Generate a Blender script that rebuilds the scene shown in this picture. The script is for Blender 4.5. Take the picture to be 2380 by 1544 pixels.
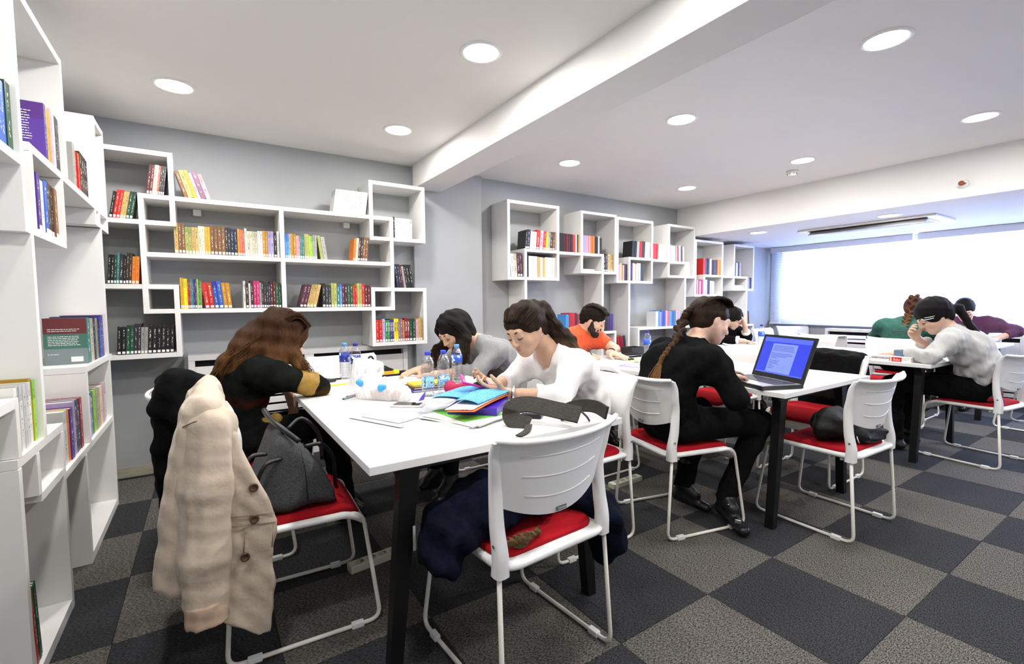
import bpy, bmesh, math, random
import numpy as np
from mathutils import Vector, Matrix, Euler

random.seed(7)
SC = bpy.context.scene
COL = SC.collection
for _o in list(bpy.data.objects):
    bpy.data.objects.remove(_o, do_unlink=True)

# ------------------------------------------------------------------ camera
CAM_POS = Vector((-1.678, -1.115, 1.195))
YAW, PITCH, ROLL, FPX = 0.5799, -0.0603, -0.0078, 1088.9
_f = Vector((math.sin(YAW)*math.cos(PITCH), math.cos(YAW)*math.cos(PITCH), math.sin(PITCH)))
_r0 = Vector((math.cos(YAW), -math.sin(YAW), 0))
_u0 = _r0.cross(_f)
_r = _r0*math.cos(ROLL) + _u0*math.sin(ROLL)
_u = -_r0*math.sin(ROLL) + _u0*math.cos(ROLL)
cam_d = bpy.data.cameras.new('camera')
cam_d.sensor_fit = 'HORIZONTAL'; cam_d.sensor_width = 36.0
cam_d.lens = FPX/2380*36.0
cam_d.clip_start = 0.02; cam_d.clip_end = 200
cam = bpy.data.objects.new('camera', cam_d); COL.objects.link(cam)
M = Matrix(((_r.x, _u.x, -_f.x, CAM_POS.x), (_r.y, _u.y, -_f.y, CAM_POS.y), (_r.z, _u.z, -_f.z, CAM_POS.z), (0, 0, 0, 1)))
cam.matrix_world = M
SC.camera = cam

# ------------------------------------------------------------------ world: overcast bright sky outside the windows
W = bpy.data.worlds.new('overcast_sky'); SC.world = W; W.use_nodes = True
bg = W.node_tree.nodes['Background']
bg.inputs['Color'].default_value = (0.50, 0.62, 1.0, 1); bg.inputs['Strength'].default_value = 23.0

SC.view_settings.view_transform = 'Standard'
SC.view_settings.look = 'None'
SC.view_settings.gamma = 1.0
SC.view_settings.use_curve_mapping = False
SC.view_settings.exposure = 0.55
LAMP_W = 10.5
CY = SC.cycles
CY.max_bounces = 5; CY.diffuse_bounces = 3; CY.glossy_bounces = 2; CY.transmission_bounces = 4; CY.transparent_max_bounces = 24
CY.use_adaptive_sampling = True; CY.adaptive_threshold = 0.03; CY.use_denoising = True
CY.caustics_reflective = False; CY.caustics_refractive = False

# ------------------------------------------------------------------ materials
MATS = {}
def mat(name, col=(0.8, 0.8, 0.8), rough=0.5, metal=0.0, noise=0.0, nscale=40.0, bump=0.0, bscale=80.0, spec=0.5,
        sheen=0.0, trans=0.0, emit=None, estr=0.0, alpha=1.0, ior=1.45, stretch=None, coat=0.0, sss=0.0):
    if name in MATS: return MATS[name]
    m = bpy.data.materials.new(name); m.use_nodes = True
    nt = m.node_tree; b = nt.nodes['Principled BSDF']
    b.inputs['Base Color'].default_value = (*col, 1); b.inputs['Roughness'].default_value = rough
    b.inputs['Metallic'].default_value = metal; b.inputs['Specular IOR Level'].default_value = spec
    b.inputs['IOR'].default_value = ior
    if sheen: b.inputs['Sheen Weight'].default_value = sheen
    if trans: b.inputs['Transmission Weight'].default_value = trans
    if coat: b.inputs['Coat Weight'].default_value = coat
    if sss:
        b.inputs['Subsurface Weight'].default_value = sss
        b.inputs['Subsurface Radius'].default_value = (0.012, 0.005, 0.003)
    if alpha < 1: b.inputs['Alpha'].default_value = alpha
    if emit: b.inputs['Emission Color'].default_value = (*emit, 1); b.inputs['Emission Strength'].default_value = estr
    if noise or bump:
        tc = nt.nodes.new('ShaderNodeTexCoord'); src = tc.outputs['Object']
        if stretch:
            mp = nt.nodes.new('ShaderNodeMapping'); mp.inputs['Scale'].default_value = stretch
            nt.links.new(src, mp.inputs['Vector']); src = mp.outputs['Vector']
    if noise:
        n = nt.nodes.new('ShaderNodeTexNoise'); n.inputs['Scale'].default_value = nscale; n.inputs['Detail'].default_value = 4
        nt.links.new(src, n.inputs['Vector'])
        mr = nt.nodes.new('ShaderNodeMapRange'); mr.inputs['From Min'].default_value = 0.3; mr.inputs['From Max'].default_value = 0.7
        mr.inputs['To Min'].default_value = 1-noise; mr.inputs['To Max'].default_value = 1+noise
        nt.links.new(n.outputs['Fac'], mr.inputs['Value'])
        mx = nt.nodes.new('ShaderNodeMix'); mx.data_type = 'RGBA'; mx.blend_type = 'MULTIPLY'; mx.inputs['Factor'].default_value = 1
        mx.inputs['A'].default_value = (*col, 1)
        nt.links.new(mr.outputs['Result'], mx.inputs['B']); nt.links.new(mx.outputs['Result'], b.inputs['Base Color'])
    if bump:
        n2 = nt.nodes.new('ShaderNodeTexNoise'); n2.inputs['Scale'].default_value = bscale; n2.inputs['Detail'].default_value = 3
        nt.links.new(src, n2.inputs['Vector'])
        bp = nt.nodes.new('ShaderNodeBump'); bp.inputs['Strength'].default_value = bump; bp.inputs['Distance'].default_value = 0.01
        nt.links.new(n2.outputs['Fac'], bp.inputs['Height']); nt.links.new(bp.outputs['Normal'], b.inputs['Normal'])
    MATS[name] = m
    return m

def srgb(h):
    h = h.lstrip('#'); v = [int(h[i:i+2], 16)/255 for i in (0, 2, 4)]
    return tuple(c/12.92 if c <= 0.04045 else ((c+0.055)/1.055)**2.4 for c in v)

M_WHITE_LAM = mat('white_laminate', (0.80, 0.79, 0.77), 0.35, noise=0.015, nscale=6)
M_WALL = mat('grey_wall_paint', (0.40, 0.415, 0.425), 0.75, noise=0.03, nscale=3, bump=0.03, bscale=200)
M_CEIL = mat('white_ceiling_paint', (0.80, 0.79, 0.77), 0.8, noise=0.01, nscale=2)
M_WHITE_WALL = mat('white_wall_paint', (0.80, 0.79, 0.78), 0.75, noise=0.01, nscale=2)
M_PLASTIC = mat('white_plastic', (0.80, 0.80, 0.79), 0.38)
M_ROD = mat('cream_steel_rod', (0.72, 0.70, 0.64), 0.35, spec=0.5)
M_BLACK_METAL = mat('black_metal', (0.006, 0.006, 0.007), 0.45, spec=0.3)
M_RED_FABRIC = mat('red_fabric', (0.33, 0.008, 0.014), 0.95, noise=0.12, nscale=300, bump=0.15, bscale=500, spec=0.1)
M_TABLE = mat('white_table_laminate', (0.77, 0.765, 0.76), 0.25, noise=0.008, nscale=5)
M_DARKSLOT = mat('dark_opening', (0.015, 0.015, 0.017), 0.8)
M_SKIRT = mat('pale_wood_skirting', (0.42, 0.38, 0.30), 0.5, noise=0.15, nscale=8, stretch=(1, 8, 8))
M_BLIND = mat('white_blind_slat', (0.84, 0.84, 0.86), 0.5)
M_PAPER = mat('white_paper', (0.82, 0.81, 0.80), 0.8, noise=0.02, nscale=20)

# ------------------------------------------------------------------ mesh helpers
def new_obj(name, me, material=None, parent=None, smooth=False):
    o = bpy.data.objects.new(name, me); COL.objects.link(o)
    if material is not None:
        if me.materials: me.materials[0] = material
        else: me.materials.append(material)
    if parent is not None:
        o.parent = parent; o.matrix_parent_inverse = parent.matrix_basis.inverted()
    if smooth:
        me.polygons.foreach_set('use_smooth', [True]*len(me.polygons)); me.update()
    return o

def pydata(name, v, f, material=None, parent=None, smooth=False):
    me = bpy.data.meshes.new(name); me.from_pydata([tuple(p) for p in v], [], f); me.update()
    return new_obj(name, me, material, parent, smooth)

def box_vf(lo, hi):
    (x0, y0, z0), (x1, y1, z1) = lo, hi
    v = [(x0, y0, z0), (x1, y0, z0), (x1, y1, z0), (x0, y1, z0), (x0, y0, z1), (x1, y0, z1), (x1, y1, z1), (x0, y1, z1)]
    f = [(0, 3, 2, 1), (4, 5, 6, 7), (0, 1, 5, 4), (1, 2, 6, 5), (2, 3, 7, 6), (3, 0, 4, 7)]
    return v, f

def join_vf(parts):
    V, F = [], []
    for v, f in parts:
        n = len(V); V += [tuple(p) for p in v]; F += [tuple(i+n for i in q) for q in f]
    return V, F

def box(name, lo, hi, material, parent=None, bevel=0.0):
    """box whose local origin is its own centre-bottom when top-level; world-aligned"""
    lo = Vector(lo); hi = Vector(hi)
    me = bpy.data.meshes.new(name)
    bm = bmesh.new()
    v, f = box_vf(lo, hi)
    vs = [bm.verts.new(p) for p in v]
    for q in f: bm.faces.new([vs[i] for i in q])
    if bevel > 0:
        bmesh.ops.bevel(bm, geom=list(bm.edges), offset=bevel, segments=2, profile=0.6, affect='EDGES')
    bm.to_mesh(me); bm.free()
    return new_obj(name, me, material, parent)

def tube_vf(pts, radii, seg=10, cap=True, flat=None, closed=False):
    """swept tube. radii scalar or list; flat=(axis vector, ratio) squashes cross-section along a direction"""
    pts = [Vector(p) for p in pts]; n = len(pts)
    if not hasattr(radii, '__len__'): radii = [radii]*n
    V, F = [], []
    up = None
    for i, p in enumerate(pts):
        if closed: t = pts[(i+1) % n] - pts[i-1]
        else: t = pts[min(i+1, n-1)] - pts[max(i-1, 0)]
        if t.length < 1e-9: t = Vector((0, 0, 1))
        t.normalize()
        if up is None:
            up = Vector((0, 0, 1)) if abs(t.z) < 0.9 else Vector((1, 0, 0))
        a = up - t*up.dot(t)
        if a.length < 1e-6: a = Vector((1, 0, 0)) - t*t.x
        a.normalize(); b = t.cross(a); up = a
        for k in range(seg):
            an = 2*math.pi*k/seg
            d = a*math.cos(an) + b*math.sin(an)
            if flat:
                ax, ra = flat; ax = Vector(ax).normalized()
                d = d + ax*(d.dot(ax)*(ra-1))
            V.append(p + d*radii[i])
    m = n if closed else n-1
    for i in range(m):
        for k in range(seg):
            a0 = i*seg+k; a1 = i*seg+(k+1) % seg
            b0 = ((i+1) % n)*seg+k; b1 = ((i+1) % n)*seg+(k+1) % seg
            F.append((a0, a1, b1, b0))
    if cap and not closed:
        F.append(tuple(reversed(range(seg)))); F.append(tuple((n-1)*seg+k for k in range(seg)))
    return V, F

def tube(name, pts, r, material, parent=None, seg=10, **kw):
    v, f = tube_vf(pts, r, seg, **kw)
    return pydata(name, v, f, material, parent, smooth=True)

def spline(pts, n=8):
    """Catmull-Rom through points"""
    P = [Vector(p) for p in pts]
    if len(P) < 3: return P
    Q = [P[0]*2-P[1]] + P + [P[-1]*2-P[-2]]
    out = []
    for i in range(1, len(Q)-2):
        for k in range(n):
            t = k/n
            a, b, c, d = Q[i-1], Q[i], Q[i+1], Q[i+2]
            out.append(0.5*((2*b)+(c-a)*t+(2*a-5*b+4*c-d)*t*t+(3*b-a-3*c+d)*t**3))
    out.append(P[-1])
    return out

def round_path(pts, rad, n=5):
    """polyline with rounded corners"""
    P = [Vector(p) for p in pts]; out = [P[0]]
    for i in range(1, len(P)-1):
        a = (P[i-1]-P[i]); b = (P[i+1]-P[i])
        r = min(rad, a.length*0.45, b.length*0.45)
        p0 = P[i]+a.normalized()*r; p1 = P[i]+b.normalized()*r
        for k in range(n+1):
            t = k/n
            out.append(p0*(1-t)**2 + P[i]*2*t*(1-t) + p1*t*t)
    out.append(P[-1])
    return out

def lathe_vf(prof, seg=24, c=(0, 0, 0)):
    V, F = [], []
    n = len(prof)
    for r, z in prof:
        for k in range(seg):
            a = 2*math.pi*k/seg
            V.append((c[0]+r*math.cos(a), c[1]+r*math.sin(a), c[2]+z))
    for i in range(n-1):
        for k in range(seg):
            F.append((i*seg+k, i*seg+(k+1) % seg, (i+1)*seg+(k+1) % seg, (i+1)*seg+k))
    if prof[0][0] > 1e-4: F.append(tuple(reversed(range(seg))))
    if prof[-1][0] > 1e-4: F.append(tuple((n-1)*seg+k for k in range(seg)))
    return V, F

def lathe(name, prof, material, parent=None, seg=24, c=(0, 0, 0), smooth=True):
    v, f = lathe_vf(prof, seg, c)
    return pydata(name, v, f, material, parent, smooth)

def empty(name, loc=(0, 0, 0), rz=0.0):
    o = bpy.data.objects.new(name, None); COL.objects.link(o)
    o.location = loc; o.rotation_euler = (0, 0, rz); o.empty_display_size = 0.1
    return o

def tag(o, label=None, cat=None, group=None, kind=None):
    if label: o['label'] = label
    if cat: o['category'] = cat
    if group: o['group'] = group
    if kind: o['kind'] = kind
    return o

def struct(o, label, cat=None):
    o['kind'] = 'structure'; o['label'] = label
    if cat: o['category'] = cat
    return o

def autosmooth(o, deg=35):
    me = o.data
    me.polygons.foreach_set('use_smooth', [True]*len(me.polygons))
    me.set_sharp_from_angle(angle=math.radians(deg))
    return o
# ================================================================== ROOM
WY = 3.05            # back wall plane
H = 2.457            # ceiling height
XL, XR, YF = -2.46, 6.15, -2.6
SOF_X, SOF_Z = 3.75, 2.065

# ---- floor: concrete base with loose-laid carpet tiles
def carpet(name, c1, c2, rot):
    m = bpy.data.materials.new(name); m.use_nodes = True
    nt = m.node_tree; b = nt.nodes['Principled BSDF']; b.inputs['Roughness'].default_value = 0.95
    b.inputs['Specular IOR Level'].default_value = 0.15
    tc = nt.nodes.new('ShaderNodeTexCoord'); mp = nt.nodes.new('ShaderNodeMapping')
    mp.inputs['Rotation'].default_value = (0, 0, rot); mp.inputs['Scale'].default_value = (95, 270, 95)
    oi = nt.nodes.new('ShaderNodeObjectInfo')
    ad = nt.nodes.new('ShaderNodeVectorMath'); ad.operation = 'ADD'
    nt.links.new(tc.outputs['Object'], ad.inputs[0])
    sc = nt.nodes.new('ShaderNodeVectorMath'); sc.operation = 'SCALE'; sc.inputs['Scale'].default_value = 7.0
    nt.links.new(oi.outputs['Location'], sc.inputs[0]); nt.links.new(sc.outputs[0], ad.inputs[1])
    nt.links.new(ad.outputs[0], mp.inputs['Vector'])
    n = nt.nodes.new('ShaderNodeTexNoise'); n.inputs['Scale'].default_value = 1.0; n.inputs['Detail'].default_value = 3; n.inputs['Roughness'].default_value = 0.7
    nt.links.new(mp.outputs[0], n.inputs['Vector'])
    cr = nt.nodes.new('ShaderNodeValToRGB')
    cr.color_ramp.elements[0].position = 0.40; cr.color_ramp.elements[0].color = (*c1, 1)
    cr.color_ramp.elements[1].position = 0.60; cr.color_ramp.elements[1].color = (*c2, 1)
    nt.links.new(n.outputs['Fac'], cr.inputs['Fac']); nt.links.new(cr.outputs['Color'], b.inputs['Base Color'])
    bp = nt.nodes.new('ShaderNodeBump'); bp.inputs['Strength'].default_value = 0.6; bp.inputs['Distance'].default_value = 0.004
    nt.links.new(n.outputs['Fac'], bp.inputs['Height']); nt.links.new(bp.outputs['Normal'], b.inputs['Normal'])
    return m
M_CARPET_D = carpet('charcoal_carpet', (0.010, 0.0105, 0.013), (0.052, 0.053, 0.058), 0.0)
M_CARPET_L = carpet('taupe_carpet', (0.018, 0.017, 0.016), (0.175, 0.165, 0.150), 0.5)

floor = box('floor', (XL-0.1, YF-0.1, -0.12), (XR+0.1, WY+0.1, -0.008), mat('concrete_floor', (0.05, 0.05, 0.05), 0.9))
struct(floor, 'floor of charcoal and taupe checkerboard carpet tiles', 'floor')
_tm = {}
for key, mm in (('d', M_CARPET_D), ('l', M_CARPET_L)):
    bm = bmesh.new()
    v, f = box_vf((-0.2494, -0.2494, -0.008), (0.2494, 0.2494, 0.0))
    vs = [bm.verts.new(p) for p in v]
    for q in f: bm.faces.new([vs[i] for i in q])
    bmesh.ops.bevel(bm, geom=[e for e in bm.edges if all(vv.co.z > -0.001 for vv in e.verts)], offset=0.0015, segments=1, affect='EDGES')
    me = bpy.data.meshes.new('carpet_tile'); bm.to_mesh(me); bm.free(); me.materials.append(mm); _tm[key] = me
for i in range(-5, 13):
    for j in range(-6, 7):
        x0, y0 = i*0.5, j*0.5
        if x0+0.5 < XL or x0 > XR or y0 > WY: continue
        # leave out the tiles far behind the camera
        d = Vector((x0+0.25, y0+0.25, 0)) - Vector((CAM_POS.x, CAM_POS.y, 0))
        o = bpy.data.objects.new('carpet_tile', _tm['d' if (i+j) % 2 else 'l']); COL.objects.link(o)
        o.location = (x0+0.25, y0+0.25, 0); o.parent = floor

# ---- walls
struct(box('wall_back', (XL-0.12, WY, 0), (XR+0.12, WY+0.12, H+0.1), M_WALL), 'mid grey painted back wall behind the white shelves', 'wall')
struct(box('wall_left', (XL-0.12, YF, 0), (XL, WY, H+0.1), M_WALL), 'grey painted side wall behind the near bookcase', 'wall')
struct(box('wall_front', (XL-0.12, YF-0.12, 0), (XR+0.12, YF, H+0.1), M_WHITE_WALL), 'white painted wall behind the viewer', 'wall')
struct(box('column', (-0.05, WY-0.055, 0), (0.665, WY, H), M_WALL, bevel=0.004), 'shallow grey pilaster under the ceiling beam', 'column')
# ---- ceiling, beam, soffit
struct(box('ceiling', (XL-0.12, YF-0.12, H), (XR+0.12, WY+0.12, H+0.12), M_CEIL), 'flat white painted ceiling with recessed downlights', 'ceiling')
struct(box('trim_1', (-0.05, YF, 2.245), (0.215, WY-0.055, H+0.01), M_CEIL, bevel=0.004), 'white boxed beam crossing the ceiling', 'beam')
struct(box('trim_2', (SOF_X, YF, SOF_Z), (XR, WY, H+0.01), M_CEIL, bevel=0.004), 'lowered white soffit in front of the windows', 'soffit')
# ---- skirting on the back wall
sk = box('baseboard_back', (XL, WY-0.012, 0.0), (-0.05, WY, 0.075), M_SKIRT, bevel=0.002)
struct(sk, 'pale wood skirting along the back wall', 'skirting')
box('carpet_edge', (XL, WY-0.03, 0.0), (-0.05, WY-0.012, 0.004), M_DARKSLOT, sk)

# ---- window wall (x = XR), opening with frames and panes
WZ0, WZ1 = 0.90, 2.03
WYa, WYb = 2.83, -2.3
struct(box('wall_right', (XR, YF, 0), (XR+0.25, WY, WZ0), M_WALL), 'grey painted wall below the windows', 'wall')
struct(box('wall_right_pier', (XR, WYa, WZ0), (XR+0.25, WY, H), M_WALL), 'grey wall pier between window and corner', 'wall')
struct(box('wall_right_head', (XR, YF, WZ1), (XR+0.25, WYa, H), M_WALL), 'wall above the windows behind the soffit', 'wall')
struct(box('wall_right_end', (XR, YF, WZ0), (XR+0.25, WYb, WZ1), M_WALL), 'grey wall end beside the windows', 'wall')
M_FRAME = mat('white_window_frame', (0.78, 0.79, 0.80), 0.35)
M_GLASS = bpy.data.materials.new('window_glass'); M_GLASS.use_nodes = True
_nt = M_GLASS.node_tree; _nt.nodes.remove(_nt.nodes['Principled BSDF'])
_t = _nt.nodes.new('ShaderNodeBsdfTransparent'); _t.inputs['Color'].default_value = (0.95, 0.97, 0.98, 1)
_g = _nt.nodes.new('ShaderNodeBsdfGlossy'); _g.inputs['Roughness'].default_value = 0.03
_m = _nt.nodes.new('ShaderNodeMixShader'); _m.inputs[0].default_value = 0.06
_nt.links.new(_t.outputs[0], _m.inputs[1]); _nt.links.new(_g.outputs[0], _m.inputs[2]); _nt.links.new(_m.outputs[0], _nt.nodes['Material Output'].inputs['Surface'])
edges = [2.83, 1.14, -0.58, -2.3]
for k in range(3):
    y1, y0 = edges[k], edges[k+1]
    w = empty('window_%d' % (k+1), (XR+0.1, (y0+y1)/2, WZ0))
    struct(w, ['bright window beside the far corner behind a blind', 'bright window in the middle of the window wall', 'bright window at the near end of the wall'][k], 'window')
    t = 0.05
    box('window_frame', (XR+0.06, y0, WZ0), (XR+0.13, y0+t, WZ1), M_FRAME, w)
    box('window_frame', (XR+0.06, y1-t, WZ0), (XR+0.13, y1, WZ1), M_FRAME, w)
    box('window_frame', (XR+0.06, y0+t, WZ0), (XR+0.13, y1-t, WZ0+t), M_FRAME, w)
    box('window_frame', (XR+0.06, y0+t, WZ1-t), (XR+0.13, y1-t, WZ1), M_FRAME, w)
    ym = (y0+y1)/2
    box('mullion', (XR+0.065, ym-0.03, WZ0+t), (XR+0.125, ym+0.03, WZ1-t), M_FRAME, w)
    for a, b_ in ((y0+t, ym-0.03), (ym+0.03, y1-t)):
        box('pane', (XR+0.09, a, WZ0+t), (XR+0.094, b_, WZ1-t), M_GLASS, w)
sill = box('window_sill', (XR-0.035, WYb, WZ0-0.03), (XR+0.06, WY, WZ0-0.002), M_WALL, bevel=0.003)
struct(sill, 'painted ledge running below the windows', 'sill')

# ---- venetian blinds
def blind(name, y0, y1, tilt, label, tapes):
    root = empty(name, (XR-0.06, (y0+y1)/2, 0.85)); tag(root, label, 'blind', 'venetian blinds at the windows')
    xb = XR-0.06
    box('headrail', (xb-0.03, y0, SOF_Z-0.055), (xb+0.03, y1, SOF_Z-0.002), M_BLIND, root, bevel=0.003)
    box('valance', (xb-0.038, y0, SOF_Z-0.085), (xb-0.032, y1, SOF_Z-0.004), M_BLIND, root)
    n = 26; ztop = SOF_Z-0.095; zbot = 0.875
    # one curved slat shared by all
    V, F = [], []
    hw = 0.025
    for s in (0, 1):
        for k in range(5):
            u = -1+2*k/4
            V.append((u*hw, y0+0.004, 0.003*(1-u*u)+(0.0016 if s else 0))); V.append((u*hw, y1-0.004, 0.003*(1-u*u)+(0.0016 if s else 0)))
    for k in range(4):
        a = 2*k; F.append((a, a+2, a+3, a+1)); a += 10; F.append((a, a+1, a+3, a+2))
    F += [(0, 1, 11, 10), (8, 18, 19, 9)]
    F += [tuple([2*k for k in range(5)][::-1]+[10+2*k for k in range(5)]), tuple([1+2*k for k in range(5)]+[11+2*k for k in range(5)][::-1])]
    me = bpy.data.meshes.new('slat'); me.from_pydata(V, [], F); me.update(); me.materials.append(M_SLAT)
    for k in range(n):
        z = ztop-(ztop-zbot)*k/(n-1)
        o = bpy.data.objects.new('slat', me); COL.objects.link(o); o.parent = root
        o.matrix_parent_inverse = root.matrix_basis.inverted()
        o.location = (xb, 0, z); o.rotation_euler = (0, tilt, 0)
    box('bottom_rail', (xb-0.028, y0, 0.835), (xb+0.028, y1, 0.852), M_BLIND, root, bevel=0.004)
    for ty in tapes:
        box('ladder_tape', (xb-0.034, ty-0.019, 0.845), (xb-0.0315, ty+0.019, SOF_Z-0.07), M_TAPE, root)
    return root
M_SLAT = bpy.data.materials.new('translucent_white_slat'); M_SLAT.use_nodes = True
_nt = M_SLAT.node_tree; _b = _nt.nodes['Principled BSDF']; _b.inputs['Base Color'].default_value = (0.86, 0.87, 0.9, 1); _b.inputs['Roughness'].default_value = 0.45
_tr = _nt.nodes.new('ShaderNodeBsdfTranslucent'); _tr.inputs['Color'].default_value = (0.9, 0.92, 1.0, 1)
_ms = _nt.nodes.new('ShaderNodeMixShader'); _ms.inputs['Fac'].default_value = 0.5
_nt.links.new(_b.outputs[0], _ms.inputs[1]); _nt.links.new(_tr.outputs[0], _ms.inputs[2]); _nt.links.new(_ms.outputs[0], _nt.nodes['Material Output'].inputs['Surface'])
M_TAPE = M_SLAT.copy(); M_TAPE.name = 'translucent_white_tape'; [n for n in M_TAPE.node_tree.nodes if n.type == 'MIX_SHADER'][0].inputs['Fac'].default_value = 0.96
b1 = blind('venetian_blind', 1.17, 3.0, math.radians(-70), 'half-closed white venetian blind beside the far corner', (2.83, 2.447, 2.08, 1.70, 1.35))
tube('pull_cord', [(XR-0.105, 2.925, SOF_Z-0.09), (XR-0.105, 2.927, 1.3), (XR-0.105, 2.925, 0.55)], 0.003, M_TAPE, b1, seg=6)
tube('cord_tassel', [(XR-0.105, 2.925, 1.20), (XR-0.105, 2.925, 1.13)], 0.007, M_TAPE, b1, seg=8)
b2 = blind('venetian_blind', -0.55, 1.12, math.radians(-38), 'opened white venetian blind glowing in the middle window', (0.986, 0.614, 0.242, -0.13))
b3 = blind('venetian_blind', -2.28, -0.58, math.radians(-38), 'opened white venetian blind at the near end of the window wall', (-0.8, -1.2, -1.6, -2.0))

# ---- radiator covers
def rad_cover(name, axis, a0, a1, front, back, ztop, label, splits):
    """panelled white cover with dark slots; axis 'x' runs along the back wall, 'y' along the window wall"""
    base = ((a0+a1)/2, front, 0) if axis == 'x' else (front, (a0+a1)/2, 0)
    root = empty(name, base); tag(root, label, 'radiator cover')
    def bb(nm, u0, u1, d0, d1, z0, z1, m, par=root, bevel=0.002):
        lo, hi = ((u0, d0, z0), (u1, d1, z1)) if axis == 'x' else ((d0, u0, z0), (d1, u1, z1))
        lo2 = [min(p, q) for p, q in zip(lo, hi)]; hi2 = [max(p, q) for p, q in zip(lo, hi)]
        return box(nm, lo2, hi2, m, par, bevel)
    s = 1 if back > front else -1
    bb('top_board', a0, a1, front, back, ztop-0.04, ztop, M_WHITE_LAM)
    bb('side_board', a0, a0+0.04, front, back, 0.0, ztop-0.041, M_WHITE_LAM)
    bb('side_board', a1-0.04, a1, front, back, 0.0, ztop-0.041, M_WHITE_LAM)
    bb('plinth', a0+0.04, a1-0.04, front+s*0.002, back, 0.0, 0.06, M_WHITE_LAM)
    bb('dark_back', a0+0.04, a1-0.04, front+s*0.06, front+s*0.065, 0.06, ztop-0.041, M_DARKSLOT, bevel=0)
    ed = [a0+0.04]+list(splits)+[a1-0.04]
    for k in range(len(ed)-1):
        u0, u1 = ed[k], ed[k+1]
        if k > 0: bb('upright', u0-0.035, u0+0.035, front+s*0.002, front+s*0.03, 0.06, ztop-0.041, M_WHITE_LAM)
        ua = u0+(0.036 if k > 0 else 0.001); ub = u1-(0.036 if k < len(ed)-2 else 0.001)
        zt = ztop-0.085
        bb('upper_panel', ua, ub, front+s*0.004, front+s*0.022, zt-0.19, zt, M_WHITE_LAM)
        z = zt-0.19
        while z > 0.12:
            z -= 0.062
            bb('slat', ua, ub, front+s*0.004, front+s*0.022, max(z, 0.06), z+0.045, M_WHITE_LAM)
    return root
rad_cover('radiator_cover', 'x', -1.79, -0.17, 2.90, WY-0.013, 0.845, 'long white slatted radiator cover under the back wall shelf', (-0.99,))
rad_cover('radiator_cover', 'y', 0.95, 2.10, 5.90, XR-0.001, 0.80, 'white slatted radiator cover below the blind by the corner', (1.52,))
rad_cover('radiator_cover', 'y', -0.75, 0.9, 5.90, XR-0.001, 0.80, 'white slatted radiator cover below the brightest window', (0.1,))

# ---- recessed downlights
M_DIFF = mat('lit_diffuser', (1, 1, 1), 0.5, emit=(1.0, 0.97, 0.92), estr=14.0)
M_DIFF.cycles.emission_sampling = 'NONE'
_rg = lathe_vf([(0.088, 0.0), (0.088, -0.006), (0.096, -0.008), (0.106, -0.004), (0.108, 0.0)], 32)
_dg = lathe_vf([(0.0005, -0.002), (0.088, -0.002)], 32)
me_ring = bpy.data.meshes.new('trim_ring'); me_ring.from_pydata(_rg[0], [], _rg[1]); me_ring.materials.append(M_PLASTIC)
me_dif = bpy.data.meshes.new('diffuser'); me_dif.from_pydata(_dg[0], [], _dg[1]); me_dif.materials.append(M_DIFF)
lamp_d = bpy.data.lights.new('downlight_lamp', 'AREA'); lamp_d.shape = 'DISK'; lamp_d.size = 0.17; lamp_d.energy = LAMP_W; lamp_d.color = (1.0, 0.975, 0.935)
DL = [(-1.773, 2.25, H, 'recessed round downlight over the near bookcase corner'),
      (-0.465, 1.0, H, 'large bright round downlight above the near table'),
      (-0.455, 2.23, H, 'recessed round downlight above the long wall shelf'),
      (1.124, 1.01, H, 'recessed round downlight just past the beam above the laptop table'),
      (1.12, 2.19, H, 'recessed round downlight above the first tree shelf'),
      (1.13, -0.15, H, 'largest bright round downlight past the beam near the picture top'),
      (2.845, -0.12, H, 'recessed round downlight at the far right edge of the ceiling'),
      (2.85, 1.03, H, 'recessed round downlight beside the ceiling smoke detector'),
      (2.83, 2.22, H, 'smallest round downlight near the soffit and the back wall'),
      (4.17, 2.16, SOF_Z, 'round downlight in the soffit above the end shelf'),
      (4.20, 0.82, SOF_Z, 'round downlight in the soffit beside the ceiling unit'),
      (-1.773, 1.0, H, 'round downlight above the near bookcase'),
      (-1.773, -0.2, H, 'round downlight above the viewer'),
      (-0.465, -0.2, H, 'round downlight above the near chair'),
      (-0.465, -1.4, H, 'round downlight behind the viewer on the near side'),
      (1.13, -1.4, H, 'round downlight behind the viewer past the beam'),
      (2.845, -1.4, H, 'round downlight behind the viewer by the soffit'),
      (4.20, -0.5, SOF_Z, 'round downlight at the near end of the soffit')]
for x, y, z, lb in DL:
    r = empty('downlight', (x, y, z)); tag(r, lb, 'ceiling light', 'recessed downlights')
    for nm, me in (('trim_ring', me_ring), ('diffuser', me_dif)):
        o = bpy.data.objects.new(nm, me); COL.objects.link(o); o.parent = r
    l = bpy.data.objects.new('downlight_lamp', lamp_d); COL.objects.link(l); l.parent = r; l.location = (0, 0, -0.012)

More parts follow.
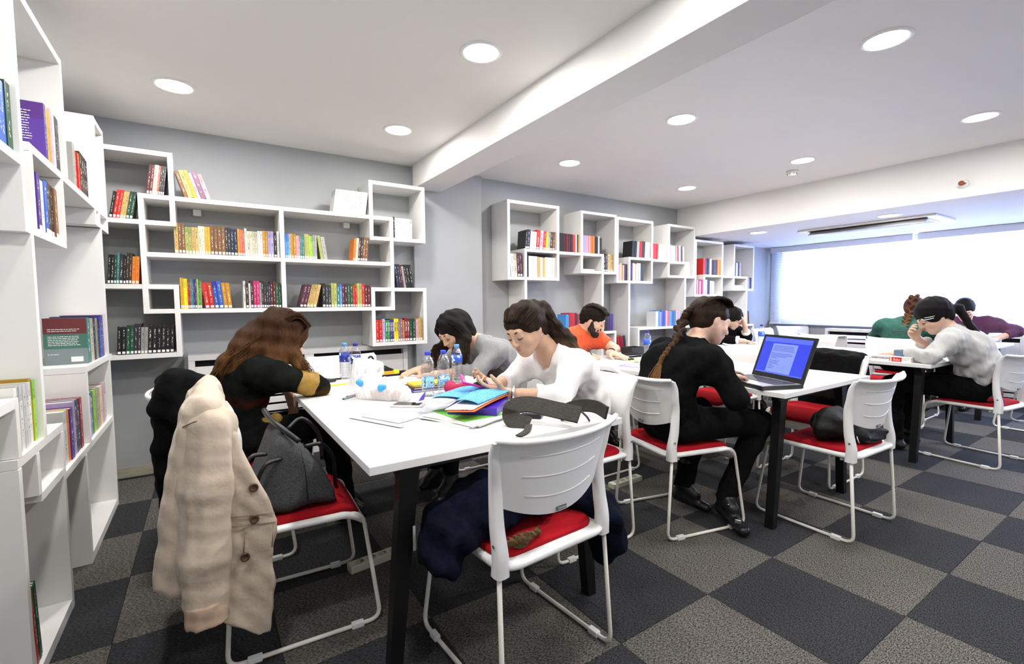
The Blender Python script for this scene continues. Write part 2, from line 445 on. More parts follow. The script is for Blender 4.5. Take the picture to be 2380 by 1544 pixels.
# ---- ceiling-mounted devices
r = empty('smoke_detector', (3.14, 1.26, H)); tag(r, 'small white smoke detector on the ceiling', 'smoke detector')
lathe('base', [(0.055, 0.0), (0.055, -0.012), (0.05, -0.016), (0.0005, -0.016)], M_PLASTIC, r, c=(3.14, 1.26, H))
lathe('sensor_head', [(0.035, -0.016), (0.042, -0.03), (0.036, -0.042), (0.0005, -0.046)], M_PLASTIC, r, c=(3.14, 1.26, H))
for k in range(8):
    a = k*math.pi/4
    box('vent_slot', (3.14+0.037*math.cos(a)-0.006, 1.26+0.037*math.sin(a)-0.006, H-0.034), (3.14+0.037*math.cos(a)+0.006, 1.26+0.037*math.sin(a)+0.006, H-0.028), M_DARKSLOT, r)
r = empty('fire_sprinkler', (SOF_X, 0.163, 2.18)); tag(r, 'small red and white sprinkler head on the soffit face', 'sprinkler')
def lathe_x(name, prof, m, par, c):
    v, f = lathe_vf(prof, 16); v = [(c[0]-q[2], c[1]+q[0], c[2]+q[1]) for q in v]
    return pydata(name, v, f, m, par, True)
M_REDP = mat('copper_red_paint', (0.30, 0.07, 0.04), 0.4)
lathe_x('escutcheon', [(0.04, 0.0), (0.038, 0.006), (0.015, 0.012)], M_PLASTIC, r, (SOF_X, 0.163, 2.18))
lathe_x('nozzle', [(0.012, 0.01), (0.012, 0.05), (0.02, 0.052), (0.02, 0.056), (0.0005, 0.058)], M_REDP, r, (SOF_X, 0.163, 2.18))
tube('frame_arm', [(SOF_X-0.01, 0.175, 2.18), (SOF_X-0.03, 0.185, 2.18), (SOF_X-0.055, 0.165, 2.18)], 0.004, M_REDP, r, seg=6)
tube('frame_arm', [(SOF_X-0.01, 0.151, 2.18), (SOF_X-0.03, 0.141, 2.18), (SOF_X-0.055, 0.161, 2.18)], 0.004, M_REDP, r, seg=6)

r = empty('ceiling_air_conditioner', (4.77, 1.17, SOF_Z)); tag(r, 'long white air-conditioning cassette set into the soffit', 'air conditioner')
ax0, ax1, ay0, ay1 = 4.46, 5.08, 0.52, 1.83
box('panel', (ax0, ay0, SOF_Z-0.022), (ax1, ay1, SOF_Z-0.0005), M_PLASTIC, r, bevel=0.006)
box('intake_grille', (ax0+0.20, ay0+0.10, SOF_Z-0.028), (ax1-0.12, ay1-0.10, SOF_Z-0.0225), M_PLASTIC, r, bevel=0.002)
box('air_outlet', (ax0+0.045, ay0+0.09, SOF_Z-0.024), (ax0+0.12, ay1-0.09, SOF_Z-0.0222), M_DARKSLOT, r)
v, f = box_vf((-0.035, ay0+0.095, -0.003), (0.035, ay1-0.095, 0.003))
fl = pydata('air_flap', v, f, mat('grey_flap', (0.45, 0.45, 0.47), 0.4), r)
fl.matrix_parent_inverse = r.matrix_basis.inverted(); fl.location = (ax0+0.09, 0, SOF_Z-0.045); fl.rotation_euler = (0, math.radians(-35), 0)
for k in range(6):
    xx = ax0+0.23+k*0.045
    box('grille_slat', (xx, ay0+0.13, SOF_Z-0.031), (xx+0.018, ay1-0.13, SOF_Z-0.0285), M_PLASTIC, r)
# ================================================================== BOOKCASES
def case_x(name, base, panels, label, y0=2.75, y1=WY-0.001, group=None):
    """bookcase standing against the back wall: panels (name, x0, x1, z0, z1)"""
    root = empty(name, base); tag(root, label, 'bookcase', group)
    for nm, x0, x1, z0, z1 in panels:
        inset = 0.0 if x1-x0 < z1-z0 else 0.0012
        box(nm, (x0, y0+inset, z0), (x1, y1, z1), M_WHITE_LAM, root, bevel=0.0012)
    return root

T = 0.03
LX = dict(V0=-2.30, V1=-2.01, V2=-1.845, V3=-1.19, V4=-0.525, V5=-0.358, V6=-0.072)
def hz(x0, x1, z): return ('shelf_board', x0, x1, z-T, z)
def vt(x, z0, z1): return ('upright_board', x, x+T, z0, z1)
shelf_long = case_x('wall_shelf', (-1.1, WY, 1.5), [
    vt(LX['V1'], 1.148, 1.925), vt(LX['V2'], 1.726, 2.205), vt(LX['V2'], 0.855, 1.34), vt(LX['V3'], 1.179, 1.894),
    vt(LX['V4'], 1.726, 2.208), vt(LX['V4'], 0.850, 1.338), vt(LX['V5'], 1.148, 1.924), vt(LX['V6'], 1.727, 2.208), vt(LX['V6'], 0.850, 1.338),
    vt(LX['V0'], 0.855, 2.205),
    hz(LX['V0']+T, LX['V2'], 2.205), hz(LX['V1']+T, LX['V5'], 1.925), hz(LX['V0']+T, LX['V1'], 1.756), hz(LX['V1']+T, LX['V2'], 1.756),
    hz(LX['V1']+T, LX['V5'], 1.55), hz(LX['V0']+T, LX['V1'], 1.34), hz(LX['V1']+T, LX['V2'], 1.34), hz(LX['V1']+T, LX['V5'], 1.178),
    hz(LX['V0']+T, LX['V2'], 0.885), hz(LX['V4']+T, LX['V6'], 2.208), hz(LX['V4']+T, LX['V5'], 1.757), hz(LX['V5']+T, LX['V6'], 1.757),
    hz(LX['V4']+T, LX['V5'], 1.338), hz(LX['V5']+T, LX['V6'], 1.338), hz(LX['V4']+T, LX['V6'], 0.880)],
    'long white interlocking wall shelf of overlapping boxes above the radiator cover')
for bx in (-1.72, -0.67):
    b = box('wall_bracket', (bx, WY-0.06, 1.845), (bx+0.05, WY-0.001, 1.893), M_PLASTIC, shelf_long, bevel=0.006)

tree1 = case_x('tree_bookcase', (1.5, 2.9, 0), [
    vt(0.81, 1.43, 2.205), vt(1.425, 1.43, 2.205), hz(0.84, 1.425, 2.205), hz(0.84, 1.425, 1.462), hz(1.04, 1.425, 1.745),
    vt(1.01, 0.0, 1.43), vt(1.01, 1.462, 1.745), hz(1.455, 1.755, 1.74),
    vt(1.755, 1.52, 2.195), vt(2.262, 1.52, 2.195), hz(1.785, 2.262, 2.195), hz(1.785, 2.262, 1.55), hz(1.785, 2.065, 1.742),
    vt(2.065, 0.0, 1.52), vt(2.065, 1.551, 1.742),
    hz(1.53, 2.065, 0.875), hz(2.095, 2.27, 0.875), vt(1.50, 0.0, 0.875), vt(2.27, 0.0, 0.875), hz(1.53, 2.065, 0.55), hz(2.095, 2.27, 0.55), hz(2.30, 2.49, 0.62),
    hz(0.75, 1.01, 0.60), vt(0.72, 0.0, 0.60)],
    'white box-branched tree bookcase nearest the pilaster', group='tree bookcases along the back wall')
tree2 = case_x('tree_bookcase', (3.0, 2.9, 0), [
    vt(2.2965, 1.425, 2.178), vt(2.885, 1.425, 2.178), hz(2.327, 2.885, 2.178), hz(2.327, 2.885, 1.455), hz(2.523, 2.885, 1.732),
    vt(2.493, 0.0, 1.425), vt(2.493, 1.456, 1.732), hz(2.916, 3.20, 1.726),
    vt(3.20, 1.508, 2.175), vt(3.709, 1.508, 2.175), hz(3.23, 3.709, 2.175), hz(3.23, 3.709, 1.538), hz(3.23, 3.53, 1.716),
    vt(3.53, 0.0, 1.508), vt(3.53, 1.539, 1.716),
    vt(2.66, 0.0, 0.895), hz(2.69, 3.53, 0.895), hz(3.56, 3.709, 0.895), vt(3.70, 0.0, 0.864)],
    'white box-branched tree bookcase in the middle of the back wall', group='tree bookcases along the back wall')
tree3 = case_x('tree_bookcase', (4.45, 2.9, 0), [
    vt(3.742, 1.27, 2.022), vt(4.335, 1.27, 2.022), hz(3.772, 4.335, 2.022), hz(3.772, 4.335, 1.30), hz(3.965, 4.335, 1.566),
    vt(3.935, 0.0, 1.27), vt(3.935, 1.301, 1.566), hz(4.366, 4.62, 1.563),
    vt(4.62, 1.358, 2.014), vt(5.11, 1.358, 2.014), hz(4.65, 5.11, 2.014), hz(4.65, 5.11, 1.388), hz(4.65, 4.95, 1.563),
    vt(4.95, 0.0, 1.358), vt(4.95, 1.389, 1.563),
    hz(4.43, 4.95, 0.868), hz(4.98, 5.14, 0.868), vt(4.40, 0.0, 0.868), vt(5.14, 0.0, 0.868), hz(4.43, 4.95, 0.45)],
    'white box-branched tree bookcase under the soffit by the window', group='tree bookcases along the back wall')

# near bookcase on the left wall: front plane x = XB, boards given by y and z, read from image pixels, then scaled about the camera
XB = -2.16
near_case = empty('tree_bookcase', (XB-0.15, 1.6, 0)); tag(near_case, 'tall white box-branched bookcase on the side wall closest to the viewer', 'bookcase')
def nb(nm, y0, y1, z0, z1):
    inset = 0.0 if y1-y0 < z1-z0 else 0.0012
    return box(nm, (XL+0.001, y0, z0), (XB-inset, y1, z1), M_WHITE_LAM, near_case, bevel=0.0012)
def nh(y0, y1, z): return nb('shelf_board', y0, y1, z-T, z)
def nv(y, z0, z1): return nb('upright_board', y, y+T, z0, z1)
nv(0.42, 1.66, 2.272); nh(0.45, 1.07, 2.272); nh(0.45, 1.07, 1.69)
nv(1.07, 1.445, 2.272); nh(1.10, 1.70, 2.272); nv(1.70, 1.766, 2.272)
nh(1.175, 2.44, 1.765); nv(1.175, 1.475, 1.734); nv(1.60, 1.475, 1.734); nh(1.10, 1.63, 1.475)
nv(2.44, 1.648, 2.272); nh(2.47, 2.71, 2.272); nv(2.71, 1.648, 2.272); nh(2.47, 2.71, 1.765); nh(2.36, 2.71, 1.678); nv(2.33, 1.648, 1.734)
nv(1.125, 0.742, 1.445); nv(2.475, 0.912, 1.647)
nh(0.2, 0.85, 0.923); nv(0.85, 0.743, 0.923); nh(0.84, 1.376, 0.742)
nv(0.838, 0.0, 0.711); nv(1.02, 0.57, 0.711); nh(1.05, 1.34, 0.57); nv(1.34, 0.0, 0.711)
nh(1.371, 2.50, 0.545); nv(1.85, 0.546, 0.881); nh(1.85, 2.59, 0.912); nv(2.50, 0.0, 0.881)
nb('shelf_board', 0.869, 1.339, 0.0, 0.04); nv(1.73, 0.0, 0.514); nb('shelf_board', 1.761, 2.499, 0.0, 0.04)
M_SCREW = mat('grey_screw', (0.25, 0.25, 0.26), 0.4, metal=0.8)
for yy, zz in ((0.835, 0.62), (0.835, 0.10)):
    v, f = lathe_vf([(0.006, 0.0), (0.006, 0.002), (0.0005, 0.003)], 12)
    pydata('screw', [(XB-0.05+p[0], yy-p[2]+0.003, zz+p[1]) for p in v], f, M_SCREW, near_case, True)

# ================================================================== BOOKS
def book_material():
    m = bpy.data.materials.new('printed_book_cover'); m.use_nodes = True
    nt = m.node_tree; L = nt.links.new; N = nt.nodes.new
    b = nt.nodes['Principled BSDF']; b.inputs['Roughness'].default_value = 0.42
    oi = N('ShaderNodeObjectInfo'); tc = N('ShaderNodeTexCoord'); sx = N('ShaderNodeSeparateXYZ'); L(tc.outputs['Object'], sx.inputs[0])
    def mth(op, a, b_=None, **k):
        n = N('ShaderNodeMath'); n.operation = op
        for i, v in enumerate((a, b_)):
            if v is None: continue
            if isinstance(v, (int, float)): n.inputs[i].default_value = v
            else: L(v, n.inputs[i])
        return n.outputs[0]
    bw = N('ShaderNodeRGBToBW'); L(oi.outputs['Color'], bw.inputs[0])
    light = mth('LESS_THAN', bw.outputs[0], 0.28)
    acc = N('ShaderNodeMix'); acc.data_type = 'RGBA'; acc.inputs['A'].default_value = (0.05, 0.04, 0.05, 1); acc.inputs['B'].default_value = (0.75, 0.72, 0.62, 1)
    L(light, acc.inputs['Factor'])
    # lettering running down the spine
    mp = N('ShaderNodeCombineXYZ')
    L(mth('MULTIPLY', sx.outputs['X'], 5.0), mp.inputs[0]); L(mth('MULTIPLY', oi.outputs['Random'], 50.0), mp.inputs[1]); L(mth('MULTIPLY', sx.outputs['Z'], 26.0), mp.inputs[2])
    n1 = N('ShaderNodeTexNoise'); n1.inputs['Scale'].default_value = 1.0; n1.inputs['Detail'].default_value = 1.5; L(mp.outputs[0], n1.inputs['Vector'])
    t = mth('GREATER_THAN', n1.outputs['Fac'], 0.55)
    spine = mth('LESS_THAN', sx.outputs['Y'], -0.485)
    inner = mth('LESS_THAN', mth('ABSOLUTE', sx.outputs['X']), 0.14)
    zr = mth('MULTIPLY', mth('GREATER_THAN', sx.outputs['Z'], 0.22), mth('LESS_THAN', sx.outputs['Z'], 0.88))
    gap = mth('GREATER_THAN', mth('ABSOLUTE', mth('SUBTRACT', sx.outputs['Z'], mth('ADD', mth('MULTIPLY', oi.outputs['Random'], 0.3), 0.42))), 0.05)
    mask = mth('MULTIPLY', mth('MULTIPLY', t, spine), mth('MULTIPLY', mth('MULTIPLY', inner, zr), gap))
    # a tonal band on some spines
    r2 = mth('FRACT', mth('MULTIPLY', oi.outputs['Random'], 17.3))
    band = mth('MULTIPLY', mth('GREATER_THAN', r2, 0.6), mth('GREATER_THAN', sx.outputs['Z'], mth('ADD', mth('MULTIPLY', r2, 0.3), 0.5)))
    hs = N('ShaderNodeHueSaturation'); hs.inputs['Hue'].default_value = 0.52; hs.inputs['Value'].default_value = 0.72; L(oi.outputs['Color'], hs.inputs['Color'])
    c1 = N('ShaderNodeMix'); c1.data_type = 'RGBA'; L(band, c1.inputs['Factor']); L(oi.outputs['Color'], c1.inputs['A']); L(hs.outputs[0], c1.inputs['B'])
    c2 = N('ShaderNodeMix'); c2.data_type = 'RGBA'; L(mask, c2.inputs['Factor']); L(c1.outputs['Result'], c2.inputs['A']); L(acc.outputs['Result'], c2.inputs['B'])
    L(c2.outputs['Result'], b.inputs['Base Color'])
    return m
M_BOOK = book_material()
M_PAGES = mat('cream_pages', (0.70, 0.66, 0.56), 0.85, noise=0.12, nscale=30, stretch=(40, 1, 1))
M_STICKER = mat('white_spine_sticker', (0.82, 0.82, 0.80), 0.6)
def _unit(name, parts, m):
    v, f = join_vf(parts); me = bpy.data.meshes.new(name); me.from_pydata(v, [], f); me.update(); me.materials.append(m); return me
ME_COVER = _unit('book', [box_vf((-0.5, -0.5, 0), (-0.43, 0.5, 1)), box_vf((0.43, -0.5, 0), (0.5, 0.5, 1)), box_vf((-0.43, -0.5, 0), (0.43, -0.485, 1))], M_BOOK)
ME_PAGES = _unit('pages', [box_vf((-0.43, -0.485, 0.012), (0.43, 0.47, 0.985))], M_PAGES)
ME_STICK = _unit('spine_label', [box_vf((-0.36, -0.503, 0.03), (0.36, -0.5001, 0.115))], M_STICKER)

NAMED = {'red': '#c0201c', 'crimson': '#8c1030', 'maroon': '#5a1420', 'orange': '#e07820', 'coral': '#e0604a', 'yellow': '#f0e020', 'golden': '#d8a030', 'ochre': '#b88020',
         'tan': '#c0a060', 'cream': '#e4dcc0', 'white': '#ececea', 'grey': '#9a9a96', 'brown': '#7a5030', 'dark brown': '#3a2620', 'black': '#15151a', 'charcoal': '#2c2c34',
         'navy': '#1c2440', 'blue': '#2e58b0', 'sky blue': '#4c98e0', 'teal': '#3a7a78', 'green': '#2e8a40', 'dark green': '#1e4a34', 'lime': '#98c83c', 'olive': '#a8ac60',
         'purple': '#4c2c84', 'lilac': '#a89cc8', 'mauve': '#866078', 'pink': '#dca0b0', 'magenta': '#c02468', 'plum': '#4c2036'}
CODE = {'r': 'red', 'R': 'crimson', 'm': 'maroon', 'o': 'orange', 'c': 'coral', 'y': 'yellow', 'G': 'golden', 'O': 'ochre', 't': 'tan', 'e': 'cream', 'w': 'white', 'a': 'grey',
        'b': 'brown', 'B': 'dark brown', 'k': 'black', 'K': 'charcoal', 'n': 'navy', 'u': 'blue', 's': 'sky blue', 'T': 'teal', 'g': 'green', 'D': 'dark green', 'l': 'lime',
        'v': 'olive', 'p': 'purple', 'i': 'lilac', 'M': 'mauve', 'P': 'pink', 'x': 'magenta', 'L': 'plum'}
ORD = ('first second third fourth fifth sixth seventh eighth ninth tenth eleventh twelfth thirteenth fourteenth fifteenth sixteenth seventeenth eighteenth nineteenth twentieth '
       'twenty-first twenty-second twenty-third twenty-fourth twenty-fifth twenty-sixth twenty-seventh twenty-eighth twenty-ninth thirtieth thirty-first thirty-second thirty-third thirty-fourth thirty-fifth thirty-sixth thirty-seventh').split()
FAR_BOOKS = []
def one_book(col, w, d, h, pos, rz, tilt, label, group, sticker, far=False):
    o = None if far else bpy.data.objects.new('book', ME_COVER)
    # pivot of the lean: lower corner on the leaning side
    s = 1 if tilt >= 0 else -1
    piv = Matrix.Translation((s*w/2, 0, 0)) @ Matrix.Rotation(tilt, 4, 'Y') @ Matrix.Translation((-s*w/2, 0, 0))
    mw = Matrix.Translation(pos) @ Matrix.Rotation(rz, 4, 'Z') @ piv @ Matrix.Diagonal((w, d, h, 1))
    if far:
        FAR_BOOKS.append((mw, col)); return None
    COL.objects.link(o); o.color = (*col, 1); o.matrix_world = mw
    for me, nm in ((ME_PAGES, 'pages'),) + (((ME_STICK, 'spine_label'),) if sticker else ()):
        c = bpy.data.objects.new(nm, me); COL.objects.link(c); c.parent = o
    tag(o, label, 'book', group)
    return o
def row(place, codes, a0, a1, z, hgt, tilt=0.0, sticker=False, axis='x', front=2.765, depth=0.145, hvar=0.012, wv=0.25, seq0=0, far=False):
    """a row of standing books between a0 and a1; axis 'x' on the back wall (spines to -y), 'y' on the side wall (spines to +x, a runs from near to far)"""
    tl = math.radians(tilt)
    rnd = random.Random(place+codes)
    ws = []
    prev = None; pw = 1
    for ch in codes:
        if ch != prev: pw = 1 + rnd.uniform(-wv, wv)
        ws.append(pw); prev = ch
    if abs(tl) > 0.02: span = (a1-a0-abs(math.sin(tl))*hgt)*math.cos(tl)
    else: span = a1-a0
    k = max(span, 0.02)/sum(ws)
    a = a0 + (abs(math.sin(tl))*hgt if tl < 0 else 0); hp = hgt; prev = None
    out = []
    for q, ch in enumerate(codes):
        w = ws[q]*k; nm = CODE[ch]
        if ch != prev: hp = hgt + rnd.uniform(-hvar, hvar)
        prev = ch
        base = srgb(NAMED[nm]); j = rnd.uniform(0.85, 1.12) if ch not in 'we' else rnd.uniform(0.62, 1.0)
        col = tuple(min(1, max(0, c*j)) for c in base)
        step = w/math.cos(tl)
        ad = 'paperback' if hgt < 0.2 else 'book'
        lb = '%s %s, %s from the left %s' % (nm, ad, ORD[q+seq0], place)
        dd = depth + rnd.uniform(-0.006, 0.004)
        fr = front + rnd.uniform(0.0, 0.006)
        # lean pivot sits on the side it falls to
        if axis == 'x':
            px = a + (step - w/2 if tl >= 0 else w/2)
            o = one_book(col, w*0.94, dd, hp, Vector((px, fr+dd/2, z+0.0006)), 0, tl, lb, 'books '+place, sticker, far)
        else:
            px = a + (step - w/2 if tl >= 0 else w/2)
            o = one_book(col, w*0.94, dd, hp, Vector((XB-0.012-rnd.uniform(0, 0.006)-dd/2, px, z+0.0006)), math.pi/2, tl, lb, 'books '+place, sticker, far)
        out.append(o); a += step
    return out
LS = 'of the long shelf'
row('in the upper left cubby '+LS, 'krrttDD', -2.160, -2.012, 1.756, 0.172, 10, True)
row('in the top left box '+LS, 'mmeecKKK', -1.965, -1.850, 1.925, 0.185, 7, True)
row('leaning on top '+LS, 'btGiMP', -1.812, -1.609, 1.925, 0.180, -17, False)
row('slanting on top '+LS, 'wwwwwwwwwwwww', -0.805, -0.528, 1.925, 0.172, 8, True)
row('in the top right box '+LS, 'kwwwwwwwww', -0.322, -0.156, 1.757, 0.180, 0, False)
row('in the left middle bay '+LS, 'tbbvvtteeGGbbbbKKnnOccweeeewwOOiikw', -1.829, -1.194, 1.550, 0.192, 0, True)
row('in the right middle bay '+LS, 'ssaOOPPTTvvllaa', -1.155, -0.932, 1.550, 0.180, 0, True)
row('leaning in the right middle bay '+LS, 'va', -0.930, -0.853, 1.550, 0.178, -8, False)
row('at the right end of the middle bay', 'oeBBbb', -0.662, -0.530, 1.550, 0.185, 5, True)
row('in the lower left bay '+LS, 'GGyyrrTTpplgO', -1.810, -1.690, 1.178, 0.198, 0, True)
row('further along the lower left bay', 'rruuOO', -1.688, -1.510, 1.178, 0.187, -5, True)
row('before the divider of the lower left bay', 'wBwBxxaKBnnmmDD', -1.440, -1.194, 1.178, 0.189, 0, True)
row('leaning in the lower right bay '+LS, 'LLttt', -1.072, -0.908, 1.178, 0.182, 14, True)
row('in the lower right bay '+LS, 'kKKvvTsLLDDrrvvrmm', -0.905, -0.529, 1.178, 0.183, 0, True)
row('in the left side niche '+LS, 'kkDTKkBBoo', -2.185, -2.014, 1.340, 0.190, 4, True)
row('in the bottom left box '+LS, 'kkDDKKaakkkkkk', -2.158, -1.850, 0.885, 0.186, 3, True)
row('in the right side niche '+LS, 'nnmakkk', -0.325, -0.149, 1.338, 0.189, -8, False)
inci = row('in the bottom right box '+LS, 'rriggppyyMMORRDDPtt', -0.490, -0.078, 0.880, 0.191, 0, True)
TA, TB, TC = 'of the first tree bookcase', 'of the second tree bookcase', 'of the third tree bookcase'
row('on the upper step '+TA, 'knwwrPryaBb', 1.025, 1.420, 1.745, 0.186, 5, True)
row('in the low left corner '+TA, 'weLL', 0.848, 0.998, 1.462, 0.225, -3, True)
row('in the lower box '+TA, 'kwwwwtwtwwwwww', 1.046, 1.421, 1.462, 0.212, 0, False, far=True)
row('on the link shelf '+TA, 'kkkkmmmmkkrrwBt', 1.475, 1.752, 1.740, 0.195, 0, True, far=True)
row('beside the link shelf '+TA, 'iiPPookkwk', 1.792, 2.078, 1.742, 0.187, 0, True, far=True)
row('in the right corner '+TA, 'kKtt', 2.105, 2.258, 1.550, 0.189, 0, True)
row('on the upper step '+TB, 'kkarKww', 2.564, 2.880, 1.732, 0.187, 3, True, far=True)
row('in the low left corner '+TB, 'PPeOiBB', 2.330, 2.489, 1.455, 0.191, 0, False, far=True)
row('in the lower box '+TB, 'ppweewwKK', 2.530, 2.776, 1.455, 0.205, 0, True, far=True)
row('on the link shelf '+TB, 'rrrwwww', 2.925, 3.195, 1.726, 0.185, 3, True, far=True)
row('beside the link shelf '+TB, 'PwwarwKw', 3.234, 3.539, 1.716, 0.200, -2, True, far=True)
row('in the right corner '+TB, 'ww', 3.566, 3.667, 1.538, 0.185, -5, False, far=True)
row('on the upper step '+TC, 'rKnwLKKoo', 3.940, 4.332, 1.566, 0.208, 0, True, far=True)
row('in the low left corner '+TC, 'xPRPx', 3.780, 3.931, 1.300, 0.187, 0, True, far=True)
row('in the lower box '+TC, 'aiKKaiw', 3.972, 4.191, 1.300, 0.191, 0, True, far=True)
row('on the right step '+TC, 'KwKi', 4.660, 4.826, 1.563, 0.200, 0, False, far=True)
row('in the right corner '+TC, 'Miun', 4.985, 5.107, 1.388, 0.150, 0, False, far=True)
row('on the low box behind the man in orange', 'srrLR', 1.559, 1.742, 0.875, 0.205, 0, False, far=True)
row('on the low box '+TA, 'KkBKpp', 2.110, 2.262, 0.875, 0.199, 0, True, far=True)
row('leaning beside the low box '+TA, 'mrRRK', 2.310, 2.481, 0.620, 0.180, -7, False, far=True)
row('on the low box '+TB, 'wsiuuPcsuTPia', 2.995, 3.525, 0.895, 0.190, 0, False, far=True)
row('on the low box '+TC, 'eee', 4.84, 4.945, 0.868, 0.180, 0, False, far=True)
row('at the end of the low box '+TC, 'Ok', 4.985, 5.08, 0.868, 0.180, -6, False, far=True)
NC = 'of the side bookcase'
row('in the near top box '+NC, 'uuD', 0.94, 1.065, 1.69, 0.215, 0, False, axis='y', depth=0.16)
pur = row('in the second top box '+NC, 'pvGPwkkK', 1.46, 1.695, 1.765, 0.230, 0, False, axis='y', depth=0.165)
row('in the small box '+NC, 'pwuBkkbb', 1.30, 1.595, 1.475, 0.205, 0, True, axis='y', depth=0.15)
row('on the link shelf '+NC, 'arrBBkk', 1.92, 2.28, 1.765, 0.200, 0, False, axis='y', depth=0.15)
row('in the far top box '+NC, 'o', 2.478, 2.505, 1.765, 0.200, 0, False, axis='y')
tealr = row('on the far low box '+NC, 'TenaKup', 2.02, 2.47, 0.912, 0.225, 0, False, axis='y', depth=0.165)
row('inside the far low box '+NC, 'PiTlatePw', 1.90, 2.42, 0.545, 0.210, 0, False, axis='y', depth=0.14)
row('on the low link shelf '+NC, 'wopinnR', 1.46, 1.80, 0.545, 0.230, 0, False, axis='y', depth=0.16)
row('in the near low niche '+NC, 'wwwwwwOl', 0.89, 1.118, 0.742, 0.205, 0, False, axis='y', depth=0.15)
row('on the bottom board '+NC, 'pwrDDD', 0.885, 1.005, 0.041, 0.270, -6, False, axis='y', depth=0.18)
row('on the near ledge '+NC, 'e', 0.77, 0.80, 0.923, 0.210, 0, False, axis='y')

# the many small books of the farther bookcases
V, F, MI, CO = [], [], [], []
for mw, col in FAR_BOOKS:
    for me, mi in ((ME_COVER, 0), (ME_PAGES, 1)):
        n = len(V)
        V += [tuple(mw @ v.co) for v in me.vertices]
        for p in me.polygons: F.append(tuple(i+n for i in p.vertices)); MI.append(mi); CO.append(col)
M_FAR = mat('printed_book_covers_far', (0.5, 0.5, 0.5), 0.45)
_nt = M_FAR.node_tree; _at = _nt.nodes.new('ShaderNodeAttribute'); _at.attribute_name = 'cover_colour'
_nt.links.new(_at.outputs['Color'], _nt.nodes['Principled BSDF'].inputs['Base Color'])
far = pydata('books', V, F, M_FAR); far.data.materials.append(M_PAGES)
far.data.polygons.foreach_set('material_index', MI)
_ca = far.data.color_attributes.new('cover_colour', 'FLOAT_COLOR', 'CORNER')
_buf = []
for p in far.data.polygons: _buf += [*CO[p.index], 1.0]*len(p.vertices)
_ca.data.foreach_set('color', _buf)
tag(far, 'many small paperbacks filling the tree bookcases along the back wall', 'books', kind='stuff')

# spine lettering that can be read: eight spines in the bottom right box
def text_mesh(name, txt, size, m, parent, mw, bold=False, align='CENTER', extrude=0.0002):
    cu = bpy.data.curves.new(name, 'FONT'); cu.body = txt; cu.size = size; cu.align_x = align; cu.align_y = 'CENTER'; cu.extrude = extrude
    if bold: cu.offset = size*0.012
    tmp = bpy.data.objects.new(name, cu); COL.objects.link(tmp)
    dg = bpy.context.evaluated_depsgraph_get(); me = bpy.data.meshes.new_from_object(tmp.evaluated_get(dg))
    bpy.data.objects.remove(tmp, do_unlink=True); bpy.data.curves.remove(cu)
    me.name = name; me.materials.clear(); me.materials.append(m)
    o = bpy.data.objects.new(name, me); COL.objects.link(o)
    if parent is not None:
        o.parent = parent; o.matrix_parent_inverse = parent.matrix_world.inverted() if parent.type != 'EMPTY' else parent.matrix_basis.inverted()
    o.matrix_basis = mw
    return o
M_LETTER_W = mat('white_lettering', (0.82, 0.82, 0.80), 0.6)
M_LETTER_K = mat('black_lettering', (0.03, 0.03, 0.03), 0.6)
for q in (3, 4, 5, 6, 12, 13, 7, 8):
    bk = inci[q]; m = bk.matrix_world.copy()
    p = m.translation
    mw = Matrix.Translation((p.x, 2.7625, p.z+0.125)) @ Matrix.Rotation(math.pi/2, 4, 'X') @ Matrix.Rotation(-math.pi/2, 4, 'Z')
    bpy.context.view_layer.update()
    text_mesh('spine_title', 'INCI ARAL', 0.0165, M_LETTER_W if q not in (7, 8) else M_LETTER_K, bk, mw, bold=True)

# flat-lying items in the small boxes
def flat_book(name, lo, hi, col, label, group=None):
    r = empty(name, ((lo[0]+hi[0])/2, (lo[1]+hi[1])/2, lo[2])); tag(r, label, 'book', group)
    mc = mat('cover_'+'%02x%02x%02x' % tuple(int(255*c) for c in col), col, 0.45)
    box('cover', lo, (hi[0], hi[1], lo[2]+0.002), mc, r); box('cover', (lo[0], lo[1], hi[2]-0.002), hi, mc, r)
    box('pages', (lo[0]+0.003, lo[1]+0.003, lo[2]+0.002), (hi[0]-0.003, hi[1]-0.003, hi[2]-0.002), M_PAGES, r)
    box('spine', (lo[0], lo[1], lo[2]+0.002), (lo[0]+0.003, hi[1], hi[2]-0.002), mc, r)
    return r
flat_book('book', (1.80, 2.77, 1.5505), (1.985, 2.94, 1.562), (0.75, 0.75, 0.73), 'white book lying flat in the small box of the first tree bookcase')
flat_book('book', (1.81, 2.78, 1.5625), (1.98, 2.95, 1.572), (0.80, 0.79, 0.77), 'upper white book lying flat in the small box of the first tree bookcase')
flat_book('book', (4.67, 2.77, 1.3885), (4.93, 2.94, 1.415), (0.72, 0.62, 0.45), 'cream book lying flat in the small box of the third tree bookcase')
flat_book('book', (4.68, 2.775, 1.4155), (4.92, 2.945, 1.437), (0.76, 0.70, 0.56), 'upper cream book lying flat in the third tree bookcase')
